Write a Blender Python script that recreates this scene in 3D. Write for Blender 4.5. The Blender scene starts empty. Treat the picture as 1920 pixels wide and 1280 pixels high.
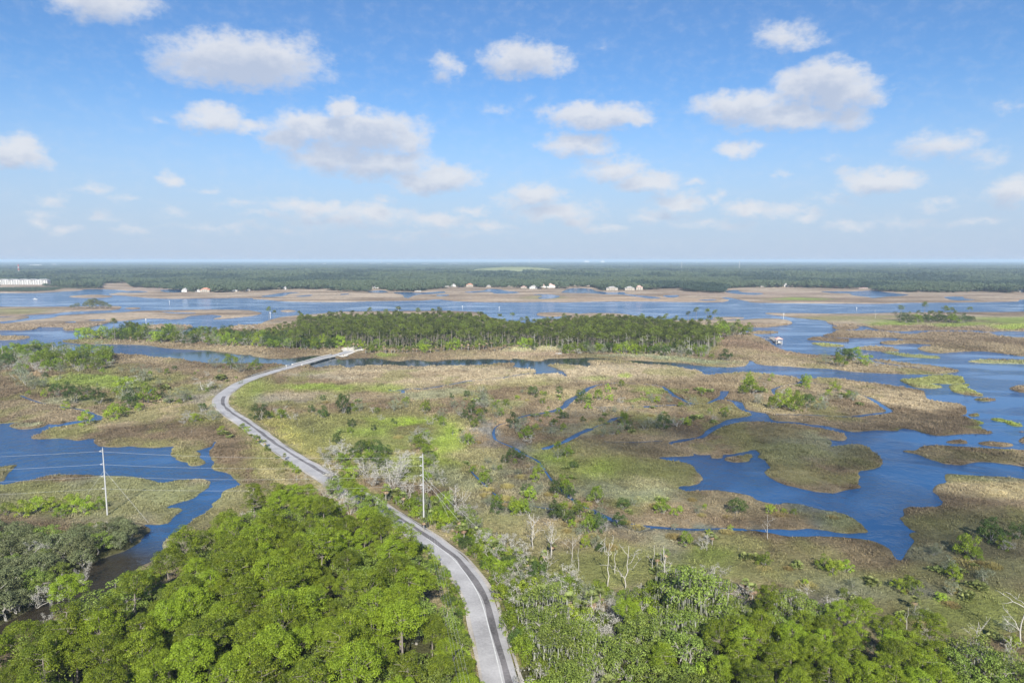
import bpy, bmesh, math, random
import numpy as np
from mathutils import Vector, Matrix, noise as mnoise
from mathutils.geometry import delaunay_2d_cdt

SC = bpy.context.scene
COL = SC.collection
rng = np.random.default_rng(7)
random.seed(7)

# ------------------------------------------------------------------ image pixels to ground
H = 85.0                       # drone height in metres
F = 1280.0                     # focal length in photo pixels (1920 wide)
PITCH = math.atan((640 - 487.0) / F)
CP, SP = math.cos(PITCH), math.sin(PITCH)

def site(x, y, z=0.0):
    """bearing (x, y) in image pixels -> point on the level plane z"""
    u = (x - 960.0) / F
    v = -(y - 640.0) / F
    dy = CP + v * SP
    dz = -SP + v * CP
    t = (z - H) / dz
    return (u * t, dy * t)

def sites(pts, z=0.0):
    return [site(x, y, z) for x, y in pts]

def image_point(X, Y, z=0.0):  # ground point back to image pixel coordinates
    d = Y * CP + (H - z) * SP
    v = Y * SP + (z - H) * CP
    return 960 + F * X / d, 640 - F * v / d

def mpp(X, Y, z=0.0):
    return (Y * CP + (H - z) * SP) / F

# ------------------------------------------------------------------ noise
def _hash(ix, iy, s):
    n = (ix.astype(np.int64) * 374761393 + iy.astype(np.int64) * 668265263 + s * 1442695041) & 0xFFFFFFFF
    n = ((n ^ (n >> 13)) * 1274126177) & 0xFFFFFFFF
    return ((n ^ (n >> 16)) & 0xFFFF) / 65535.0

def vnoise(x, y, s=0):
    x = np.asarray(x, float); y = np.asarray(y, float)
    ix = np.floor(x); iy = np.floor(y)
    fx = x - ix; fy = y - iy
    fx = fx * fx * (3 - 2 * fx); fy = fy * fy * (3 - 2 * fy)
    a = _hash(ix, iy, s); b = _hash(ix + 1, iy, s); c = _hash(ix, iy + 1, s); d = _hash(ix + 1, iy + 1, s)
    return (a * (1 - fx) + b * fx) * (1 - fy) + (c * (1 - fx) + d * fx) * fy

def fbm(x, y, s=0, o=4):
    r = 0; a = 0.5; t = 0
    for k in range(o):
        r = r + a * vnoise(x, y, s + k * 17); t += a
        x = x * 2.03 + 5.1; y = y * 2.03 + 1.7; a *= 0.5
    return r / t

# ------------------------------------------------------------------ object helpers
def tag(o, label=None, cat=None, group=None, kind=None):
    if label: o["label"] = label
    if cat: o["category"] = cat
    if group: o["group"] = group
    if kind: o["kind"] = kind
    return o

def link(name, data, parent=None, loc=(0, 0, 0), rot=(0, 0, 0), scale=(1, 1, 1)):
    o = bpy.data.objects.new(name, data)
    COL.objects.link(o)
    o.location = loc; o.rotation_euler = rot; o.scale = scale
    if parent: o.parent = parent
    return o

def np_mesh(name, verts, faces, mat=None, col=None, tint=None, smooth=False):
    """verts (n,3); faces = list of (m,k) int arrays"""
    me = bpy.data.meshes.new(name)
    verts = np.asarray(verts, np.float32)
    if not isinstance(faces, (list, tuple)): faces = [faces]
    faces = [np.asarray(f, np.int32) for f in faces if len(f)]
    me.vertices.add(len(verts)); me.vertices.foreach_set("co", verts.ravel())
    loops = np.concatenate([f.ravel() for f in faces])
    sizes = np.concatenate([np.full(len(f), f.shape[1], np.int32) for f in faces])
    starts = np.concatenate([[0], np.cumsum(sizes)[:-1]]).astype(np.int32)
    me.loops.add(len(loops)); me.loops.foreach_set("vertex_index", loops)
    me.polygons.add(len(sizes)); me.polygons.foreach_set("loop_start", starts)
    me.polygons.foreach_set("loop_total", sizes)
    if smooth: me.polygons.foreach_set("use_smooth", np.ones(len(sizes), bool))
    me.update(calc_edges=True)
    if col is not None:
        a = me.attributes.new("tone", "FLOAT_COLOR", "POINT")
        c = np.ones((len(verts), 4), np.float32); c[:, :3] = col
        a.data.foreach_set("color", c.ravel())
    if tint is not None:
        a = me.attributes.new("tint", "FLOAT", "POINT")
        a.data.foreach_set("value", np.asarray(tint, np.float32))
    if mat: me.materials.append(mat)
    return me

class MB:
    """collects simple solids into one mesh"""
    def __init__(s): s.v = []; s.f = []
    def box(s, c, size, rz=0.0):
        n = len(s.v); cx, cy, cz = c; a, b, h = [q / 2 for q in size]
        ca, sa = math.cos(rz), math.sin(rz)
        for dz in (-h, h):
            for dx, dy in ((-a, -b), (a, -b), (a, b), (-a, b)):
                s.v.append((cx + dx * ca - dy * sa, cy + dx * sa + dy * ca, cz + dz))
        for q in ((3, 2, 1, 0), (4, 5, 6, 7), (0, 1, 5, 4), (1, 2, 6, 5), (2, 3, 7, 6), (3, 0, 4, 7)):
            s.f.append([n + i for i in q])
        return s
    def hip(s, c, size, h, ridge=0.5, rz=0.0):
        n = len(s.v); cx, cy, cz = c; a, b = size[0] / 2, size[1] / 2
        ca, sa = math.cos(rz), math.sin(rz)
        pts = [(-a, -b, 0), (a, -b, 0), (a, b, 0), (-a, b, 0), (-a * ridge, 0, h), (a * ridge, 0, h)]
        for x, y, z in pts: s.v.append((cx + x * ca - y * sa, cy + x * sa + y * ca, cz + z))
        for q in ((0, 1, 5, 4), (1, 2, 5), (2, 3, 4, 5), (3, 0, 4), (3, 2, 1, 0)): s.f.append([n + i for i in q])
        return s
    def tube(s, pts, radii, sides=6, cap=True):
        pts = [Vector(p) for p in pts]; n0 = len(s.v)
        if not hasattr(radii, "__len__"): radii = [radii] * len(pts)
        for i, p in enumerate(pts):
            d = (pts[min(i + 1, len(pts) - 1)] - pts[max(i - 1, 0)])
            if d.length < 1e-6: d = Vector((0, 0, 1))
            d.normalize()
            ref = Vector((1, 0, 0)) if abs(d.x) < 0.8 else Vector((0, 1, 0))
            a = d.cross(ref).normalized(); b = d.cross(a)
            for k in range(sides):
                t = 2 * math.pi * k / sides
                s.v.append(tuple(p + (a * math.cos(t) + b * math.sin(t)) * radii[i]))
        for i in range(len(pts) - 1):
            for k in range(sides):
                k2 = (k + 1) % sides
                s.f.append([n0 + i * sides + k, n0 + i * sides + k2, n0 + (i + 1) * sides + k2, n0 + (i + 1) * sides + k])
        if cap:
            s.f.append([n0 + k for k in range(sides)][::-1])
            s.f.append([n0 + (len(pts) - 1) * sides + k for k in range(sides)])
        return s
    def mesh(s, name, mat=None, smooth=False):
        me = bpy.data.meshes.new(name)
        me.from_pydata(s.v, [], s.f); me.update()
        if mat: me.materials.append(mat)
        if smooth: me.polygons.foreach_set("use_smooth", np.ones(len(me.polygons), bool))
        return me
    def build(s, name, mat=None, parent=None, loc=(0, 0, 0), rot=(0, 0, 0), smooth=False):
        return link(name, s.mesh(name, mat, smooth), parent, loc, rot)

def empty(name, loc, rz=0.0, scale=1.0):
    o = bpy.data.objects.new(name, None); COL.objects.link(o)
    o.location = loc; o.rotation_euler = (0, 0, rz)
    o.scale = (scale, scale, scale) if not hasattr(scale, "__len__") else scale
    o.empty_display_size = 0.5
    return o

# ------------------------------------------------------------------ materials
def new_mat(name):
    m = bpy.data.materials.new(name); m.use_nodes = True
    nt = m.node_tree; nt.nodes.clear()
    out = nt.nodes.new("ShaderNodeOutputMaterial")
    return m, nt, out

def N(nt, t, **kw):
    n = nt.nodes.new(t)
    for k, v in kw.items():
        if k.startswith("i_"):
            n.inputs[k[2:].replace("_", " ")].default_value = v
        else: setattr(n, k, v)
    return n

def surf(name, c, rough=0.8, var=0.25, scale=1.5, metal=0.0, bump=0.0, spec=0.3):
    """plain weathered surface: base colour broken up by two scales of noise"""
    m, nt, out = new_mat(name); L = nt.links.new
    b = N(nt, "ShaderNodeBsdfPrincipled"); b.inputs["Roughness"].default_value = rough
    b.inputs["Metallic"].default_value = metal; b.inputs["Specular IOR Level"].default_value = spec
    tc = N(nt, "ShaderNodeTexCoord")
    n1 = N(nt, "ShaderNodeTexNoise"); n1.inputs["Scale"].default_value = scale; n1.inputs["Detail"].default_value = 5
    L(tc.outputs["Object"], n1.inputs["Vector"])
    mx = N(nt, "ShaderNodeMix", data_type="RGBA")
    mx.inputs["A"].default_value = (*[q * (1 - var) for q in c], 1)
    mx.inputs["B"].default_value = (*[min(1, q * (1 + var)) for q in c], 1)
    L(n1.outputs["Fac"], mx.inputs["Factor"]); L(mx.outputs["Result"], b.inputs["Base Color"])
    if bump:
        bp = N(nt, "ShaderNodeBump"); bp.inputs["Strength"].default_value = bump
        L(n1.outputs["Fac"], bp.inputs["Height"]); L(bp.outputs["Normal"], b.inputs["Normal"])
    L(b.outputs["BSDF"], out.inputs["Surface"])
    return m

def leaf_mat(name, dark, light, trans=0.16, rough=0.55, hue=0.5):
    """foliage: tone runs with the 'tint' each leaf carries, shifted a little from tree to tree"""
    m, nt, out = new_mat(name); L = nt.links.new
    at = N(nt, "ShaderNodeAttribute"); at.attribute_name = "tint"
    oi = N(nt, "ShaderNodeObjectInfo")
    add = N(nt, "ShaderNodeMath", operation="MULTIPLY_ADD"); add.inputs[1].default_value = hue; add.inputs[2].default_value = -hue * 0.5
    L(oi.outputs["Random"], add.inputs[0])
    s = N(nt, "ShaderNodeMath", operation="ADD", use_clamp=True)
    L(at.outputs["Fac"], s.inputs[0]); L(add.outputs[0], s.inputs[1])
    mx = N(nt, "ShaderNodeMix", data_type="RGBA")
    mx.inputs["A"].default_value = (*dark, 1); mx.inputs["B"].default_value = (*light, 1)
    L(s.outputs[0], mx.inputs["Factor"])
    hs = N(nt, "ShaderNodeHueSaturation")
    h2 = N(nt, "ShaderNodeMath", operation="MULTIPLY_ADD"); h2.inputs[1].default_value = 0.03; h2.inputs[2].default_value = 0.482
    L(oi.outputs["Random"], h2.inputs[0]); L(h2.outputs[0], hs.inputs["Hue"])
    L(mx.outputs["Result"], hs.inputs["Color"])
    b = N(nt, "ShaderNodeBsdfPrincipled"); b.inputs["Roughness"].default_value = rough
    b.inputs["Specular IOR Level"].default_value = 0.25
    t = N(nt, "ShaderNodeBsdfTranslucent")
    ms = N(nt, "ShaderNodeMixShader"); ms.inputs[0].default_value = trans
    L(hs.outputs["Color"], b.inputs["Base Color"]); L(hs.outputs["Color"], t.inputs["Color"])
    L(b.outputs["BSDF"], ms.inputs[1]); L(t.outputs["BSDF"], ms.inputs[2]); L(ms.outputs[0], out.inputs["Surface"])
    return m

MAT = {}
MAT["pine"] = leaf_mat("pine_needles", (0.060, 0.098, 0.008), (0.255, 0.330, 0.020), trans=.20, hue=.75)
MAT["pine_far"] = leaf_mat("island_pine_needles", (0.038, 0.056, 0.012), (0.165, 0.20, 0.03), hue=.9)
MAT["oak"] = leaf_mat("live_oak_leaves", (0.068, 0.105, 0.018), (0.245, 0.315, 0.055))
MAT["oak_far"] = leaf_mat("grove_oak_leaves", (0.075, 0.092, 0.038), (0.20, 0.225, 0.10))
MAT["shrub"] = leaf_mat("shrub_leaves", (0.050, 0.088, 0.009), (0.210, 0.285, 0.022))
MAT["myrtle"] = leaf_mat("dark_shrub_leaves", (0.022, 0.045, 0.010), (0.085, 0.13, 0.026))
MAT["bright"] = leaf_mat("yellow_green_leaves", (0.13, 0.20, 0.015), (0.32, 0.42, 0.035))
MAT["grey"] = leaf_mat("grey_green_leaves", (0.10, 0.12, 0.065), (0.27, 0.29, 0.19))
MAT["palm"] = leaf_mat("palm_fronds", (0.09, 0.12, 0.035), (0.27, 0.31, 0.09))
MAT["frond_dry"] = leaf_mat("dry_fronds", (0.20, 0.14, 0.08), (0.40, 0.30, 0.18), trans=0.1)
MAT["moss"] = leaf_mat("hanging_moss", (0.17, 0.175, 0.135), (0.35, 0.35, 0.29), trans=0.15)
MAT["pale"] = leaf_mat("bleached_twigs", (0.22, 0.21, 0.175), (0.44, 0.425, 0.37), trans=0.05)
MAT["tussock"] = leaf_mat("tussock_blades", (0.15, 0.125, 0.04), (0.36, 0.30, 0.12), trans=0.15)
MAT["bark"] = surf("pine_bark", (0.22, 0.19, 0.16), 0.9, 0.35, 2.0)
MAT["bark_grey"] = surf("grey_bark", (0.26, 0.245, 0.215), 0.9, 0.35, 2.0)
MAT["bark_pine"] = surf("island_pine_bark", (0.20, 0.18, 0.15), 0.9, 0.35, 1.0)
MAT["bleached"] = surf("bleached_wood", (0.42, 0.395, 0.35), 0.8, 0.3, 1.5)
MAT["farleaf"] = leaf_mat("far_woods_leaves", (0.050, 0.078, 0.045), (0.12, 0.155, 0.085), hue=0.35)
MAT["farleaf_dark"] = leaf_mat("far_woods_shade_leaves", (0.022, 0.044, 0.032), (0.062, 0.092, 0.058), hue=0.35)  # darker leaf copy: patches of cloud shade put into the colour
# ------------------------------------------------------------------ shorelines (image pixel coordinates), painted in order: 1 land, 0 water
LAND, WATER = 1, 0
SHORES = [
 (LAND, [(-160,550),(-60,549.5),(0,549),(60,549),(100,547.5),(125,546),(150,545),(168,542),(215,543),(235,546),(215,550),(203,552),(240,555),(262,557),(320,560),(400,559),(470,558.5),(478,560.5),(490,561),(520,564),(560,565.5),(640,566),(700,564.5),(740,564),(795,563),(812,561.5),(823,561),(840,563),(870,565),(900,566),(960,566.5),(1020,566),(1060,566.5),(1090,566),(1130,565),(1200,565),(1280,566),(1350,566.5),(1362,565),(1368,562.5),(1358,560),(1352,557.5),(1362,557),(1378,560),(1400,564),(1415,567),(1470,568),(1530,568.5),(1600,569),(1660,569),(1700,567.5),(1780,567),(1860,566),(1903,565),(1912,562),(1935,561),(2080,560),(2080,518),(-160,518)]),
 (WATER, [(300,544),(330,542.5),(345,545),(342,548),(312,548)]),
 (WATER, [(225,546),(255,545),(280,546.5),(268,548.5),(240,549)]),
 (WATER, [(490,556),(505,553),(530,549),(545,547.5),(560,548.5),(545,551),(530,555),(510,557)]),
 (WATER, [(556,555),(585,552.5),(582,555),(565,556.5)]),
 (WATER, [(640,551),(655,550),(653,552),(640,553)]),
 (WATER, [(690,547.5),(712,544),(727,547),(715,549)]),
 (WATER, [(738,548),(760,547),(790,548.5),(830,546),(834,549),(815,551),(790,552),(772,556),(765,559),(757,557),(752,552),(740,550)]),
 (WATER, [(820,552.5),(842,552),(838,555),(822,555.5)]),
 (WATER, [(870,547),(905,544.5),(915,541.5),(935,542),(950,545),(976,548),(955,550.5),(930,550.5),(915,547.5),(880,549)]),
 (WATER, [(1000,552),(1030,551.5),(1048,555),(1040,559),(1018,560.5),(1010,558),(1018,555)]),
 (WATER, [(1063,542),(1080,540),(1105,541),(1120,545.5),(1140,547.5),(1168,547.5),(1174,551),(1190,552.5),(1225,556),(1237,559),(1215,559.5),(1190,556),(1165,552.5),(1140,552),(1100,549.5),(1080,549.5),(1053,548.5)]),
 (WATER, [(1245,554),(1270,553),(1274,556),(1256,558)]),
 (WATER, [(1360,546),(1380,543.5),(1396,548),(1425,549),(1431,551),(1415,553),(1390,552),(1365,548.5)]),
 (WATER, [(1308,562),(1335,560.5),(1345,562),(1325,564)]),
 (WATER, [(1535,546.5),(1570,546),(1600,546),(1640,544),(1655,547),(1700,552),(1690,555),(1660,556.5),(1640,559),(1625,557),(1600,554),(1590,550),(1560,549.5)]),
 (WATER, [(1770,556.5),(1785,555.5),(1805,556),(1812,560),(1832,562),(1800,563.5),(1780,562)]),
 (LAND, [(130,556),(150,553.5),(185,552.5),(210,556),(190,558),(150,558)]),
 # middle-distance islands on the left
 (LAND, [(-160,574),(0,575),(60,575.5),(130,575),(215,574),(224,578),(210,581),(150,583),(120,585),(100,588),(60,590),(40,592),(0,593.5),(-160,594)]),
 (LAND, [(-160,596),(0,595.2),(40,592.5),(52,594),(45,597),(20,601),(0,602.5),(-160,604)]),
 (LAND, [(-160,609),(0,607),(30,604),(70,599),(100,595.5),(112,592),(140,590),(190,587.5),(235,585.5),(262,583),(330,581.5),(400,580.5),(440,581),(470,582),(490,587),(475,592),(455,594),(430,596.5),(412,598),(400,598),(415,594),(410,591),(395,590),(360,592),(345,597),(320,598.5),(305,597),(270,597),(245,600),(215,602),(195,607),(170,613),(150,618),(132,620),(118,617),(125,614),(75,613),(65,617),(40,619.5),(0,619),(-160,620)]),
 (WATER, [(167,599.5),(180,598.5),(197,598.5),(195,601),(178,602)]),
 (WATER, [(122,603.5),(142,602),(140,605),(126,605)]),
 (WATER, [(300,583.5),(330,585.2),(364,586),(360,588),(330,588),(310,586)]),
 (LAND, [(-160,629),(0,630),(40,630),(54,632),(40,636),(0,638),(-160,640)]),
 (LAND, [(24,653),(45,648),(65,646.5),(74,648),(60,651),(35,653)]),
 (LAND, [(236,578),(250,576.5),(264,578),(250,579.5)]),
 (LAND, [(528,583),(540,581),(555,583),(540,585)]),
 (LAND, [(262,612),(285,609.5),(330,609.5),(360,611.5),(352,617),(335,621),(318,621),(300,619),(280,618),(268,619)]),
 # wooded island
 (LAND, [(118,640),(150,636),(190,631),(250,629),(300,628),(340,627),(380,625),(420,617),(440,612),(480,609),(530,594.5),(600,588),(640,584.5),(700,583.5),(760,583),(850,583),(898,586),(930,598),(980,606),(1012,604),(1040,599),(1060,596),(1080,590),(1110,587),(1160,588),(1195,593),(1230,600),(1300,600),(1335,599),(1380,600),(1420,597.5),(1455,597.5),(1475,600),(1484,606),(1470,610),(1440,613),(1395,614),(1400,618),(1395,622),(1410,627),(1425,633),(1440,642),(1450,648),(1470,657),(1500,663),(1540,666),(1590,668),(1625,677),(1650,682),(1690,687),(1725,690),(1745,691),(1780,693.5),(1796,696),(1785,698.5),(1760,701),(1700,701),(1640,699),(1600,697),(1560,692),(1520,690),(1480,687),(1440,685),(1420,682),(1412,677),(1405,675.5),(1403,681),(1392,687),(1360,688),(1330,687),(1300,684),(1285,681),(1240,678),(1180,675),(1150,673),(1100,670),(1075,671),(1030,672),(1010,676),(985,674),(960,671),(955,674),(920,672.5),(880,673),(840,674),(810,677),(790,675),(770,674),(750,677),(735,676),(700,670.5),(660,672),(640,674),(625,669),(610,668),(590,666),(575,667),(548,671),(530,672),(500,671),(475,668),(470,665),(450,664),(430,661),(400,658),(372,656),(345,655),(320,653.5),(305,652),(290,650),(270,647),(240,645.5),(200,645),(160,645),(135,643)]),
 (LAND, [(1634,674),(1660,675.5),(1700,681),(1750,686),(1792,693),(1796,696),(1760,692),(1725,688.5),(1690,684.5),(1655,679.5)]),
 (LAND, [(1008,590),(1015,586.5),(1040,585.5),(1070,587),(1085,589),(1060,592),(1030,593.5)]),
 (LAND, [(1335,597),(1345,594.5),(1390,595),(1392,597.5),(1350,598.3)]),
 (LAND, [(1402,622.3),(1430,620.8),(1462,623),(1440,625),(1410,625.3)]),
 # marshes on the right
 (LAND, [(1438,587),(1500,587.5),(1600,588),(1700,586),(1860,585),(2080,585),(2080,623),(1920,621),(1880,620.5),(1850,622),(1830,619.5),(1790,619),(1720,619.5),(1690,621),(1665,620),(1640,617),(1625,612),(1605,611),(1585,610.3),(1565,610),(1552,606),(1545,601),(1520,598),(1480,594),(1455,591)]),
 (LAND, [(1560,613.5),(1590,611.5),(1612,613.5),(1600,617),(1572,617.5)]),
 (LAND, [(1543,629.5),(1560,624),(1575,620),(1600,621),(1625,619.8),(1650,620.8),(1675,624),(1700,627.5),(1712,626.5),(1740,623),(1780,622),(1820,623),(1850,624.5),(1875,630),(1920,634),(2080,636),(2080,673),(1920,667.5),(1880,663),(1850,659),(1815,659),(1780,661),(1765,662),(1740,660),(1722,654),(1728,651),(1750,648),(1745,646),(1700,644),(1680,646),(1653,644),(1653,641),(1670,639.5),(1705,638.3),(1742,640.5),(1744,638.5),(1690,635.5),(1670,633),(1640,633),(1600,633.5),(1565,632)]),
 (LAND, [(1515,636.5),(1525,632.5),(1545,632),(1570,634),(1592,638),(1585,640.5),(1560,640.3),(1532,638.5)]),
 (LAND, [(1522,643.5),(1540,643),(1565,646),(1580,649),(1550,650),(1530,646.5)]),
 (LAND, [(1602,652.5),(1640,649),(1670,652),(1686,657),(1670,659),(1635,657.5)]),
 (LAND, [(1652,659.5),(1700,664),(1755,668.5),(1761,671.5),(1730,671),(1690,667.5)]),
 (LAND, [(1815,677.5),(1840,674),(1880,674),(1920,675),(2080,676),(2080,685),(1920,682),(1870,681.5),(1830,680)]),
 (LAND, [(1690,712),(1705,711),(1730,708),(1755,704),(1780,704),(1800,707),(1808,714),(1805,718),(1780,720),(1745,718.5),(1742,721),(1755,722),(1767,726),(1750,728),(1738,728),(1715,726),(1702,720)]),
 (LAND, [(1780,722.5),(1795,720.5),(1818,721),(1812,727),(1825,732),(1844,742),(1825,742),(1800,738),(1785,733)]),
 (LAND, [(1825,748.5),(1850,746.5),(1868,750),(1845,752)]),
 (LAND, [(1892,728),(1905,724),(1925,723),(2020,724),(2020,738),(1920,736),(1905,733)]),
 # the near marsh, one big piece, with the bays and creeks cut out of it
 (LAND, [(-200,650),(0,658),(30,661),(110,663),(200,662),(240,665),(270,665.5),(285,669),(320,671),(345,674),(370,679),(400,681),(440,681.5),(480,682),(510,682),(530,684),(534,687),(522,691),(500,697),(478,702),(455,709),(464,711),(490,703),(512,697),(532,691),(552,685.5),(565,682),(578,683),(586,688),(600,689),(625,685.5),(640,686),(652,690),(667,687),(700,685),(740,685),(770,687),(800,687),(840,685),(880,685),(920,683),(945,680.5),(962,682),(958,688),(975,690),(996,692),(1003,697),(1000,702),(1040,701),(1062,705.5),(1058,698),(1045,690),(1028,685),(1040,683),(1070,684),(1102,687.5),(1108,681),(1101,678),(1110,675),(1135,675),(1170,676),(1190,681),(1230,684),(1260,686),(1280,690),(1300,694),(1315,697),(1322,704),(1340,702),(1375,700),(1400,698),(1430,701),(1460,704),(1490,708),(1500,712),(1530,709),(1560,709),(1600,714),(1660,722),(1700,728),(1728,733),(1732,740),(1740,750),(1790,756),(1805,761),(1813,770),(1810,776),(1795,779),(1812,781),(1823,787),(1843,792),(1833,798),(1845,806),(1862,811),(2200,812),(2500,1600),(-600,1600)]),
 # left bay and the creek behind the trees
 (WATER, [(-200,795),(0,793.5),(30,791),(46,788),(30,794),(20,798),(40,804),(60,803.5),(80,800),(92,794),(110,795),(130,790),(160,787),(176,782),(171,777),(160,774),(170,772),(182,777),(194,781),(192,786),(185,789),(165,790),(140,795),(125,798),(100,802),(85,808),(70,816),(60,821),(75,823),(110,821),(130,823),(145,826),(165,822),(178,823),(178,829),(190,836),(215,838),(245,836),(265,838),(290,839),(318,836),(330,837),(322,845),(323,852),(332,858),(335,862),(355,866),(357,872),(374,872),(382,868),(380,863),(372,858),(375,850),(365,845),(385,840),(400,834),(405,828),(402,836),(398,842),(393,848),(398,856),(403,868),(398,877),(405,881),(420,885),(435,890),(440,897),(454,908),(442,913),(423,920),(420,926),(400,945),(398,952),(385,962),(370,972),(360,980),(343,992),(328,1003),(310,1015),(309,1025),(314,1038),(290,1052),(262,1064),(243,1080),(228,1096),(212,1118),(195,1142),(170,1150),(150,1138),(120,1142),(95,1158),(62,1178),(30,1195),(0,1208),(-200,1300),(-200,1265),(0,1170),(30,1155),(62,1135),(100,1112),(138,1092),(155,1075),(172,1056),(205,1040),(228,1034),(255,1020),(270,1003),(278,994),(262,984),(252,979),(285,982),(300,982),(312,980),(320,972),(327,965),(340,955),(334,953),(316,954.5),(311,951),(330,943),(355,935),(380,920),(393,908),(391,902),(375,899),(340,900),(305,906),(280,900),(262,897),(235,894),(200,893),(180,892),(140,891),(115,890),(90,893),(65,899),(40,903),(0,910),(-200,918)]),
 (LAND, [(-200,882),(0,876),(18,873),(30,872),(20,880),(8,895),(0,902),(-200,912)]),
 (LAND, [(70,815),(80,812.5),(92,812),(84,815.5)]),
 # right bay with pond and main creek
 (WATER, [(1253,829),(1270,824),(1300,820),(1315,813),(1318,808),(1335,799),(1350,793),(1360,788),(1375,784),(1400,780),(1408,777),(1395,772),(1385,768),(1378,762),(1374,755),(1360,750),(1348,750),(1330,757),(1318,757),(1335,749),(1348,741),(1350,733),(1366,733),(1362,742),(1358,748),(1380,751),(1392,754),(1398,762),(1402,768),(1420,772),(1440,776),(1446,784),(1460,789),(1490,791),(1520,795),(1545,797),(1570,803),(1600,809),(1640,806),(1680,807),(1693,803),(1715,806),(1730,811),(1755,816),(1790,814),(1820,812),(1850,813),(1860,810.5),(2220,810),(2260,895),(1920,899),(1880,895),(1840,893),(1800,891),(1775,890),(1772,897),(1775,904),(1760,909),(1750,916),(1752,922),(1762,930),(1766,938),(1769,946),(1755,951),(1735,952),(1705,952),(1697,956),(1695,968),(1690,973),(1700,984),(1712,993),(1720,997),(1707,1001),(1716,1012),(1718,1018),(1707,1028),(1695,1046),(1688,1052),(1678,1050),(1668,1033),(1655,1024),(1635,1015),(1615,1012),(1580,1008),(1540,1007),(1500,1007),(1470,1005),(1440,1000),(1420,997),(1400,995),(1400,991),(1440,991),(1480,992),(1520,991),(1545,993),(1560,996),(1590,999),(1622,998),(1625,994),(1605,977),(1585,966),(1560,960),(1540,957),(1500,947),(1470,945),(1455,947),(1425,940),(1405,930),(1380,926),(1347,920),(1300,921),(1285,921),(1270,916),(1275,911),(1300,908),(1315,900),(1313,893),(1305,884),(1298,874),(1285,869),(1265,866),(1250,863),(1236,860),(1235,857),(1255,856),(1280,855),(1298,853),(1298,850),(1285,845),(1270,838),(1257,834)]),
 (LAND, [(1262,832),(1280,829),(1300,824),(1318,821),(1330,814),(1345,805),(1365,798),(1385,792),(1400,791),(1425,791),(1450,793),(1475,794),(1500,797),(1520,800),(1540,803),(1560,808),(1580,814),(1587,820),(1582,826),(1562,825),(1550,822),(1557,829),(1553,837),(1570,837),(1595,833),(1615,834),(1630,842),(1640,850),(1650,860),(1654,868),(1640,877),(1625,880),(1611,881),(1608,886),(1612,894),(1606,901),(1607,908),(1612,914),(1590,917),(1575,922),(1560,924),(1530,921),(1510,917),(1490,912),(1465,905),(1450,897),(1437,888),(1436,882),(1445,877),(1444,872),(1435,862),(1422,857),(1425,851),(1418,843),(1400,845),(1385,848),(1375,851),(1355,852),(1350,858),(1337,858),(1335,852),(1310,852),(1300,849),(1280,841),(1268,835)]),
 (LAND, [(1361,860),(1375,856),(1390,855),(1402,852),(1408,856),(1404,862),(1390,866),(1370,865)]),
 (LAND, [(1697,846),(1715,846),(1730,838),(1750,835),(1790,837),(1830,840),(1870,842),(1925,845),(2200,849),(2200,882),(1920,874),(1890,870),(1860,866),(1830,866),(1815,870),(1795,871),(1770,869),(1755,864),(1740,858),(1720,851)]),
 (LAND, [(1776,829),(1790,825),(1812,827),(1812,831),(1785,831)]),
 (LAND, [(1836,831),(1850,828),(1890,831),(1899,835),(1880,837),(1850,834.5)]),
 (LAND, [(1815,777),(1830,775),(1836,779),(1822,781)]),
 (LAND, [(1858,785),(1870,784),(1890,789),(1905,793),(1919,799),(1900,798),(1880,791),(1865,789)]),
 (LAND, [(1912,825),(1925,818),(1970,822),(1960,833),(1918,830)]),
]
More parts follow.
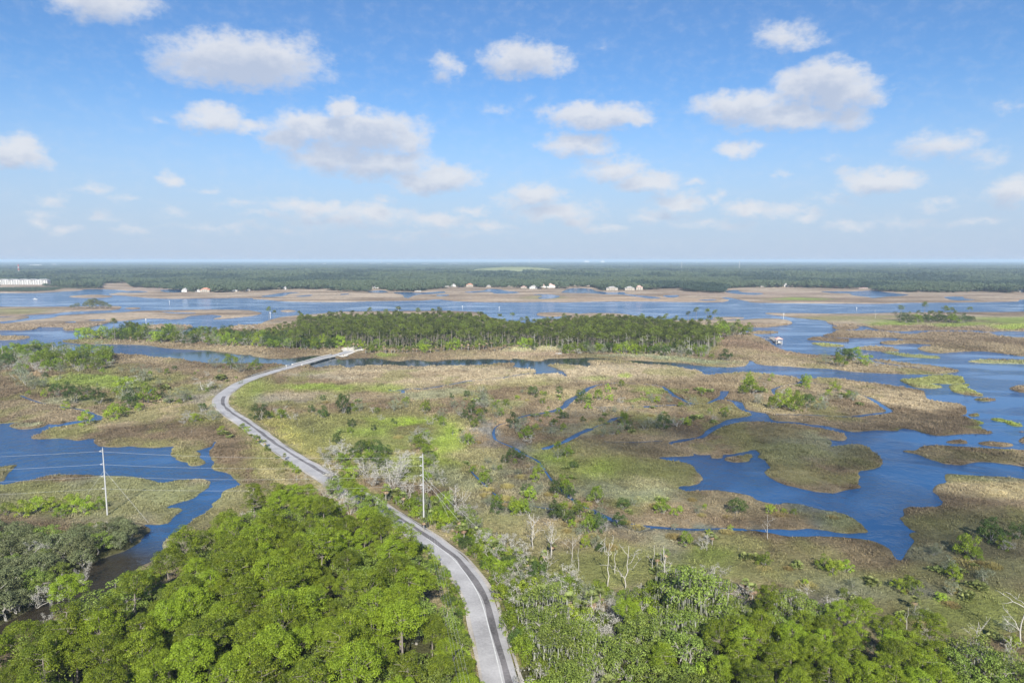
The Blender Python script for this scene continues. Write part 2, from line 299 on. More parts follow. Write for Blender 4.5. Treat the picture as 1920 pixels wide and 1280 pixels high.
# creeks: centre line and half-width in metres
CREEKS = [
 (1.9, [(1003,699),(985,701),(965,704),(938,709),(905,712),(875,715),(845,721),(815,726),(795,729),(768,729),(742,733),(724,731)]),
 (1.6, [(734,733),(757,733),(752,738)]),
 (1.8, [(935,710),(950,708.5)]),
 (0.5, [(640,749),(675,745),(695,741),(735,743),(750,739)]),
 (0.4, [(915,741),(960,737),(1000,728),(1030,723)]),
 (1.6, [(1205,720),(1165,718),(1135,720),(1112,724),(1100,731),(1085,741)]),
 (2.1, [(1112,724),(1100,731),(1085,741),(1070,750),(1055,763),(1040,770),(1010,776),(985,780),(972,784)]),
 (0.95, [(975,783),(960,790),(935,797),(926,805),(928,822),(945,832),(970,842)]),
 (1.1, [(965,840),(985,852),(1005,862),(1015,872),(1022,882)]),
 (1.9, [(1207,720),(1240,725),(1255,735),(1268,744),(1285,752),(1296,757)]),
 (1.5, [(1322,757),(1312,756.5),(1292,758),(1262,759.5),(1225,761.5),(1205,764)]),
 (1.0, [(1262,759.5),(1190,762),(1140,763),(1110,764)]),
 (1.6, [(1172,781),(1155,784),(1140,792)]),
 (1.8, [(1110,803),(1085,813),(1070,822),(1045,833),(1015,843)]),
 (0.9, [(1130,827),(1160,829),(1200,828.5),(1245,826)]),
 (1.4, [(1505,711),(1502,716),(1490,720),(1465,724),(1450,731),(1455,740),(1465,742),(1500,744),(1520,747),(1535,749),(1545,750)]),
 (1.4, [(1500,713),(1530,719),(1560,725),(1600,737),(1625,744)]),
 (2.0, [(1625,744),(1640,751),(1658,763),(1668,771),(1650,775),(1625,778),(1600,781)]),
 (1.4, [(1600,781),(1575,781),(1540,779),(1500,777.5),(1450,777)]),
 (1.6, [(1105,955),(1125,965),(1150,975),(1170,980)]),
 (1.3, [(1170,980),(1200,986),(1240,989),(1300,993),(1350,991),(1402,993)]),
 (0.5, [(1195,1000),(1220,992),(1240,988)]),
 (1.3, [(164,774),(160,770),(140,766),(110,762)]),
 (1.0, [(95,758),(80,756),(60,750),(45,744),(38,741)]),
 (1.6, [(194,779),(206,777),(214,774)]),
 (1.0, [(278,738),(282,733),(285,729)]),
 (0.9, [(1140,792),(1125,797),(1110,803)]),
 (1.0, [(1022,882),(1035,900),(1060,925),(1085,945),(1105,955)]),
 (0.7, [(880,880),(905,905),(935,930),(985,945),(1040,955),(1095,958)]),
 (0.8, [(398,840),(401,832),(404,827)]),
]

def smooth_line(P, seg, closed=True):
    """Catmull-Rom through world points, resampled about every seg metres"""
    P = np.asarray(P, float); n = len(P); out = []
    rngk = range(n) if closed else range(n - 1)
    for i in rngk:
        if closed: p0, p1, p2, p3 = P[i - 1], P[i], P[(i + 1) % n], P[(i + 2) % n]
        else: p0, p1, p2, p3 = P[max(i - 1, 0)], P[i], P[i + 1], P[min(i + 2, n - 1)]
        d = np.linalg.norm(p2 - p1); s = seg(p1)
        k = max(1, min(60, int(d / s)))
        # centripetal-ish: limit tangents to the segment length
        m1 = (p2 - p0) * 0.5; m2 = (p3 - p1) * 0.5
        for m in (m1, m2):
            l = np.linalg.norm(m)
            if l > d: m *= d / l
        t = np.arange(k) / k; t = t[:, None]
        out.append((2*t**3 - 3*t**2 + 1) * p1 + (t**3 - 2*t**2 + t) * m1 + (-2*t**3 + 3*t**2) * p2 + (t**3 - t**2) * m2)
    if not closed: out.append(P[-1:])
    return np.concatenate(out)

def seglen(p):
    return max(1.0, 0.0045 * max(p[1], 100))

def ragged(P, amp):
    """natural shoreline wobble, larger for far (and far larger) shores"""
    P = P.copy(); d = np.roll(P, -1, 0) - np.roll(P, 1, 0)
    nrm = np.stack([d[:, 1], -d[:, 0]], 1); nrm /= np.linalg.norm(nrm, axis=1, keepdims=True) + 1e-9
    a = amp * np.maximum(0.9, P[:, 1] * 0.0032)
    w = np.maximum(1.0, P[:, 1] / 320)
    o = (fbm(P[:, 0] / (5.5 * w), P[:, 1] / (5.5 * w), 3, 3) - 0.5) * 2 + (vnoise(P[:, 0] / (1.7 * w), P[:, 1] / (1.7 * w), 9) - 0.5) * 0.7
    return P + nrm * (o * a)[:, None]

POLYS = []     # (class, Nx2 world)
for cls, px in SHORES:
    POLYS.append((cls, ragged(smooth_line(sites(px), seglen), 0.9)))
for hw, px in CREEKS:
    C = smooth_line(sites(px), lambda p: max(1.2, seglen(p)), closed=False)
    d = np.gradient(C, axis=0); nrm = np.stack([-d[:, 1], d[:, 0]], 1); nrm /= np.linalg.norm(nrm, axis=1, keepdims=True) + 1e-9
    w = hw * (0.75 + 0.7 * vnoise(C[:, 0] / 7, C[:, 1] / 7, 5)) ; w[0] *= 0.6; w[-1] *= 0.4
    w2 = hw * (0.75 + 0.7 * vnoise(C[:, 0] / 6, C[:, 1] / 6, 8)); w2[0] *= 0.6; w2[-1] *= 0.4
    POLYS.append((WATER, np.concatenate([C + nrm * w[:, None], (C - nrm * w2[:, None])[::-1]])))

def inside(P, poly, chunk=20000):
    r = np.zeros(len(P), bool)
    lo, hi = poly.min(0), poly.max(0)
    idx = np.nonzero((P[:, 0] >= lo[0]) & (P[:, 0] <= hi[0]) & (P[:, 1] >= lo[1]) & (P[:, 1] <= hi[1]))[0]
    if not len(idx): return r
    # sort by y so that every chunk only meets the edges of its own strip
    idx = idx[np.argsort(P[idx, 1])]
    x1, y1 = poly[:, 0], poly[:, 1]; x2, y2 = np.roll(x1, -1), np.roll(y1, -1)
    ylo, yhi = np.minimum(y1, y2), np.maximum(y1, y2)
    for s in range(0, len(idx), 2000):
        j = idx[s:s + 2000]; q = P[j]
        e = np.nonzero((yhi >= q[0, 1]) & (ylo <= q[-1, 1]))[0]
        if not len(e): continue
        qy = q[:, 1:2]
        c = (y1[e] > qy) != (y2[e] > qy)
        dy = (y2[e] - y1[e]); dy = np.where(dy == 0, 1e-12, dy)
        xi = x1[e] + (qy - y1[e]) * (x2[e] - x1[e]) / dy
        r[j] = (np.sum(c & (q[:, 0:1] < xi), axis=1) % 2) == 1
    return r

def land_at(P):
    P = np.asarray(P, float); r = np.zeros(len(P), np.int8)
    for cls, poly in POLYS:
        r[inside(P, poly)] = cls
    return r

# ------------------------------------------------------------------ the road's course
ROAD_PX = [(962,1420),(947,1330),(936,1280),(917,1200),(893,1120),(852,1060),(812,1026),(778,1003),(748,982),(720,965),(690,946),(660,928),(630,911),(596,890),(560,868),(513,838),(478,811),(452,792),(425,774),(413,759),(416,746),(430,734),(449,722),(476,711),(510,700),(545,690),(577,681.5),(603,674),(637,666),(655,660)]
ROAD = smooth_line(sites(ROAD_PX), lambda p: 2.0, closed=False)
def road_dist(P):
    """distance to the centre line and signed side (+ right going out)"""
    P = np.asarray(P, float); best = np.full(len(P), 1e9); side = np.zeros(len(P))
    lo, hi = ROAD.min(0) - 30, ROAD.max(0) + 30
    idx = np.nonzero((P[:, 0] > lo[0]) & (P[:, 0] < hi[0]) & (P[:, 1] > lo[1]) & (P[:, 1] < hi[1]))[0]
    R = ROAD[::2]
    T = np.gradient(R, axis=0)
    for s in range(0, len(idx), 20000):
        j = idx[s:s + 20000]; q = P[j]
        d = (q[:, None, 0] - R[None, :, 0]) ** 2 + (q[:, None, 1] - R[None, :, 1]) ** 2
        k = d.argmin(1); best[j] = np.sqrt(d[np.arange(len(j)), k])
        v = q - R[k]; side[j] = np.sign(T[k, 0] * -v[:, 1] + T[k, 1] * v[:, 0])
    return best, side

# ------------------------------------------------------------------ the marsh's own colours
TAN = (0.275, 0.222, 0.138); PALE = (0.36, 0.30, 0.20); BROWN = (0.175, 0.130, 0.080); DARK = (0.115, 0.082, 0.052)
OLIVE = (0.20, 0.200, 0.070); GREEN = (0.185, 0.245, 0.042); VIVID = (0.265, 0.36, 0.040); MUD = (0.225, 0.215, 0.175)
SAGE = (0.235, 0.245, 0.145); STRAW = (0.44, 0.37, 0.20); DOLIVE = (0.135, 0.130, 0.055); SAND = (0.62, 0.58, 0.50)
ZONES = [  # cx, cy, rx, ry, turn, colour, strength
 (190,712,130,17,0,GREEN,.85),(250,708,60,8,0,GREEN,.6),(70,704,40,8,0,(.38,.27,.17),.7),(100,703,22,4,0,DARK,.8),(155,701,30,5,0,DARK,.8),(235,700,40,8,0,BROWN,.7),
 (330,715,70,22,0,BROWN,.6),(300,722,25,5,0,DARK,.6),(390,745,50,22,0,MUD,.7),(350,733,40,9,0,OLIVE,.8),(395,725,30,6,0,OLIVE,.6),(385,793,35,14,0,OLIVE,.8),(300,800,60,10,0,OLIVE,.6),(360,770,30,8,0,DARK,.5),
 (170,757,60,8,0,TAN,.6),(120,755,40,7,0,SAGE,.7),(40,768,60,16,0,TAN,.8),(120,780,60,14,0,TAN,.7),(60,796,25,5,0,SAGE,.8),
 (290,815,130,20,-4,BROWN,.9),(300,795,80,9,-8,DARK,.55),(130,812,45,10,0,OLIVE,.8),(270,832,70,6,0,OLIVE,.5),(350,850,30,14,0,OLIVE,.6),
 (430,860,50,40,30,BROWN,.9),(470,900,40,22,30,DARK,.55),(410,940,50,30,0,TAN,.6),(360,1000,70,40,0,(.27,.235,.16),.8),(400,970,60,20,-30,BROWN,.6),(320,1040,50,25,0,SAGE,.7),(500,875,45,30,35,OLIVE,.85),(520,900,40,12,35,STRAW,.5),
 (180,930,230,45,0,SAGE,.75),(60,920,70,14,0,OLIVE,.8),(110,903,60,9,0,BROWN,.85),(90,955,90,18,0,OLIVE,.8),(260,950,70,20,0,(.24,.22,.13),.7),(330,925,60,18,0,SAGE,.6),(20,885,40,14,0,DOLIVE,.8),
 (620,705,75,6,-2,MUD,.95),(640,697,60,3,0,BROWN,.6),(560,713,90,6,0,BROWN,.7),(640,727,140,8,-2,OLIVE,1.),(600,726,60,5,-2,GREEN,.7),(470,745,45,22,-30,GREEN,.75),(560,750,90,10,-4,MUD,.6),(560,763,50,7,0,OLIVE,.8),(530,770,90,6,0,BROWN,.5),
 (460,770,30,40,0,OLIVE,.7),(620,745,90,8,0,TAN,.5),(690,760,120,6,0,BROWN,.6),(760,774,60,6,0,DARK,.75),(850,769,50,7,0,DARK,.6),(640,785,120,10,0,OLIVE,.6),
 (700,800,160,22,0,OLIVE,.85),(745,790,75,9,0,VIVID,1.),(700,815,110,14,0,GREEN,.75),(620,830,80,22,15,OLIVE,.8),(560,830,60,26,30,(.33,.31,.09),.75),(600,803,40,10,0,DOLIVE,.7),(665,791,25,6,0,DARK,.9),(772,807,38,11,-14,DARK,.9),(758,844,26,6,0,DARK,.9),(720,842,40,10,0,GREEN,.7),(800,915,50,20,0,BROWN,.8),(620,850,60,18,20,OLIVE,.8),(760,880,60,22,0,GREEN,.7),
 (860,700,260,14,0,PALE,.85),(760,702,130,5,0,BROWN,.5),(1130,703,170,16,0,PALE,.8),(800,720,120,8,0,PALE,.5),(720,727,30,8,0,GREEN,.55),(820,740,80,8,0,SAGE,.7),(1000,715,60,8,0,OLIVE,.4),(1170,709,16,4,0,VIVID,.6),(1110,712,20,4,0,GREEN,.5),
 (1060,742,80,14,0,(.30,.25,.14),.6),(980,757,60,10,0,BROWN,.55),(1030,790,90,9,0,(.36,.26,.155),.8),(1100,775,90,10,0,TAN,.8),(1200,770,90,8,0,TAN,.6),(1230,738,40,5,0,GREEN,.6),(1200,757,30,3,0,GREEN,.7),(1220,792,40,8,0,OLIVE,.7),(1110,795,20,8,0,OLIVE,.6),(1060,806,70,8,0,SAGE,.5),
 (840,845,28,45,10,VIVID,.75),(830,815,20,20,0,GREEN,.6),(940,755,40,8,0,SAGE,.6),(925,815,16,24,0,(.20,.20,.185),.85),(880,880,60,40,0,OLIVE,.65),(900,860,50,16,0,(.31,.28,.14),.6),(990,890,60,40,0,SAGE,.6),(960,830,60,14,0,BROWN,.5),(985,860,14,40,-35,(.17,.17,.155),.9),(970,860,26,8,0,DARK,.7),(985,875,22,8,0,BROWN,.8),(975,895,30,9,0,DARK,.7),
 (1130,880,110,40,10,GREEN,.95),(1120,880,60,25,10,VIVID,.55),(1230,880,80,22,0,DOLIVE,.8),(1180,845,120,22,0,(.21,.165,.10),.8),(1230,905,80,14,0,OLIVE,.5),(1180,910,90,16,0,(.28,.25,.15),.7),(1050,900,30,20,0,BROWN,.4),(1080,870,20,12,0,DARK,.5),
 (860,900,45,14,20,SAGE,.6),(900,955,90,26,0,(.19,.185,.10),.8),(870,960,40,14,20,BROWN,.6),(1010,945,60,16,0,(.20,.18,.10),.8),(1000,960,60,12,5,(.12,.125,.105),.8),(1120,925,60,14,0,SAGE,.7),(1200,945,60,14,0,GREEN,.45),(1230,930,60,14,0,SAGE,.6),(1260,950,60,9,0,TAN,.6),(1360,945,80,16,5,(.235,.195,.115),.8),(1150,985,60,12,0,(.13,.135,.11),.85),(1300,990,110,6,0,(.14,.155,.125),.9),(1230,1010,50,14,0,(.21,.20,.13),.6),(1100,1025,60,14,0,DARK,.5),
 (1530,970,60,16,20,(.165,.18,.15),.9),(1570,978,40,12,15,SAGE,.7),(1480,972,50,8,0,BROWN,.5),
 (1460,1020,110,22,5,DARK,.95),(1560,1035,110,26,10,(.19,.15,.085),.9),(1370,1030,60,30,0,OLIVE,.7),(1330,1060,60,26,0,GREEN,.75),(1480,1070,90,25,0,(.21,.175,.10),.7),(1420,1085,60,18,0,OLIVE,.6),(1560,1090,80,20,0,SAGE,.6),(1650,1110,90,20,0,(.15,.155,.135),.8),(1560,1120,50,14,0,(.14,.14,.13),.6),(1700,1090,60,20,0,OLIVE,.6),
 (1080,1075,90,40,0,(.18,.185,.06),.9),(1180,1065,80,36,0,(.19,.20,.065),.9),(1240,1030,40,20,0,SAGE,.5),(1260,1050,30,12,10,(.12,.125,.11),.7),(1160,1020,60,14,0,BROWN,.5),
 (1450,820,60,26,0,DOLIVE,.55),(1520,850,90,22,0,SAGE,.6),(1540,825,40,10,20,SAGE,.7),(1560,880,60,20,0,BROWN,.6),(1520,905,70,10,10,TAN,.7),(1340,835,60,14,0,(.22,.165,.10),.7),(1610,860,40,22,0,DOLIVE,.6),
 (1820,915,140,16,4,STRAW,.75),(1860,897,120,7,2,SAGE,.6),(1780,925,60,16,0,TAN,.6),(1820,955,120,14,8,BROWN,.7),(1800,985,110,26,0,DOLIVE,.75),(1850,1010,100,30,0,(.155,.15,.075),.7),(1740,1040,60,20,0,SAGE,.6),(1850,1075,110,30,0,(.18,.185,.08),.7),(1830,1150,120,40,0,(.21,.24,.06),.8),(1720,1110,50,14,0,(.13,.13,.115),.7),
 (1800,855,110,12,3,DOLIVE,.6),(1740,850,30,8,10,TAN,.5),
 (1570,730,160,14,6,TAN,.9),(1700,752,90,14,5,(.37,.30,.19),.9),(1500,725,50,10,0,TAN,.5),(1640,795,140,14,2,(.22,.17,.105),.9),(1700,805,100,8,0,DARK,.4),(1560,745,30,6,0,SAGE,.9),(1590,752,50,9,10,BROWN,.6),(1480,765,90,10,4,(.30,.27,.13),.6),(1540,772,100,6,3,BROWN,.6),(1420,690,60,10,0,TAN,.5),
 (1400,655,90,12,8,(.28,.20,.135),.9),(1380,648,50,5,5,DARK,.5),(1430,668,80,8,6,TAN,.7),(1320,650,30,10,0,OLIVE,.8),(1280,676,90,4,3,(.25,.27,.16),.9),(1150,669,50,2,0,SAGE,.7),(720,664,20,3,0,GREEN,.9),(1010,653,50,6,0,(.42,.40,.22),.8),(1020,661,60,5,0,(.34,.26,.18),.7),(1700,699,100,3,0,TAN,.6),
 (1680,607,45,5,0,GREEN,.9),(1660,595,60,3,0,OLIVE,.6),(1800,609,50,5,0,GREEN,.8),(1900,600,80,6,0,GREEN,.85),(1910,612,50,5,0,VIVID,.7),(1560,598,60,5,0,OLIVE,.6),(1920,590,120,2,0,DARK,.6),(1850,603,60,2,0,DARK,.5),
 (1650,725,400,6,0,TAN,.2),(1760,714,80,12,0,(.27,.285,.10),.95),(1820,732,40,10,0,(.26,.28,.09),.95),(1880,790,60,14,0,(.20,.25,.05),.9),(1560,646,40,4,0,(.26,.28,.10),.9),(1710,667,70,6,0,(.23,.25,.11),.9),(1880,679,90,5,0,(.25,.26,.13),.9),
 (30,583,60,5,0,OLIVE,.7),(150,640,50,5,0,OLIVE,.6),(1190,562,160,4,0,(.37,.27,.18),.7),(1020,558,40,3,0,OLIVE,.6),(1500,561,50,2.5,0,GREEN,.8),(1400,551,120,4,0,(.33,.25,.19),.6),(300,540,60,4,0,(.30,.23,.19),.6),
]
# woodland on both sides of the near road: where crowns about 10 m up stand, in image coordinates
WOOD_LEFT = np.array(sites([(-80,1235),(20,1195),(75,1155),(128,1105),(175,1100),(205,1140),(232,1120),(238,1085),(250,1048),(290,1028),(330,1022),(400,988),(430,965),(470,928),(520,915),(560,910),(600,932),(650,940),(690,955),(735,992),(772,1040),(812,1092),(850,1150),(876,1210),(884,1290),(900,1560),(-80,1560)], 11.0))
WOOD_GROVE = np.array(sites([(-80,985),(0,985),(60,1000),(110,1000),(150,985),(225,975),(258,985),(262,1005),(235,1030),(195,1045),(150,1062),(118,1098),(60,1132),(0,1158),(-80,1180)], 4.5))
WOOD_RIGHT = np.array(sites([(1010,1110),(1060,1095),(1130,1120),(1200,1135),(1250,1115),(1270,1080),(1330,1070),(1375,1120),(1430,1120),(1500,1118),(1540,1150),(1610,1165),(1680,1180),(1740,1195),(1790,1225),(1850,1240),(1920,1248),(2000,1255),(2050,1560),(985,1560),(975,1290),(965,1210)], 7.0))
def in_woods(P):
    return inside(P, WOOD_LEFT) | inside(P, WOOD_GROVE) | inside(P, WOOD_RIGHT)
def marsh_tone(P):
    P = np.asarray(P, float); X, Y = P[:, 0], P[:, 1]
    px, py = image_point(X, Y, 0.0)
    w = np.maximum(1, Y / 350)
    # patches of one plant have ragged limits: shift the look-up by noise
    py = py + (fbm(X / 14 / w, Y / 14 / w, 31, 4) - 0.5) * 20 * np.clip(400 / np.maximum(Y, 60), 0.15, 1.6)
    px = px + (fbm(X / 12 / w, Y / 12 / w, 47, 4) - 0.5) * 46 * np.clip(400 / np.maximum(Y, 60), 0.3, 1.6)
    n = fbm(X / 40, Y / 60, 5, 4); n2 = fbm(X / 9, Y / 14, 77, 4)
    t = np.clip((n - 0.5) * 3 + 0.5, 0, 1)[:, None]
    c = np.asarray(BROWN) * 0.75 * (1 - t) + np.asarray(TAN) * t + np.asarray((0.02, 0.015, 0.008))
    far = np.clip((Y - 650) / 400, 0, 1)[:, None]
    sf = np.clip((fbm(X / 150, Y / 40, 15, 4) - 0.5) * 3.2 + 0.5, 0, 1)[:, None]
    c = c * (1 - far) + (np.asarray((.36, .285, .205)) * sf + np.asarray((.21, .155, .105)) * (1 - sf)) * far
    for cx, cy, rx, ry, a, colr, s in ZONES:
        ca, sa = math.cos(math.radians(a)), math.sin(math.radians(a))
        dx, dy = px - cx, py - cy
        u = (dx * ca + dy * sa) / rx; v = (-dx * sa + dy * ca) / ry
        k = (np.clip(1.5 - np.sqrt(u * u + v * v), 0, 1) / 0.85).clip(0, 1)
        k = (k * k * (3 - 2 * k) * s)[:, None]
        c = c * (1 - k) + np.asarray(colr) * k
    near = np.clip((700 - Y) / 200, 0, 1)[:, None]
    n3 = fbm(X / 3.2, Y / 5.0, 177, 3)
    c = c * 1.12 * (1 + near * ((n2[:, None] - 0.5) * 0.7 + (n3[:, None] - .5) * .6))
    # yellow-green weeds scattered among the rushes
    g = np.clip((fbm(X / 22, Y / 30, 123, 4) - 0.56) * 6, 0, 0.5)[:, None] * near
    c = c * (1 - g) + np.asarray((0.22, 0.225, 0.075)) * g
    d, s = road_dist(P)
    k = np.clip((9.5 - d) / 3.0, 0, 1)[:, None] * (0.8 * (Y < 420))[:, None]
    verge = np.where((vnoise(X / 5, Y / 5, 3) > 0.45)[:, None], np.asarray(STRAW) * 0.85, np.asarray((.26, .25, .09)))
    c = c * (1 - k) + verge * k
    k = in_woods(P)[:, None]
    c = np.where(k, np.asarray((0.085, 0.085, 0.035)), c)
    return np.clip(c, 0.02, 0.8)
# ------------------------------------------------------------------ marsh mesh from the shorelines
def build_marsh():
    V = []; E = []
    for cls, P in POLYS:
        n0 = len(V); V += [tuple(p) for p in P]
        E += [(n0 + i, n0 + (i + 1) % len(P)) for i in range(len(P))]
    # inner points, closer together near the drone
    inner = []
    for y0, y1, step in ((40, 260, 4.5), (260, 480, 6.5), (480, 900, 14), (900, 1700, 26), (1700, 3000, 42), (3000, 4000, 110)):
        hw = y1 * 0.86 + 40
        gx, gy = np.meshgrid(np.arange(-hw, hw, step), np.arange(y0, y1, step))
        p = np.stack([gx.ravel(), gy.ravel()], 1) + rng.uniform(-0.35, 0.35, (gx.size, 2)) * step
        p = p[np.abs(p[:, 0]) < p[:, 1] * 0.86 + 40]
        inner.append(p)
    inner = np.concatenate(inner)
    inner = inner[land_at(inner) == 1]
    V += [tuple(p) for p in inner]
    v, e, f, *_ = delaunay_2d_cdt([Vector(q) for q in V], E, [], 0, 1e-4)
    v = np.array([tuple(q) for q in v]); f = np.array([list(q) for q in f], np.int32)
    cen = v[f].mean(1)
    f = f[land_at(cen) == 1]
    used = np.unique(f); remap = np.full(len(v), -1); remap[used] = np.arange(len(used))
    v = v[used]; f = remap[f]
    a = v[f]; cr = np.cross(a[:, 1] - a[:, 0], a[:, 2] - a[:, 0]); f[cr < 0] = f[cr < 0][:, ::-1]
    X, Y = v[:, 0], v[:, 1]
    z = 0.42 + 0.30 * (fbm(X / 16, Y / 16, 4, 3) - 0.4)
    rd, _s = road_dist(v)
    # border edges get a bank that drops under the water
    ed = np.concatenate([f[:, [0, 1]], f[:, [1, 2]], f[:, [2, 0]]])
    key = np.sort(ed, 1); _u, inv, cnt = np.unique(key[:, 0].astype(np.int64) * 10000000 + key[:, 1], return_inverse=True, return_counts=True)
    bd = ed[cnt[inv] == 1]
    bv = np.unique(bd); z[bv] = 0.30 + 0.12 * vnoise(X[bv] / 3, Y[bv] / 3, 6)
    low = np.full(len(v), -1); low[bv] = len(v) + np.arange(len(bv))
    # muddy banks: the edge slopes outwards into the water
    en = np.zeros((len(v), 2)); dv_ = v[bd[:, 1]] - v[bd[:, 0]]; nn_ = np.stack([dv_[:, 1], -dv_[:, 0]], 1); nn_ /= np.linalg.norm(nn_, axis=1, keepdims=True) + 1e-9
    np.add.at(en, bd[:, 0], nn_); np.add.at(en, bd[:, 1], nn_); en /= np.linalg.norm(en, axis=1, keepdims=True) + 1e-9
    vv = np.concatenate([np.column_stack([v, z]), np.column_stack([v[bv] + en[bv] * 1.05, np.full(len(bv), -0.45)])])
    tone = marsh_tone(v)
    tt = np.concatenate([tone, np.tile((0.10, 0.085, 0.06), (len(bv), 1))])
    quads = np.column_stack([bd[:, 1], bd[:, 0], low[bd[:, 0]], low[bd[:, 1]]])
    return np_mesh("marsh", vv, [f, quads], None, col=tt, smooth=False)

def marsh_mat():
    m, nt, out = new_mat("marsh_ground"); L = nt.links.new
    at = N(nt, "ShaderNodeAttribute"); at.attribute_name = "tone"
    geo = N(nt, "ShaderNodeNewGeometry")
    b = N(nt, "ShaderNodeBsdfPrincipled"); b.inputs["Roughness"].default_value = 0.95; b.inputs["Specular IOR Level"].default_value = 0.1
    def nz(scale, detail, rough=0.6, stretch=None, dist=0.0):
        t = N(nt, "ShaderNodeTexNoise"); t.inputs["Scale"].default_value = scale; t.inputs["Detail"].default_value = detail
        t.inputs["Roughness"].default_value = rough; t.inputs["Distortion"].default_value = dist
        if stretch:
            mp = N(nt, "ShaderNodeMapping"); mp.inputs["Scale"].default_value = stretch
            L(geo.outputs["Position"], mp.inputs["Vector"]); L(mp.outputs["Vector"], t.inputs["Vector"])
        else: L(geo.outputs["Position"], t.inputs["Vector"])
        return t.outputs["Fac"]
    big = nz(0.16, 6, 0.65, (1, 0.6, 1), 0.8); fine = nz(0.9, 5, 0.7)
    s1 = N(nt, "ShaderNodeMapRange"); s1.inputs["From Min"].default_value = 0.32; s1.inputs["From Max"].default_value = 0.68
    s1.inputs["To Min"].default_value = 0.66; s1.inputs["To Max"].default_value = 1.28
    L(big, s1.inputs["Value"])
    s2 = N(nt, "ShaderNodeMapRange"); s2.inputs["From Min"].default_value = 0.3; s2.inputs["From Max"].default_value = 0.7
    s2.inputs["To Min"].default_value = 0.72; s2.inputs["To Max"].default_value = 1.2
    L(fine, s2.inputs["Value"])
    mu = N(nt, "ShaderNodeMath", operation="MULTIPLY"); L(s1.outputs[0], mu.inputs[0]); L(s2.outputs[0], mu.inputs[1])
    wide = nz(0.022, 6, 0.62, (0.35, 1.0, 1), 0.6)
    s3 = N(nt, "ShaderNodeMapRange"); s3.inputs["From Min"].default_value = 0.33; s3.inputs["From Max"].default_value = 0.67; s3.inputs["To Min"].default_value = 0.72; s3.inputs["To Max"].default_value = 1.22
    L(wide, s3.inputs["Value"]); m3 = N(nt, "ShaderNodeMath", operation="MULTIPLY"); L(mu.outputs[0], m3.inputs[0]); L(s3.outputs[0], m3.inputs[1]); mu = m3
    vm = N(nt, "ShaderNodeVectorMath", operation="SCALE"); L(at.outputs["Color"], vm.inputs[0]); L(mu.outputs[0], vm.inputs["Scale"])
    L(vm.outputs[0], b.inputs["Base Color"])
    bp = N(nt, "ShaderNodeBump"); bp.inputs["Strength"].default_value = 1.0; bp.inputs["Distance"].default_value = 1.1
    ad = N(nt, "ShaderNodeMath", operation="MULTIPLY_ADD"); ad.inputs[1].default_value = 1.4; L(big, ad.inputs[0]); L(fine, ad.inputs[2])
    L(ad.outputs[0], bp.inputs["Height"]); L(bp.outputs["Normal"], b.inputs["Normal"])
    L(b.outputs["BSDF"], out.inputs["Surface"])
    return m

me = build_marsh(); MAT["marsh"] = marsh_mat(); me.materials.append(MAT["marsh"])
marsh = link("ground", me); tag(marsh, kind="structure")

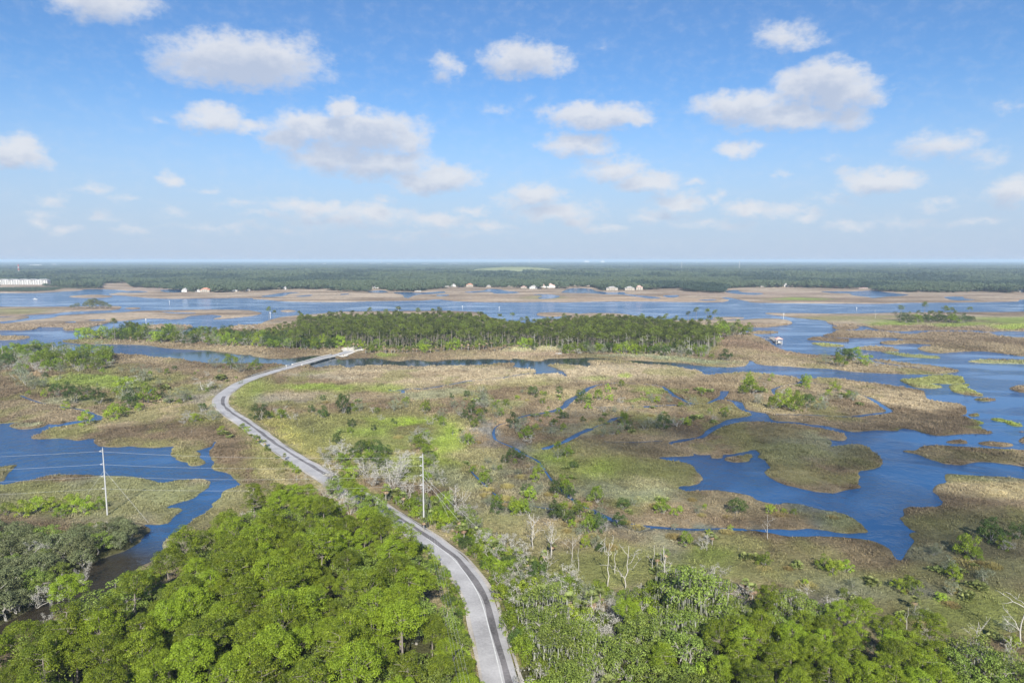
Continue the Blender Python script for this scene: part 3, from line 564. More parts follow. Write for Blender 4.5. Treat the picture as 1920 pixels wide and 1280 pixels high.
# ------------------------------------------------------------------ water
def water_mat():
    m, nt, out = new_mat("tidal_water"); L = nt.links.new
    geo = N(nt, "ShaderNodeNewGeometry")
    b = N(nt, "ShaderNodeBsdfPrincipled")
    b.inputs["Roughness"].default_value = 0.10; b.inputs["IOR"].default_value = 1.333
    def nz(scale, detail, stretch=(1, 1, 1), rough=0.6, dist=0.0):
        mp = N(nt, "ShaderNodeMapping"); mp.inputs["Scale"].default_value = stretch
        t = N(nt, "ShaderNodeTexNoise"); t.inputs["Scale"].default_value = scale; t.inputs["Detail"].default_value = detail
        t.inputs["Roughness"].default_value = rough; t.inputs["Distortion"].default_value = dist
        L(geo.outputs["Position"], mp.inputs["Vector"]); L(mp.outputs["Vector"], t.inputs["Vector"]); return t.outputs["Fac"]
    rip = nz(1.1, 4, (1, 0.8, 1), 0.6); chop = nz(0.22, 3, (1, 0.7, 1), 0.55)
    wind = nz(0.012, 5, (0.55, 1.6, 1), 0.62, 1.2)
    # wind: 0 in sheltered slicks, 1 on ruffled water
    mr = N(nt, "ShaderNodeMapRange", interpolation_type="SMOOTHSTEP"); mr.inputs["From Min"].default_value = 0.40; mr.inputs["From Max"].default_value = 0.58
    mr.inputs["To Min"].default_value = 0.0; mr.inputs["To Max"].default_value = 1.0
    L(wind, mr.inputs["Value"])
    # the reach under the wooded island is sheltered by its trees
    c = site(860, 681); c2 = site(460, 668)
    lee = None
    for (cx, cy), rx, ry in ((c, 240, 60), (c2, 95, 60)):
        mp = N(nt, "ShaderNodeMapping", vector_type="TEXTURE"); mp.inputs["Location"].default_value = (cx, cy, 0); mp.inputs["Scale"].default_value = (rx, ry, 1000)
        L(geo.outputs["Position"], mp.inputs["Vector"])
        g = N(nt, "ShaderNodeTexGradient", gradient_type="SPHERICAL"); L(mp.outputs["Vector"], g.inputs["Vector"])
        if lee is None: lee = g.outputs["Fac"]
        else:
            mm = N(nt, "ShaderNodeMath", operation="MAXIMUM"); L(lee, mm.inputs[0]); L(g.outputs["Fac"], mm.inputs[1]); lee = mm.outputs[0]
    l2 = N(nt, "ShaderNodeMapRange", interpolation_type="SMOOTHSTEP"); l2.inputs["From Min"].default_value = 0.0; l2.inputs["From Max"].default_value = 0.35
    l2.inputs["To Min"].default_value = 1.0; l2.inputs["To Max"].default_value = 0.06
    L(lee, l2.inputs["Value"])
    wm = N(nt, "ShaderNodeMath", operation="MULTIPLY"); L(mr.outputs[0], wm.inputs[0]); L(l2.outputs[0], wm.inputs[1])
    st = N(nt, "ShaderNodeMapRange"); st.inputs["To Min"].default_value = 0.07; st.inputs["To Max"].default_value = 0.9
    L(wm.outputs[0], st.inputs["Value"])
    st2 = N(nt, "ShaderNodeMath", operation="MULTIPLY"); L(st.outputs[0], st2.inputs[0])
    l3 = N(nt, "ShaderNodeMapRange"); l3.inputs["From Min"].default_value = 0.06; l3.inputs["From Max"].default_value = 1; l3.inputs["To Min"].default_value = 0.10; l3.inputs["To Max"].default_value = 1
    L(l2.outputs[0], l3.inputs["Value"]); L(l3.outputs[0], st2.inputs[1])
    hh = N(nt, "ShaderNodeMath", operation="MULTIPLY_ADD"); hh.inputs[1].default_value = 2.2; L(chop, hh.inputs[0]); L(rip, hh.inputs[2])
    bp = N(nt, "ShaderNodeBump"); bp.inputs["Distance"].default_value = 0.75
    L(hh.outputs[0], bp.inputs["Height"]); L(st2.outputs[0], bp.inputs["Strength"]); L(bp.outputs["Normal"], b.inputs["Normal"])
    # blue sky reflection put into the base colour, browner over the shallows of the dark creek behind the trees
    tone = nz(0.03, 4, (1, 1, 1), 0.6)
    mx = N(nt, "ShaderNodeMix", data_type="RGBA"); mx.inputs["A"].default_value = (0.012, 0.062, 0.165, 1); mx.inputs["B"].default_value = (0.018, 0.085, 0.21, 1)
    L(tone, mx.inputs["Factor"])
    cx, cy = site(150, 1120)
    mp = N(nt, "ShaderNodeMapping", vector_type="TEXTURE"); mp.inputs["Location"].default_value = (cx, cy, 0); mp.inputs["Scale"].default_value = (55, 42, 1000); L(geo.outputs["Position"], mp.inputs["Vector"])
    g = N(nt, "ShaderNodeTexGradient", gradient_type="SPHERICAL"); L(mp.outputs["Vector"], g.inputs["Vector"])
    gr = N(nt, "ShaderNodeMapRange", interpolation_type="SMOOTHSTEP"); gr.inputs["From Max"].default_value = 0.5; L(g.outputs["Fac"], gr.inputs["Value"])
    ml = N(nt, "ShaderNodeMix", data_type="RGBA"); ml.inputs["A"].default_value = (0.010, 0.018, 0.018, 1); L(l2.outputs[0], ml.inputs["Factor"]); L(mx.outputs["Result"], ml.inputs["B"])  # dark tree reflections in the lee painted into the base colour
    m2 = N(nt, "ShaderNodeMix", data_type="RGBA"); m2.inputs["B"].default_value = (0.030, 0.024, 0.015, 1)
    L(gr.outputs[0], m2.inputs["Factor"]); L(ml.outputs["Result"], m2.inputs["A"])
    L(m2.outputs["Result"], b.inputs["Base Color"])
    L(b.outputs["BSDF"], out.inputs["Surface"]); return m
MAT["water"] = water_mat()
wv = [(-3600, -300, 0), (3600, -300, 0), (3600, 3400, 0), (-3600, 3400, 0)]
tag(link("water", np_mesh("water", wv, [np.array([[0, 1, 2, 3]])], MAT["water"])), kind="structure")

# the mainland floor under the far woods, to the horizon
MAT["woodfloor"] = surf("woodland_floor", (0.05, 0.075, 0.035), 0.95, 0.35, 0.01)
fv = [(-34000, 3050, 0.9), (34000, 3050, 0.9), (34000, 34000, 0.9), (-34000, 34000, 0.9), (-34000, 3050, -2), (34000, 3050, -2)]
tag(link("terrain", np_mesh("terrain", fv, [np.array([[0, 1, 2, 3], [4, 5, 1, 0]])], MAT["woodfloor"])), kind="structure")

# ------------------------------------------------------------------ road
def ribbon(C, o0, o1, z, zo=None, i0=0, i1=None, mat=None, name="road", wob=0.0, dz=None):
    C = C[i0:i1]; T = np.gradient(C, axis=0); T /= np.linalg.norm(T, axis=1, keepdims=True)
    R = np.stack([T[:, 1], -T[:, 0]], 1)
    k = np.arange(len(C))
    w0 = o0 + wob * (vnoise(k / 4.0, k * 0, 2) - 0.5); w1 = o1 + wob * (vnoise(k / 4.0, k * 0, 5) - 0.5)
    a = C + R * np.reshape(w0, (-1, 1)); b = C + R * np.reshape(w1, (-1, 1))
    za = np.full(len(C), z); zb = np.full(len(C), z if zo is None else zo)
    v = np.concatenate([np.column_stack([a, za]), np.column_stack([b, zb])]); n = len(C)
    f = np.array([[i, n + i, n + i + 1, i + 1] for i in range(n - 1)])
    return v, f
def asphalt(name, c, streak=0.25, along=None):
    m, nt, out = new_mat(name); L = nt.links.new
    b = N(nt, "ShaderNodeBsdfPrincipled"); b.inputs["Roughness"].default_value = 0.9; b.inputs["Specular IOR Level"].default_value = 0.2
    geo = N(nt, "ShaderNodeNewGeometry")
    a = N(nt, "ShaderNodeTexNoise"); a.inputs["Scale"].default_value = 0.12; a.inputs["Detail"].default_value = 8; a.inputs["Roughness"].default_value = 0.7
    d = N(nt, "ShaderNodeTexNoise"); d.inputs["Scale"].default_value = 1.8; d.inputs["Detail"].default_value = 4
    L(geo.outputs["Position"], a.inputs["Vector"]); L(geo.outputs["Position"], d.inputs["Vector"])
    ad = N(nt, "ShaderNodeMath", operation="MULTIPLY_ADD"); ad.inputs[1].default_value = 0.4; L(d.outputs["Fac"], ad.inputs[0]); L(a.outputs["Fac"], ad.inputs[2])
    mr = N(nt, "ShaderNodeMapRange"); mr.inputs["From Min"].default_value = 0.5; mr.inputs["From Max"].default_value = 0.9; mr.inputs["To Min"].default_value = 1 - streak; mr.inputs["To Max"].default_value = 1 + streak
    L(ad.outputs[0], mr.inputs["Value"])
    vm = N(nt, "ShaderNodeVectorMath", operation="SCALE"); vm.inputs[0].default_value = c; L(mr.outputs[0], vm.inputs["Scale"])
    L(vm.outputs[0], b.inputs["Base Color"]); L(b.outputs["BSDF"], out.inputs["Surface"]); return m
MAT["road"] = asphalt("worn_pavement", (0.33, 0.322, 0.318), 0.25)
MAT["patch"] = asphalt("dark_repaving", (0.135, 0.127, 0.127), 0.5)
MAT["shoulder"] = asphalt("sandy_shoulder", (0.36, 0.33, 0.29), 0.35)
MAT["paint"] = surf("road_paint", (0.52, 0.52, 0.50), 0.7, 0.4, 0.8)
MAT["verge"] = MAT["marsh"]
ROADZ = 1.15
nR = len(ROAD)
v, f = ribbon(ROAD, -3.35, 3.6, ROADZ)
tag(link("road", np_mesh("road", v, [f], MAT["road"])), kind="structure")
# shoulders and grassed banks down to the marsh
vs = []; fs = []; off = 0
for o0, o1, z0, z1 in ((-4.3, -3.35, ROADZ - .06, ROADZ - .004), (3.6, 4.5, ROADZ - .004, ROADZ - .06)):
    v, f = ribbon(ROAD, o0, o1, z0, z1, wob=0.7); vs.append(v); fs.append(f + off); off += len(v)
tag(link("road_shoulder", np_mesh("road_shoulder", np.concatenate(vs), [np.concatenate(fs)], MAT["shoulder"])), kind="structure")
jb = int(np.argmin(np.abs(ROAD[:, 1] - site(560, 687)[1]) + (np.arange(nR) < nR * 0.6) * 1e6))
je = int(np.argmin(np.abs(ROAD[:, 1] - site(628, 668)[1]) + (np.arange(nR) < nR * 0.6) * 1e6))
vs = []; fs = []; off = 0
for a0, a1 in ((0, jb + 1), (je, nR)):
    for o0, o1, z0, z1 in ((-8.5, -4.5, 0.2, ROADZ - .05), (4.5, 8.5, ROADZ - .05, 0.2)):
        v, f = ribbon(ROAD, o0, o1, z0, z1, i0=a0, i1=a1); vs.append(v); fs.append(f + off); off += len(v)
vv = np.concatenate(vs)
tag(link("road_verge", np_mesh("road_verge", vv, [np.concatenate(fs)], MAT["marsh"], col=marsh_tone(vv[:, :2]))), kind="structure")
# dark repaving strip and worn white line
k0 = 0; k1 = int(np.argmin(np.linalg.norm(ROAD - np.array(site(421, 745)), axis=1)))
v, f = ribbon(ROAD, 0.65, 2.2, ROADZ + .006, i0=k0, i1=k1, wob=0.8)
tag(link("road_patch", np_mesh("road_patch", v, [f], MAT["patch"])), kind="structure")
kl = int(np.argmin(np.linalg.norm(ROAD - np.array(site(790, 1012)), axis=1)))
v, f = ribbon(ROAD, 0.30, 0.52, ROADZ + .010, i0=0, i1=kl)
tag(link("road_line", np_mesh("road_line", v, [f], MAT["paint"])), kind="structure")
# parking ground of pale shell at the end of the bridge
lot = [(632,669),(645,662),(640,656),(652,652),(668,650),(684,652),(682,658),(668,661),(655,667),(645,671)]
P = ragged(smooth_line(sites(lot), lambda p: 2.0), 0.5); n = len(P)
MAT["shell"] = surf("crushed_shell", (0.60, 0.57, 0.51), 0.95, 0.2, 0.3)
tag(link("path", np_mesh("path", np.column_stack([np.concatenate([P, P.mean(0)[None]]), np.full(n + 1, ROADZ - 0.12)]), [np.array([[i, (i + 1) % n, n] for i in range(n)])], MAT["shell"])), kind="structure")
beach = [(428,616.5),(440,613),(455,611),(474,610.5),(478,613),(460,616),(440,617.5)]
P = ragged(smooth_line(sites(beach, .5), lambda p: 4.0), 0.6); n = len(P)
tag(link("beach", np_mesh("beach", np.column_stack([np.concatenate([P, P.mean(0)[None]]), np.full(n + 1, 0.75)]), [np.array([[i, (i + 1) % n, n] for i in range(n)])], MAT["shell"])), kind="structure")
# ------------------------------------------------------------------ foliage
def unit(v): return v / (np.linalg.norm(v, axis=-1, keepdims=True) + 1e-9)

def leaf_cards(P, nrm, size, aspect, tint, r, jit=0.8):
    """one small diamond-cut leaf spray per point; nrm = the way it faces"""
    n = len(P)
    nn = unit(nrm + r.normal(0, jit, (n, 3)))
    ref = unit(r.normal(0, 1, (n, 3)))
    a = unit(np.cross(nn, ref)); b = np.cross(nn, a)
    s = size * r.uniform(0.6, 1.35, (n, 1)); h = s * aspect
    v = np.stack([P - a * s, P - b * h * 0.7 + nn * s * 0.15, P + a * s, P + b * h], 1).reshape(-1, 3)
    f = np.arange(n * 4).reshape(n, 4)
    return v, f, np.repeat(tint, 4)

def lobes_to_leaves(C, R, per, size, r, flat=0.75, aspect=0.6, upbias=0.5, jit=0.7, tintbase=None, inner=0.25):
    """leaf sprays over the upper shells of many small clumps"""
    Ps = []; Ns = []; Ts = []
    for i, (c, rad) in enumerate(zip(C, R)):
        k = max(3, int(per * (rad / np.mean(R)) ** 2))
        d = unit(r.normal(0, 1, (k, 3))); d[:, 2] = np.where(d[:, 2] < -0.35, -d[:, 2], d[:, 2])
        q = rad * (1 - inner * r.random((k, 1)) ** 2)
        p = c + d * q * np.array([1, 1, flat])
        Ps.append(p); Ns.append(d + np.array([0, 0, upbias]))
        t0 = r.uniform(0.25, 0.75) if tintbase is None else tintbase[i]
        Ts.append(np.clip(t0 + r.normal(0, 0.16, k), 0, 1))
    P = np.concatenate(Ps); Nn = np.concatenate(Ns); T = np.concatenate(Ts)
    return leaf_cards(P, Nn, size, aspect, T, r, jit)

def limb(mb, p0, p1, r0, r1, r, bend=0.12, seg=4, sides=5):
    p0 = np.array(p0, float); p1 = np.array(p1, float); L = np.linalg.norm(p1 - p0)
    t = np.linspace(0, 1, seg + 1)[:, None]
    off = r.normal(0, bend * L, (seg + 1, 3)) * np.sin(t * np.pi)
    pts = p0 * (1 - t) + p1 * t + off
    mb.tube([tuple(p) for p in pts], list(np.linspace(r0, r1, seg + 1)), sides)
    return pts

def dome_dirs(k, r, zmin=-0.1, jit=0.18):
    i = np.arange(k) + 0.5
    z = 1 - i / k * (1 - zmin); ph = i * 2.399963 + r.uniform(0, 6)
    d = np.stack([np.sqrt(np.maximum(0, 1 - z * z)) * np.cos(ph), np.sqrt(np.maximum(0, 1 - z * z)) * np.sin(ph), z], 1)
    return unit(d + r.normal(0, jit, (k, 3)))

PROTO = {}     # kind -> list of [(part name, mesh), ...]
def proto(kind, parts): PROTO.setdefault(kind, []).append(parts)

# pine with a rounded, billowing crown of needle puffs (about 15 m tall, 8 m across)
def make_pine(seed):
    r = np.random.default_rng(seed)
    h = r.uniform(13.5, 16.0); R = r.uniform(3.3, 4.3); ch = r.uniform(5.5, 8.0)
    base = h - ch; mb = MB()
    lean = r.normal(0, 0.35, 2)
    limb(mb, (0, 0, -0.5), (lean[0], lean[1], h - 1.0), 0.24, 0.07, r, 0.01, 6, 6)
    C = []; Rd = []
    nl = int(r.integers(6, 9))
    for k in range(nl):                       # whorls of boughs, each ending in several puffs
        t = (k + 0.3) / nl; z = base + ch * t
        reach = R * (math.sin(math.pi * (0.25 + 0.62 * t)) ** 0.8) * (1.05 if t < 0.7 else 0.9)
        nb = int(r.integers(4, 7)) if t < 0.85 else 3
        a0 = r.uniform(0, 6.28)
        for b in range(nb):
            if r.random() < 0.1: continue
            a = a0 + b * 6.28 / nb + r.normal(0, 0.25); rr = reach * r.uniform(0.7, 1.12)
            tip = np.array([lean[0] * t + rr * math.cos(a), lean[1] * t + rr * math.sin(a), z + rr * r.uniform(0.05, 0.35)])
            limb(mb, (lean[0] * t, lean[1] * t, z - 0.2), tip, 0.07, 0.025, r, 0.04, 2, 4)
            for q in range(int(r.integers(2, 4))):
                s = 1 - 0.36 * q * r.uniform(0.6, 1)
                C.append(np.array([tip[0] * s, tip[1] * s, tip[2] + .25 * q]) + r.normal(0, 0.5, 3) * np.array([1, 1, 0.7])); Rd.append(r.uniform(0.62, 1.12))
    for q in range(5): C.append(np.array([lean[0], lean[1], h - 0.6]) + r.normal(0, 0.7, 3)); Rd.append(r.uniform(0.7, 1.0))
    C = np.array(C); Rd = np.array(Rd)
    v, f, t = lobes_to_leaves(C, Rd, 115, 0.128, r, 0.78, 0.6, 0.40, 0.5, inner=.3)
    proto("pine", [("trunk", mb.mesh("pine_trunk", MAT["bark"])), ("crown", np_mesh("pine_crown", v, f, MAT["pine"], tint=t))])
for s in range(4): make_pine(100 + s)
# the same pine in full billow: a broad dome of puffs
def make_dome_pine(seed):
    r = np.random.default_rng(seed); h = r.uniform(13.5, 16.5); R = r.uniform(3.9, 5.0); mb = MB(); hz_ = R * r.uniform(.75, 1.0); zc = h - hz_
    limb(mb, (0, 0, -.5), (0, 0, h - 1.2), .26, .08, r, .01, 6, 6)
    C = []; Rd = []
    off = r.normal(0, .5, (3, 2))
    for d in dome_dirs(74, r, -.38, .16):
        k = .86 + .22 * math.sin(3 * math.atan2(d[1], d[0]) + seed) * (1 - d[2]) * .6
        C.append(np.array([0, 0, zc]) + d * np.array([R, R, hz_]) * k * r.uniform(.80, 1.06)); Rd.append(r.uniform(.62, 1.08))
        if r.random() < .25: limb(mb, (0, 0, zc - 1.5), C[-1], .07, .025, r, .05, 3, 4)
    for q in range(14): C.append(np.array([0, 0, zc]) + unit(r.normal(0, 1, 3)) * np.array([R, R, hz_]) * .5); Rd.append(r.uniform(.7, 1.0))
    v, f, t = lobes_to_leaves(np.array(C), np.array(Rd), 115, .122, r, .82, .6, .4, .55, inner=.3)
    proto("pine", [("trunk", mb.mesh("pine_trunk", MAT["bark"])), ("crown", np_mesh("pine_crown", v, f, MAT["pine"], tint=t))])
for s in range(6): make_dome_pine(120 + s)

# broad live oak, grey-green, some with moss
def make_oak(seed, moss=False, kind="oak", h=None, bare=0.12, mat="oak"):
    r = np.random.default_rng(seed)
    h = h or r.uniform(7.5, 10.5); R = h * r.uniform(0.42, 0.56); mb = MB(); tips = []
    nf = int(r.integers(3, 6)); fork = h * r.uniform(0.15, 0.28)
    limb(mb, (0, 0, -0.4), (r.normal(0, .2), r.normal(0, .2), fork), 0.32, 0.25, r, 0.03, 3, 6)
    for k in range(nf):
        a = k * 6.28 / nf + r.normal(0, 0.3); q = R * r.uniform(0.45, 0.8)
        e = np.array([q * math.cos(a), q * math.sin(a), h * r.uniform(0.55, 0.85)])
        pts = limb(mb, (0, 0, fork), e, 0.2, 0.07, r, 0.09, 4, 5)
        for j in range(3):
            s = pts[int(r.integers(1, 4))]; e2 = s + np.array([math.cos(a + r.normal(0, .9)), math.sin(a + r.normal(0, .9)), r.uniform(0.1, 0.9)]) * R * r.uniform(.3, .6)
            limb(mb, s, e2, 0.07, 0.025, r, 0.1, 3, 4); tips.append(e2)
        tips.append(e)
    D = dome_dirs(44, r, -0.25, 0.25); C = []; Rd = []
    for d in D:
        if r.random() < bare: continue
        C.append(np.array([0, 0, h * 0.52]) + d * np.array([R, R, h * 0.42]) * r.uniform(0.72, 1.06)); Rd.append(r.uniform(0.7, 1.35))
    for p in tips: C.append(p + r.normal(0, 0.3, 3)); Rd.append(r.uniform(0.7, 1.1))
    v, f, t = lobes_to_leaves(np.array(C), np.array(Rd), 75, 0.16, r, 0.72, 0.7, 0.45, 0.6)
    parts = [("trunk", mb.mesh("oak_trunk", MAT["bark_grey"])), ("crown", np_mesh("oak_crown", v, f, MAT[mat], tint=t))]
    if moss:
        V = []; Fc = []; T = []; n = 0
        for c, rd in zip(C, Rd):
            if c[2] > h * 0.9 and r.random() < 0.5: continue
            for q in range(int(r.integers(5, 10))):
                p = c + unit(r.normal(0, 1, 3)) * rd * np.array([1.05, 1.05, 0.4]); L = r.uniform(0.5, 1.9); wd = r.uniform(0.07, 0.16); a = r.uniform(0, 3.14)
                dx, dy = math.cos(a) * wd, math.sin(a) * wd
                V += [(p[0] - dx, p[1] - dy, p[2]), (p[0] + dx, p[1] + dy, p[2]), (p[0] + dx * .8 + r.normal(0, .06), p[1] + dy * .8, p[2] - L * .6), (p[0] + r.normal(0, .08), p[1], p[2] - L)]
                Fc.append((n, n + 1, n + 2, n + 3)); n += 4; T += [r.uniform(0.2, 0.9)] * 4
        parts.append(("moss", np_mesh("hanging_moss", np.array(V), np.array(Fc), MAT["moss"], tint=np.array(T))))
    proto(kind, parts)
for s in range(5): make_oak(200 + s)
for s in range(4): make_oak(220 + s, True, "mossy_oak", bare=0.3)
for s in range(4): make_oak(240 + s, False, "grove_oak", 6.5 + s * 0.5, bare=0.3, mat="oak_far")

# grey dead-crowned oak: many fine twigs, nearly leafless
def make_pale(seed, h, kind="pale_tree"):
    r = np.random.default_rng(seed); mb = MB(); tips = []
    nf = int(r.integers(3, 5)); R = h * r.uniform(0.4, 0.55)
    for k in range(nf):
        a = k * 6.28 / nf + r.normal(0, .4); b0 = np.array([0.12 * math.cos(a), 0.12 * math.sin(a), -0.2])
        e = np.array([R * .7 * math.cos(a), R * .7 * math.sin(a), h * r.uniform(.6, .9)])
        pts = limb(mb, b0, e, 0.016 * h, 0.006 * h, r, 0.07, 4, 5); tips.append(pts[-1])
        for j in range(5):
            s = pts[int(r.integers(1, 5))]; d = unit(np.array([math.cos(a + r.normal(0, 1.1)), math.sin(a + r.normal(0, 1.1)), r.uniform(.1, 1.2)]))
            p2 = limb(mb, s, s + d * R * r.uniform(.35, .75), 0.007 * h, 0.003 * h, r, 0.09, 3, 4); tips.append(p2[-1]); tips.append(p2[-2])
    tips = np.array(tips); C = tips + r.normal(0, 0.05 * h, tips.shape); Rd = r.uniform(0.09, 0.17, len(C)) * h
    # twig sprays: thin cards pointing outwards
    v, f, t = lobes_to_leaves(C, Rd, 30, 0.028 * h, r, 0.8, 0.3, 0.3, 1.0, inner=0.9)
    proto(kind, [("trunk", mb.mesh("pale_limbs", MAT["bleached"])), ("twigs", np_mesh("pale_twigs", v, f, MAT["pale"], tint=t))])
for s in range(5): make_pale(300 + s, 5.5)
for s in range(4): make_pale(320 + s, 2.2, "pale_shrub")

# bare white snag with a few crooked arms
def make_snag(seed, h, arms, kind="snag", fork=False):
    r = np.random.default_rng(seed); mb = MB()
    top = (r.normal(0, .05) * h, r.normal(0, .05) * h, h)
    pts = limb(mb, (0, 0, -0.3), top, 0.010 * h + 0.03, 0.0035 * h, r, 0.018, 7, 6)
    for k in range(arms):
        s = pts[int(r.integers(2, 6))]; a = r.uniform(0, 6.28) if not fork else k * 3.14 + r.normal(0, .4)
        d = unit(np.array([math.cos(a), math.sin(a) * .6, r.uniform(.45, 1.5)])); L = h * r.uniform(.20, .44) * (1.3 if fork else 1)
        q = limb(mb, s, s + d * L, 0.0055 * h + 0.01, 0.0022 * h, r, 0.10, 4, 5)
        for j in range(3):
            s2 = q[int(r.integers(2, 5))]; d2 = unit(d + r.normal(0, .8, 3)); limb(mb, s2, s2 + d2 * L * r.uniform(.2, .5), 0.0045 * h, 0.002 * h, r, 0.08, 2, 4)
    proto(kind, [("trunk", mb.mesh("snag_trunk", MAT["bleached"], True))])
for s in range(5): make_snag(400 + s, 10.0, 4 + s % 3)
for s in range(3): make_snag(420 + s, 9.0, 6, "forked_snag", True)
for s in range(3): make_snag(440 + s, 5.0, 1, "bare_post")
for s in range(3): make_snag(460 + s, 7.5, 14, "branchy_snag")

# shrubs: a dome of leaf clumps on many stems
def make_shrub(seed, kind, mat, size=0.13, ragged_=0.2, tall=0.75, per=48, nl=30, moss=False):
    r = np.random.default_rng(seed); R = 1.0; hh = 2 * tall; C = []; Rd = []; mb = MB()
    for d in dome_dirs(nl, r, -0.12, 0.25):
        C.append(np.array([0, 0, hh * 0.32]) + d * np.array([R, R, hh * 0.62]) * r.uniform(1 - ragged_ * 1.6, 1 + ragged_)); Rd.append(r.uniform(0.20, 0.36))
    C = np.array(C); C[:, 2] = np.maximum(C[:, 2], 0.12)
    v, f, t = lobes_to_leaves(C, np.array(Rd), per * 1.5, size * 0.42, r, 0.85, 0.65, 0.4, 0.5)
    for k in range(7):
        c = C[int(r.integers(0, len(C)))]; limb(mb, (r.normal(0, .1), r.normal(0, .1), -.1), c, .035, .012, r, .06, 3, 4)
    proto(kind, [("stems", mb.mesh("shrub_stems", MAT["bark_grey"])), ("foliage", np_mesh("shrub_foliage", v, f, MAT[mat], tint=t))])
for s in range(4): make_shrub(500 + s, "dark_shrub", "myrtle")
for s in range(4): make_shrub(520 + s, "green_shrub", "shrub", ragged_=0.25)
for s in range(4): make_shrub(540 + s, "bright_shrub", "bright", ragged_=0.3)
for s in range(4): make_shrub(560 + s, "grey_shrub", "grey", ragged_=0.4, per=30, size=0.11)
for s in range(3): make_shrub(580 + s, "cone_shrub", "shrub", tall=1.5, nl=26)

# grassy tussock
def make_tussock(seed):
    r = np.random.default_rng(seed); n = 420
    a = r.uniform(0, 6.28, n); q = np.sqrt(r.random(n)); x = q * np.cos(a); y = q * np.sin(a)
    h = r.uniform(0.35, 0.75, n) * (1.1 - q * .6); le = 0.25
    b0 = np.stack([x, y, -0.05 + 0 * x], 1); tip = np.stack([x + x * le + r.normal(0, .12, n), y + y * le + r.normal(0, .12, n), h], 1)
    t = a + 1.57 + r.normal(0, .6, n); wv_ = np.stack([np.cos(t), np.sin(t), 0 * t], 1) * 0.05
    v = np.stack([b0 - wv_, b0 + wv_, tip], 1).reshape(-1, 3); f = np.arange(3 * n).reshape(n, 3)
    proto("tussock", [("blades", np_mesh("tussock_blades", v, f, MAT["tussock"], tint=np.repeat(np.clip(r.normal(.5, .25, n), 0, 1), 3)))])
for s in range(4): make_tussock(600 + s)

# cabbage palm: bare trunk with old boots, ball of fan fronds, dry skirt
def fronds(r, n, z0, L, elev, seg=5, wide=0.62):
    V = []; Fq = []; T = []
    for k in range(n):
        a = k * 2.39996 + r.normal(0, .2); e = r.uniform(*elev); l = L * r.uniform(.8, 1.15)
        d = np.array([math.cos(a) * math.cos(e), math.sin(a) * math.cos(e), math.sin(e)]); s = np.array([-math.sin(a), math.cos(a), 0]); u = np.cross(s, d)
        c = np.array([0, 0, z0]) + d * l * 0.45; t0 = r.uniform(.25, .85)
        for j in range(7):                     # a fan of blades
            w_ = (j - 3) / 3 * wide * 1.35; dd = d * math.cos(w_) + s * math.sin(w_)
            tip = c + dd * l * 0.6 - np.array([0, 0, 1]) * l * (.10 + .12 * abs(w_)) ; m = (c + tip) / 2 + u * .03
            n0 = len(V); q = s * math.cos(w_) - d * math.sin(w_)
            V += [c, m + q * l * .055, tip, m - q * l * .055]; Fq.append((n0, n0 + 1, n0 + 2, n0 + 3)); T += [np.clip(t0 + r.normal(0, .1), 0, 1)] * 4
        n0 = len(V); V += [np.array([0, 0, z0]) - s * .02, np.array([0, 0, z0]) + s * .02, c + s * .02, c - s * .02]; Fq.append((n0, n0 + 1, n0 + 2, n0 + 3)); T += [t0] * 4
    return np.array(V), np.array(Fq), np.array(T)
def make_palm(seed, h, kind="palm"):
    r = np.random.default_rng(seed); mb = MB()
    limb(mb, (0, 0, -0.3), (r.normal(0, .15), r.normal(0, .15), h), 0.17, 0.13, r, 0.02, 5, 7)
    v, f, t = fronds(r, 30, h, 1.55, (-0.3, 1.35)); v2, f2, t2 = fronds(r, 9, h - .15, 1.35, (-1.25, -0.5))
    proto(kind, [("trunk", mb.mesh("palm_trunk", MAT["bark_grey"])), ("fronds", np_mesh("palm_fronds", v, f, MAT["palm"], tint=t)), ("dry_skirt", np_mesh("palm_dry_skirt", v2, f2, MAT["frond_dry"], tint=t2))])
for s in range(4): make_palm(700 + s, 3.0 + s * 0.6)
def make_palmetto(seed):
    r = np.random.default_rng(seed); V = []; Fq = []; T = []
    for k in range(9):
        c = np.array([*(r.normal(0, .42, 2)), 0]); v, f, t = fronds(r, 9, r.uniform(.1, .4), .62, (0.05, 1.3)); Fq.append(f + sum(len(q) for q in V)); V.append(v + c); T.append(t)
    proto("palmetto", [("fronds", np_mesh("palmetto_fronds", np.concatenate(V), np.concatenate(Fq), MAT["palm"], tint=np.concatenate(T)))])
for s in range(4): make_palmetto(740 + s)

# tall island pine: long bare stem, small flat-topped crown
def make_tall_pine(seed):
    r = np.random.default_rng(seed); h = r.uniform(15, 19); mb = MB(); C = []; Rd = []
    ln = r.normal(0, .4, 2)
    limb(mb, (0, 0, -.4), (ln[0], ln[1], h - .6), .26, .09, r, .012, 5, 5)
    R = r.uniform(3.1, 4.4); z0 = h * r.uniform(.70, .79)
    for k in range(22):
        t = r.random() ** .6; z = z0 + (h - z0) * t; a = r.uniform(0, 6.28); q = R * (1 - .45 * t) * math.sqrt(r.uniform(.1, 1))
        tip = np.array([ln[0] + q * math.cos(a), ln[1] + q * math.sin(a), z + .4]); C.append(tip); Rd.append(r.uniform(.9, 1.5))
        if k % 2 == 0: limb(mb, (ln[0] * t, ln[1] * t, z - .5), tip, .06, .03, r, .04, 2, 3)
    v, f, t = lobes_to_leaves(np.array(C), np.array(Rd), 44, .26, r, .70, .65, .45, .45)
    proto("tall_pine", [("trunk", mb.mesh("tall_pine_trunk", MAT["bark_pine"])), ("crown", np_mesh("tall_pine_crown", v, f, MAT["pine_far"], tint=t))])
for s in range(6): make_tall_pine(800 + s)

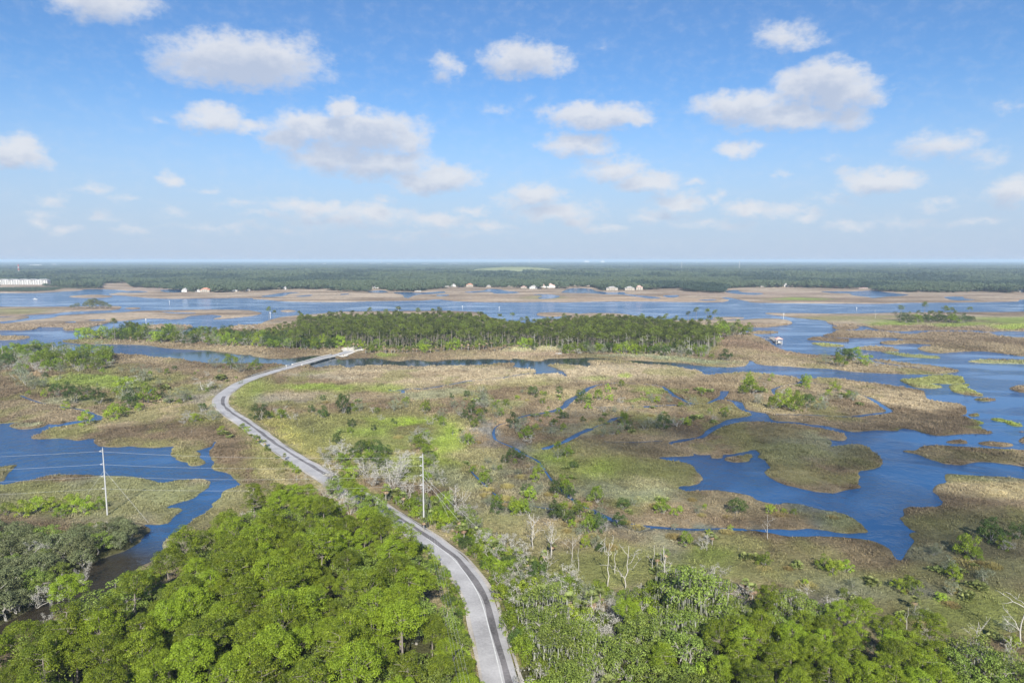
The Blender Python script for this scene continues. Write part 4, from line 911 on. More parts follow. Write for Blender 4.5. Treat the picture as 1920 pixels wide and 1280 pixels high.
PLANTS = []      # every plant placed, for the labels
def plant(kind, loc, scale=1.0, rz=None, name=None, variant=None, tilt=None, skip=()):
    ps = PROTO[kind]; parts = ps[int(rng.integers(len(ps))) if variant is None else variant % len(ps)]
    rz = rng.uniform(0, 6.28) if rz is None else rz
    o = empty(name or kind, loc, rz, scale)
    if tilt: o.rotation_euler = (tilt[0], tilt[1], rz)
    for pn, me_ in parts:
        if pn in skip: continue
        c = bpy.data.objects.new(pn, me_); COL.objects.link(c); c.parent = o
    return o

def ground_z(X, Y): return 0.38

def poisson(poly, step, r, jitter=0.5, seed_pts=()):
    """blue-noise points inside a world polygon"""
    poly = np.asarray(poly, float); lo, hi = poly.min(0), poly.max(0)
    cell = step / 1.4142; grid = {}; out = []
    def ok(p, s):
        i, j = int(p[0] // cell), int(p[1] // cell)
        for a in range(-2, 3):
            for b in range(-2, 3):
                for q in grid.get((i + a, j + b), ()):
                    if (q[0] - p[0]) ** 2 + (q[1] - p[1]) ** 2 < s * s: return False
        return True
    n = int((hi[0] - lo[0]) * (hi[1] - lo[1]) / (step * step) * 9) + 20
    cand = r.uniform(lo, hi, (n, 2)); cand = cand[inside(cand, poly)]
    for p in seed_pts: grid.setdefault((int(p[0] // cell), int(p[1] // cell)), []).append(p)
    for p in cand:
        if ok(p, step * (1 - jitter * 0.3 * r.random())):
            grid.setdefault((int(p[0] // cell), int(p[1] // cell)), []).append(p); out.append(p)
    return np.array(out).reshape(-1, 2)

# ------------------------------------------------------------------ marsh grass: one mass of tufts
def grass_mass(name, y0, y1, k, dens, tall):
    n = int(dens * (y1 - y0) * (y1 + y0) * 0.82)
    Y = np.sqrt(rng.uniform(y0 * y0, y1 * y1, n)); X = rng.uniform(-0.83, 0.83, n) * Y
    P = np.stack([X, Y], 1)
    P = P[land_at(P) == 1]
    d, s = road_dist(P); P = P[d > 5.0]
    P = P[~in_woods(P)]
    P = P[land_at(P + np.array([0, 1.3])) == 1]
    n = len(P); X, Y = P[:, 0], P[:, 1]
    tone = marsh_tone(P)
    lum = tone.mean(1)
    clump = fbm(X / 2.6, Y / 3.4, 60, 3)
    s = k * Y * (0.55 + 0.9 * clump)            # tuft size grows a little with distance
    h = s * tall * (0.6 + 0.8 * rng.random(n)) * np.clip(0.4 + clump * 1.3, 0.3, 1.5)
    B = 5; V = np.zeros((n, B, 3, 3)); Cc = np.zeros((n, B, 3, 3))
    z0 = 0.36
    for b in range(B):
        a = rng.uniform(0, 6.28, n); le = rng.uniform(0.15, 0.75, n)
        cx, cy = np.cos(a), np.sin(a); off = s * 0.22
        bx = X + cx * off; by = Y + cy * off
        ta = a + 1.57 + rng.normal(0, .5, n); wx, wy = np.cos(ta) * s * .20, np.sin(ta) * s * .20
        V[:, b, 0] = np.stack([bx - wx, by - wy, np.full(n, z0)], 1)
        V[:, b, 1] = np.stack([bx + wx, by + wy, np.full(n, z0)], 1)
        V[:, b, 2] = np.stack([bx + cx * h * le, by + cy * h * le, z0 + h], 1)
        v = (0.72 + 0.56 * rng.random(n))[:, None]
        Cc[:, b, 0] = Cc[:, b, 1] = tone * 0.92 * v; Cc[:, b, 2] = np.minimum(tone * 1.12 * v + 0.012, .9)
    v = V.reshape(-1, 3); f = np.arange(len(v)).reshape(-1, 3)
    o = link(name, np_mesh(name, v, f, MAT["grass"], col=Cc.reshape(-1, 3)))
    return tag(o, kind="stuff")
def grass_mat():
    m, nt, out = new_mat("marsh_grass"); L = nt.links.new
    at = N(nt, "ShaderNodeAttribute"); at.attribute_name = "tone"
    b = N(nt, "ShaderNodeBsdfPrincipled"); b.inputs["Roughness"].default_value = 0.7; b.inputs["Specular IOR Level"].default_value = 0.2
    t = N(nt, "ShaderNodeBsdfTranslucent"); ms = N(nt, "ShaderNodeMixShader"); ms.inputs[0].default_value = 0.2
    L(at.outputs["Color"], b.inputs["Base Color"]); L(at.outputs["Color"], t.inputs["Color"])
    L(b.outputs[0], ms.inputs[1]); L(t.outputs[0], ms.inputs[2]); L(ms.outputs[0], out.inputs["Surface"]); return m
MAT["grass"] = grass_mat()
GRASS_SCALE = globals().get("GRASS_SCALE", 1.0)
grass_mass("grass", 120, 300, 0.0030, 1.9 * GRASS_SCALE, 0.62)
grass_mass("grass", 300, 520, 0.0030, 0.95 * GRASS_SCALE, 0.50)
grass_mass("grass", 520, 900, 0.0030, 0.30 * GRASS_SCALE, 0.42)
# ------------------------------------------------------------------ masses nobody could count: instances on points, one object
def joined(name, parts):
    bm = bmesh.new(); mats = []
    me_ = bpy.data.meshes.new(name)
    for pn, m in sorted(parts, key=lambda p: p[0] not in ("foliage", "crown", "twigs", "fronds", "blades")):
        n0 = len(bm.faces); bm.from_mesh(m); bm.faces.ensure_lookup_table()
        for f in bm.faces[n0:]: f.material_index = len(mats)
        mats.append(m.materials[0])
    bm.to_mesh(me_); bm.free()
    for m in mats: me_.materials.append(m)
    return me_
_JO = {}
def stuff_instances(name, entries, protos=None):
    """entries: (kind, variant, (x, y, z), spin, (sx, sy, sz))"""
    keys = sorted({(e[0], e[1]) for e in entries}); col = bpy.data.collections.new(name + "_kinds"); idx = {}
    for i, k in enumerate(keys):
        if k not in _JO: _JO[k] = joined(k[0], PROTO[k[0]][k[1]])
        o = bpy.data.objects.new("%s_%03d" % (name, i), _JO[k]); col.objects.link(o); idx[k] = i
    n = len(entries); me_ = bpy.data.meshes.new(name); me_.vertices.add(n)
    me_.vertices.foreach_set("co", np.array([e[2] for e in entries], np.float32).ravel())
    a = me_.attributes.new("pick", "INT", "POINT"); a.data.foreach_set("value", np.array([idx[(e[0], e[1])] for e in entries], np.int32))
    a = me_.attributes.new("spin", "FLOAT_VECTOR", "POINT"); a.data.foreach_set("vector", np.array([(0, 0, e[3]) for e in entries], np.float32).ravel())
    a = me_.attributes.new("grow", "FLOAT_VECTOR", "POINT"); a.data.foreach_set("vector", np.array([e[4] for e in entries], np.float32).ravel())
    g = bpy.data.node_groups.new(name + "_scatter", "GeometryNodeTree"); L = g.links.new
    g.interface.new_socket("Geometry", in_out="INPUT", socket_type="NodeSocketGeometry"); g.interface.new_socket("Geometry", in_out="OUTPUT", socket_type="NodeSocketGeometry")
    gi = g.nodes.new("NodeGroupInput"); go = g.nodes.new("NodeGroupOutput")
    ci = g.nodes.new("GeometryNodeCollectionInfo"); ci.inputs["Collection"].default_value = col; ci.inputs["Separate Children"].default_value = True; ci.inputs["Reset Children"].default_value = True
    ip = g.nodes.new("GeometryNodeInstanceOnPoints"); ip.inputs["Pick Instance"].default_value = True
    def att(nm, t):
        q = g.nodes.new("GeometryNodeInputNamedAttribute"); q.data_type = t; q.inputs["Name"].default_value = nm; return q.outputs["Attribute"]
    er = g.nodes.new("FunctionNodeEulerToRotation")
    L(gi.outputs[0], ip.inputs["Points"]); L(ci.outputs[0], ip.inputs["Instance"]); L(att("pick", "INT"), ip.inputs["Instance Index"])
    L(att("spin", "FLOAT_VECTOR"), er.inputs[0]); L(er.outputs[0], ip.inputs["Rotation"]); L(att("grow", "FLOAT_VECTOR"), ip.inputs["Scale"]); L(ip.outputs[0], go.inputs[0])
    o = link(name, me_); md = o.modifiers.new("scatter", "NODES"); md.node_group = g
    return tag(o, kind="stuff")
# ------------------------------------------------------------------ placing plants
LOOK = {
 "dark_shrub": ("dark green rounded shrub", "shrub"), "green_shrub": ("mid green leafy shrub", "shrub"), "bright_shrub": ("bright yellow-green shrub", "shrub"),
 "grey_shrub": ("grey-green ragged shrub", "shrub"), "pale_shrub": ("bleached leafless bush", "dead shrub"), "cone_shrub": ("small pointed green cedar", "shrub"),
 "palmetto": ("low fan-leaved palmetto clump", "palmetto"), "palm": ("cabbage palm with fan fronds", "palm"), "tussock": ("straw-yellow grass tussock", "tussock"),
 "pine": ("billowing yellow-green pine", "pine tree"), "oak": ("broad green live oak", "oak tree"), "mossy_oak": ("moss-hung live oak", "oak tree"), "grove_oak": ("grey-green leaning oak", "oak tree"),
 "pale_tree": ("pale grey bare-twigged tree", "dead tree"), "snag": ("white dead tree with bare arms", "dead tree"), "forked_snag": ("forked white dead tree", "dead tree"),
 "bare_post": ("bare white dead trunk", "dead tree"), "branchy_snag": ("many-branched white dead tree", "dead tree"), "tall_pine": ("tall bare-trunked pine", "pine tree"),
}
NAME = {"grove_oak": "oak_tree", "oak": "oak_tree", "mossy_oak": "oak_tree", "pine": "pine_tree", "palm": "palm_tree", "pale_tree": "dead_tree", "snag": "dead_tree", "forked_snag": "dead_tree", "bare_post": "dead_tree", "branchy_snag": "dead_tree",
        "tall_pine": "pine_tree", "pale_shrub": "dead_shrub", "dark_shrub": "shrub", "green_shrub": "shrub", "bright_shrub": "shrub", "grey_shrub": "shrub", "cone_shrub": "cedar_shrub", "tussock": "grass_tussock", "palmetto": "palmetto"}
MARKS = [
 (20,690,"in the thicket at the far left"),(110,685,"in the thicket below the snags at left"),(190,690,"at the right end of the left thicket"),(190,720,"on the green flat behind the left bay"),(40,725,"on the rushes at the far left"),
 (110,745,"beside the narrow creek behind the left bay"),(160,755,"above the creek fork behind the left bay"),(230,760,"by the creek mouth behind the left bay"),(155,799,"on the near bank of the left creek mouth"),(205,788,"on the point of the left creek mouth"),
 (310,740,"on the open marsh left of the road bend"),(370,735,"on the brown flat left of the road bend"),(440,697,"beside the inlet left of the bridge"),(365,790,"left of the sharp road bend"),(400,790,"just outside the sharp road bend"),(425,815,"beside the road below its sharp bend"),
 (490,785,"just inside the sharp road bend"),(525,785,"on the grass inside the road bend"),(600,785,"on the green grass right of the bend"),(645,775,"on the green grass mid marsh"),(680,772,"at the edge of the brown rushes"),(740,772,"in the brown rushes of mid marsh"),(800,772,"at the end of the dark rush band"),
 (850,752,"right of the dark rush band"),(900,757,"in the palmetto patch at mid marsh"),(885,785,"in the shrub row beside the grey creek"),(930,782,"beside the bend of the grey creek"),(820,790,"behind the bright green lawn"),(848,815,"alone on the brown marsh"),(880,830,"left of the grey muddy creek"),
 (790,830,"in the shrub row right of the lawn"),(800,870,"in the shrub row behind the right pole"),(880,890,"on the olive flat right of the pole"),(640,880,"in the pale thicket beside the straight road"),(700,870,"in the green heart of the roadside thicket"),(745,890,"at the right end of the roadside thicket"),(690,905,"at the front of the roadside thicket"),
 (975,810,"between the two muddy creeks"),(1000,740,"behind the mid marsh creek"),(1040,780,"beside the long mid marsh creek"),(1090,757,"on the bank of the mid marsh creek"),(1140,740,"in the ring of the mid marsh creek"),(1160,757,"on the tan marsh inside the creek ring"),
 (1140,820,"in the dark hedge above the shaded marsh"),(1190,805,"among the shrubs above the shaded marsh"),(1250,805,"at the right end of the dark hedge"),(970,870,"on the dark rush patch"),(1055,862,"on the green shaded flat"),(1065,890,"at the edge of the green shaded flat"),(915,912,"on the straw mound right of the pole"),
 (935,950,"behind the white dead trees"),(980,968,"at the left of the wet shrub line"),(1053,930,"alone on the wet flat below the green marsh"),(1065,975,"in the middle of the wet shrub line"),(1120,945,"on the flat left of the wet creek"),(1163,993,"beside the wet creek"),(1115,1015,"beside the bare sand mound"),
 (1250,966,"on the low marsh south of the pond"),(1315,968,"on the low marsh below the pond"),(1385,967,"on the marsh point below the pond"),(1470,968,"on the grey spit by the bay"),(1565,973,"near the tip of the grey spit"),(1270,1010,"on the near side of the wet creek"),(1320,1030,"around the pale bush near the creek"),(1370,1002,"at the dark creek edge"),
 (1435,1068,"on the brown rushes left of the bay"),(1240,1060,"among the white dead trees"),(1310,735,"at the tip of the far creek marsh"),(1310,780,"on the marsh point beside the main creek"),(1360,780,"at the end of the marsh point"),(1410,740,"at the left of the creek-ringed islet"),(1470,765,"in the middle of the creek-ringed islet"),(1520,770,"at the front of the creek-ringed islet"),(1515,722,"at the back of the creek-ringed islet"),(1600,755,"at the right end of the creek-ringed islet"),
 (1875,1025,"in the dark clump on the right marsh"),(1828,1058,"on the straw mound at the right"),(1785,1090,"on the right marsh near the dark clump"),(1518,1100,"on the grey flat before the right woods"),(1600,1135,"at the edge of the right woods"),(1715,1145,"on the right marsh before the woods"),(1740,1165,"beside the lone palm at right"),(1880,1190,"at the far right below the dead tree"),
 (1230,600,"on the wooded island"),
]
RECORDS = []      # (object, kind, px, py, size, where)
def where_of(x, y): return min(MARKS, key=lambda m: (m[0] - x) ** 2 + ((m[1] - y) * 2.2) ** 2)[2]
def record(o, kind, x, y, size, where=None): RECORDS.append((o, kind, x, y, size, where or where_of(x, y)))

CODE = {"d": "dark_shrub", "g": "green_shrub", "b": "bright_shrub", "p": "grey_shrub", "m": "palmetto", "w": "pale_shrub", "c": "cone_shrub", "t": "tussock"}
def bush(code, x, y, w, h, where=None):
    k = CODE[code]; X, Y = site(x, y, .4); m = mpp(X, Y)
    W = w * m * 1.18; Hh = h * m * 1.12
    if k in ("dark_shrub", "green_shrub", "bright_shrub", "grey_shrub", "cone_shrub"): s = (W / 2.35, W / 2.35, max(1.3 * Hh, .75 * W) / (1.45 if k != "cone_shrub" else 2.8))
    elif k == "pale_shrub": s = (W / 2.4, W / 2.4, Hh / 2.1)
    elif k == "palmetto": s = (W / 2.1, W / 2.1, max(Hh * .9, .4 * W) / 1.15)
    else: s = (W / 2.1, W / 2.1, max(.7, Hh * .6) / .7)
    o = plant(k, (X, Y + .35 * W, .40), s, name=NAME[k]); record(o, k, x, y, W, where); return o
def tree(kind, x, y, hpx, where=None, variant=None, h0=10.0, lean=None):
    """base at bearing (x, y) in image pixels, height in photo pixels"""
    X, Y = site(x, y, .4); m = mpp(X, Y); s = hpx * m * 1.12 / h0
    o = plant(kind, (X, Y, .35), s, name=NAME[kind], variant=variant, tilt=lean); record(o, kind, x, y, s * h0, where); return o

BUSHES = """
d 101 744 19 17;d 125 737 18 13;d 132 757 25 20;d 160 743 17 12;d 180 759 26 19;p 30 716 34 22;p 42 724 28 16;p 56 731 25 14;p 75 728 22 13;b 222 737 30 14;w 235 724 38 14;p 262 718 30 20;p 232 757 36 18;d 238 770 30 18;g 270 757 34 16;d 246 752 24 14;g 212 777 18 10;b 120 769 15 7;b 155 799 26 8;b 205 789 28 9;g 229 780 18 8;m 305 733 18 18;m 312 757 18 12;p 313 758 22 14;p 341 755 25 15;d 300 748 14 9;
g 430 693 24 18;g 475 694 18 12;p 447 700 28 12;p 400 692 22 10;m 410 715 28 15;w 375 735 38 16;p 335 752 24 16;w 360 791 26 16;b 363 792 18 8;p 395 790 28 18;w 388 782 18 12;m 420 817 18 12;b 412 811 12 7;m 430 822 14 9;p 450 722 10 6;w 350 786 18 9;
d 482 789 30 18;g 504 786 15 9;w 522 781 22 14;g 525 786 20 9;d 604 784 17 14;d 641 778 24 27;w 545 788 22 9;p 672 772 22 14;w 700 775 14 9;g 706 775 12 7;p 738 772 18 15;g 797 773 18 14;p 760 766 14 9;p 850 766 16 12;d 847 749 8 7;d 875 745 11 9;m 893 756 18 14;p 905 754 22 18;p 908 766 22 16;w 897 762 14 12;d 884 778 17 14;d 871 786 13 11;d 882 791 10 9;d 892 792 7 6;d 900 791 9 8;p 860 780 18 12;w 866 783 12 9;p 931 784 18 16;g 938 780 12 10;p 827 786 20 12;w 805 798 18 11;g 829 799 13 12;g 818 790 10 8;c 848 816 8 12;p 868 832 18 14;g 878 835 18 14;p 888 833 14 12;w 783 818 18 12;p 795 826 22 14;w 800 835 20 12;g 783 836 20 14;b 799 818 12 7;g 790 846 24 12;p 772 832 18 12;
g 800 858 22 16;p 806 872 22 14;w 815 880 18 12;g 798 880 22 13;w 806 895 22 12;p 820 905 22 14;g 800 905 18 12;w 832 912 18 12;p 790 868 14 10;g 814 862 12 9;w 825 893 14 10;
w 606 862 28 18;w 628 858 30 20;w 650 866 26 16;g 640 872 22 14;d 662 860 20 14;d 676 850 22 16;g 690 848 22 15;d 704 852 22 16;d 720 860 22 15;g 672 872 22 14;g 690 866 22 14;d 708 872 22 14;p 684 882 20 12;d 716 882 20 12;g 648 885 20 10;w 668 896 26 16;w 690 898 28 18;w 710 894 26 16;b 655 902 28 12;w 730 905 26 14;w 752 862 20 14;g 720 874 20 14;w 620 874 22 12;p 612 868 20 12;
d 999 743 17 13;d 1050 739 12 9;d 1090 758 20 17;g 1123 751 15 14;b 1140 737 11 10;g 1166 726 10 9;m 1152 731 12 8;b 1145 752 13 6;w 1165 757 15 10;m 1105 757 16 9;b 1103 768 13 6;b 1026 783 11 8;b 1049 777 13 6;m 1004 784 18 7;m 1135 780 15 8;g 1171 800 19 18;p 1130 821 24 14;p 1150 818 26 15;p 1168 812 18 12;d 1180 809 14 12;p 1211 808 24 14;d 1247 806 23 17;w 1272 802 22 12;p 1262 796 16 9;w 1225 795 18 8;m 1286 790 14 7;p 1240 790 16 7;
d 962 806 22 20;p 972 812 22 16;p 982 800 22 14;m 988 808 18 12;g 985 824 23 14;w 994 832 22 12;t 1010 808 24 6;b 1005 805 10 5;b 1045 840 12 7;
m 1287 735 10 8;m 1310 734 16 10;m 1326 737 18 10;g 1318 741 14 8;b 1405 733 24 16;g 1415 740 30 18;m 1432 737 20 12;g 1395 740 16 9;w 1420 756 20 16;p 1424 758 14 12;b 1515 726 20 13;g 1510 721 14 10;m 1503 727 14 8;w 1476 744 20 12;g 1452 768 19 16;b 1484 770 32 22;g 1494 773 26 22;d 1518 766 24 18;p 1536 770 18 12;p 1549 768 16 11;w 1549 757 12 10;b 1567 735 18 7;p 1604 754 18 12;g 1596 748 14 10;m 1614 760 16 9;m 1582 742 14 7;b 1460 752 16 7;w 1470 757 12 8;t 1540 757 30 5;
c 1332 777 9 8;g 1360 779 15 10;m 1310 786 24 7;p 1297 763 20 8;d 1300 790 10 6;b 1290 798 14 5;
d 1043 932 24 22;g 1060 930 26 24;d 1070 936 18 14;p 1048 862 20 14;g 1064 858 20 13;m 1072 853 14 8;g 1046 842 10 8;d 962 860 20 7;d 978 862 16 6;t 990 876 14 6;t 978 898 22 10;p 972 892 14 8;m 1060 882 16 8;d 1075 880 16 6;m 1072 900 18 9;t 1058 902 14 6;g 908 913 22 18;p 920 908 16 12;t 914 922 24 8;g 932 950 20 14;t 945 951 20 7;p 920 946 12 8;b 966 968 22 18;g 980 970 26 20;p 994 966 18 16;d 1042 980 26 24;g 1056 972 24 20;d 1068 985 22 16;g 1088 974 28 22;w 1082 956 18 12;t 1075 988 34 7;g 1120 945 21 22;d 1163 993 25 18;t 1195 993 26 8;m 876 872 14 8;t 888 876 16 5;g 887 886 13 7;b 905 882 7 6;g 1104 1004 26 24;d 1124 1000 26 24;b 1098 1030 18 14;p 1118 1032 24 22;w 1134 1000 16 16;d 1128 1038 18 12;t 1146 1032 24 12;
g 1244 966 27 17;b 1264 968 14 9;b 1277 962 12 6;p 1310 966 16 12;t 1318 969 16 8;b 1322 955 9 6;d 1385 967 30 20;t 1364 972 18 6;b 1446 964 18 9;t 1468 970 32 8;b 1472 963 10 6;g 1490 966 10 8;t 1565 973 18 7;t 1266 1012 26 14;p 1265 995 12 8;g 1289 1028 22 18;w 1322 1034 28 22;m 1336 1012 20 10;b 1330 1006 12 8;t 1366 1002 24 10;b 1371 995 10 6;g 1436 1064 26 14;t 1437 1073 26 6;
m 1236 1080 26 20;m 1252 1076 26 20;p 1244 1088 22 16;
d 1868 1022 38 30;g 1888 1034 20 18;w 1893 1035 24 20;d 1914 1014 26 18;b 1826 1050 36 26;g 1836 1056 22 16;t 1828 1066 48 10;p 1786 1082 28 20;b 1796 1092 22 14;t 1518 1104 34 10;b 1512 1098 12 7;g 1585 1122 18 10;m 1604 1132 24 16;t 1622 1138 20 12;w 1600 1122 14 9;m 1698 1160 24 14;b 1690 1170 16 12;p 1730 1172 30 22;m 1752 1164 28 18;t 1742 1182 34 14;b 1768 1130 18 9;p 1790 1120 24 18;t 1790 1140 26 10;m 1775 1125 20 10;
p 1900 1190 30 18;m 1880 1205 30 18;b 1905 1225 26 18;m 1850 1240 36 22;t 1868 1262 40 16;w 1845 1255 26 16;g 1760 1245 34 24;g 1745 1265 40 26;p 1895 1255 34 20;d 1915 1290 40 26;g 1830 1290 40 20;
"""
for row in BUSHES.replace("\n", "").split(";"):
    q = row.split()
    if len(q) == 5: bush(q[0], *map(float, q[1:]))

# palms and dead timber that stand out one by one
for x, y, h in ((1715,1146,26),(1232,1068,22),(1248,1062,24),(1290,738,8),(797,778,12),(880,878,9),(1335,1022,22),(724,945,26),(745,938,24),(757,950,22),(795,1000,22),(808,980,24),(862,1000,24),(870,1018,26),(893,1012,22),(975,1058,24),(990,1075,22),(1000,1085,26),(1035,1040,24),(1020,1062,22),(984,1092,24),(1410,1130,30),(1396,1120,26)):
    tree("palm", x, y, h, h0=4.6)
for kind, x, y, h, v in (("branchy_snag",999,1030,64,0),("branchy_snag",1033,1046,62,1),("forked_snag",1072,1052,46,0),("bare_post",1085,1068,38,0),("snag",1139,1100,74,0),("bare_post",1153,1076,48,1),("forked_snag",1172,1105,76,1),("snag",1246,1104,74,2),("bare_post",1223,1068,44,2),
    ("forked_snag",1108,1182,66,2),("snag",1909,1214,106,1),("forked_snag",1826,1228,62,0),("snag",1439,1012,44,3),("bare_post",1385,1032,10,0),("branchy_snag",1025,1083,48,2),("bare_post",943,1032,32,1),("branchy_snag",1200,1128,34,0),("branchy_snag",1325,1032,30,1),("branchy_snag",855,962,50,2),("branchy_snag",868,978,52,0),
    ("bare_post",588,811,10,0),("bare_post",558,798,9,1),("bare_post",618,830,11,2),("bare_post",510,714,6,0),("bare_post",536,716,6,1),("bare_post",1511,772,13,0),("bare_post",1439,750,11,1),("bare_post",1183,802,15,2),("bare_post",803,770,8,0),("bare_post",802,782,8,1),("bare_post",345,795,12,2),("bare_post",359,812,10,0),("bare_post",168,713,8,1),("bare_post",245,693,9,2),("snag",88,718,7,0),
    ("branchy_snag",472,958,40,1),("bare_post",476,965,44,0),("branchy_snag",574,906,18,1),("branchy_snag",556,905,14,2),("branchy_snag",1150,1160,36,1),("bare_post",1238,1150,36,2),("bare_post",1148,1140,30,1)):
    tree(kind, x, y, h, variant=v, h0={"branchy_snag": 7.5, "forked_snag": 9.0, "bare_post": 5.0, "snag": 10.0}[kind])
for x, y, h in ((622,905,42),(640,862,30),(684,892,30),(738,908,44),(752,895,42),(700,912,30),(765,935,32),(800,925,26),(735,925,36),(860,985,36),(880,985,34),(930,1035,34),(950,1040,36),(965,1048,34),(905,1028,28),(985,1090,40),(1065,1095,36),(1080,1105,30),(640,955,36),(655,965,34),(610,935,26),(1340,1100,40),(1320,1108,42),(1562,1160,40),(1545,1175,36),(1080,1240,48),(1150,1260,40)):
    tree("pale_tree", x, y, h, h0=5.5)

# thicket between the curving road and the marsh
r3 = np.random.default_rng(33)
TH = sites([(700,952),(770,990),(835,1016),(885,1062),(915,1102),(940,1155),(958,1210),(975,1300),(985,1420),(1100,1420),(1100,1250),(1200,1200),(1300,1170),(1290,1095),(1255,1118),(1200,1128),(1130,1118),(1075,1110),(1030,1090),(985,1060),(930,1035),(905,1010),(880,985),(845,955),(800,940),(770,945),(740,930),(700,930)], .5)
pts = poisson(TH, 2.35, r3)
for X, Y in pts:
    x, y = image_point(X, Y, .4)
    d, sgn = road_dist(np.array([[X, Y]]))
    if d[0] < (6.4 if y < 1110 else 4.9): continue
    near = d[0] < 14
    k = r3.choice(["green_shrub", "dark_shrub", "bright_shrub", "grey_shrub", "palmetto", "pale_shrub", "palm", "pale_tree", "mossy_oak"], p=[.44, .14, .15, .09, .05, .06, .04, .02, .01] if near else [.25, .09, .11, .16, .08, .12, .04, .09, .06])
    wd = r3.uniform(2.6, 5.0) * (1.15 if y > 1090 else 1)
    s = {"palmetto": (wd / 2.3,) * 3, "pale_shrub": (wd / 2.2, wd / 2.2, wd / 2.4), "palm": (r3.uniform(.7, 1.1),) * 3, "pale_tree": (r3.uniform(.8, 1.2),) * 3, "mossy_oak": (r3.uniform(.45, .7),) * 3}.get(k, (wd / 2.2, wd / 2.2, wd / 2.1 * r3.uniform(.9, 1.6)))
    o = plant(k, (X, Y, .4), s, name=NAME[k])
    wh = "in the thicket by the right utility pole" if y < 1010 else ("in the thicket along the outer curve" if near else ("in the thicket behind the white snags" if y < 1110 else "in the thicket below the right wood"))
    record(o, k, x, y, wd, wh)
# low shrubs and small palms along the left edge of the straight road
for i, (x, y) in enumerate(((453,806),(462,812),(468,820),(478,828),(485,834),(500,848),(520,862),(535,876),(545,880),(552,886),(558,890),(540,872))):
    o = bush("gbmgbgmgbgbm"[i], x, y, 11, 8, "along the left edge of the straight road")
for x, y, h in ((484,834,16),(497,842,14),(534,866,12)): tree("palm", x, y, h, "along the left edge of the straight road", h0=4.6)

# brush crowding the inner edge of the curving road
for i in range(0, len(ROAD) - 1):
    x, y = image_point(ROAD[i][0], ROAD[i][1], 1)
    if y < 1012 or y > 1400: continue
    T_ = ROAD[i + 1] - ROAD[i]; T_ = T_ / np.linalg.norm(T_); nl = np.array([-T_[1], T_[0]])
    for q in range(2):
        if r3.random() < .25: continue
        off = r3.uniform(4.7, 8.0); p_ = ROAD[i] + nl * off + r3.normal(0, .4, 2); wd = r3.uniform(2.0, 3.6)
        k = r3.choice(["green_shrub", "dark_shrub", "bright_shrub", "grey_shrub"], p=[.5, .25, .15, .10]); bx_, by_ = image_point(p_[0], p_[1], 1)
        record(plant(k, (p_[0], p_[1], .4), (wd / 2.2, wd / 2.2, wd / 2.1 * r3.uniform(.9, 1.5)), name=NAME[k]), k, bx_, by_, wd, "along the inner edge of the curving road")
# grey and bare trees in the belt right of the road and before the right wood
for x, y, k, h in ((1005,1140,"pale_tree",44),(1045,1150,"pale_tree",46),(1068,1200,"pale_tree",52),(990,1180,"pale_tree",40),(1120,1205,"pale_tree",44),(1170,1185,"pale_tree",40),(1215,1170,"pale_tree",40),(1265,1150,"pale_tree",44),(1095,1150,"branchy_snag",40),(1190,1210,"branchy_snag",50),(1350,1150,"branchy_snag",46),(1385,1145,"pale_tree",40),(1470,1150,"pale_tree",46),(1510,1140,"branchy_snag",44),(1590,1180,"pale_tree",44),(1660,1200,"branchy_snag",40),(1740,1225,"pale_tree",44),(1800,1250,"branchy_snag",50),(1860,1270,"pale_tree",50),(1890,1240,"branchy_snag",46),(1700,1180,"bare_post",40),(940,1110,"pale_tree",36),(965,1130,"pale_tree",40),(920,1060,"pale_tree",34),(1030,1240,"pale_tree",50),(1180,1255,"pale_tree",50)):
    tree(k, x, y, h, h0={"pale_tree": 5.5, "branchy_snag": 7.5, "bare_post": 5.0}[k])
# the big pine wood left of the road
r4 = np.random.default_rng(44)
P = poisson(WOOD_LEFT, 5.0, r4, 0.8)
d, sgn = road_dist(P)
for (X, Y), dd in zip(P, d):
    x, y = image_point(X, Y, 11)
    if dd < (5.0 if y < 1000 else 6.0): continue
    if land_at([[X, Y]])[0] == 0: continue
    edge = dd < 13
    creek = x < 335 and y < 1160
    tip = y < 985
    pp = [.45, .40, .06, .09] if creek else ([.52, .38, .04, .06] if tip else [.80, .18, .01, .01])
    k = r4.choice(["pine", "oak", "mossy_oak", "pale_tree"], p=pp)
    s = {"pine": r4.uniform(.62, 1.12), "oak": r4.uniform(.95, 1.35), "mossy_oak": r4.uniform(.9, 1.2), "pale_tree": r4.uniform(1.2, 1.8)}[k]
    if edge: s *= .72
    if tip: s *= .85
    if creek: s *= .85
    o = plant(k, (X, Y, .35), s, name=NAME[k])
    wh = ("on the bank of the dark creek" if creek else "at the far tip of the left wood" if tip else "along the inner edge of the curving road" if edge else
          "nearest the camera left of the road" if y > 1215 else "inside the left wood, creek half" if x < 520 else "inside the left wood, road half")
    record(o, k, x, y, s, wh)
# a few pines lean right up to the straight road and hide part of it
for i in range(0, len(ROAD) - 1):
    x, y = image_point(ROAD[i][0], ROAD[i][1], 1)
    if not 918 < y < 992 or i % 2: continue
    T_ = ROAD[i + 1] - ROAD[i]; T_ = T_ / np.linalg.norm(T_); p_ = ROAD[i] + np.array([-T_[1], T_[0]]) * r4.uniform(5.0, 7.5) + r4.normal(0, .5, 2); s = r4.uniform(.50, .72)
    k = "pine" if r4.random() < .7 else "oak"
    if k == "oak": s *= 1.3
    record(plant(k, (p_[0], p_[1], .4), s, name=NAME[k]), k, x, y, s, "leaning to the left edge of the straight road")
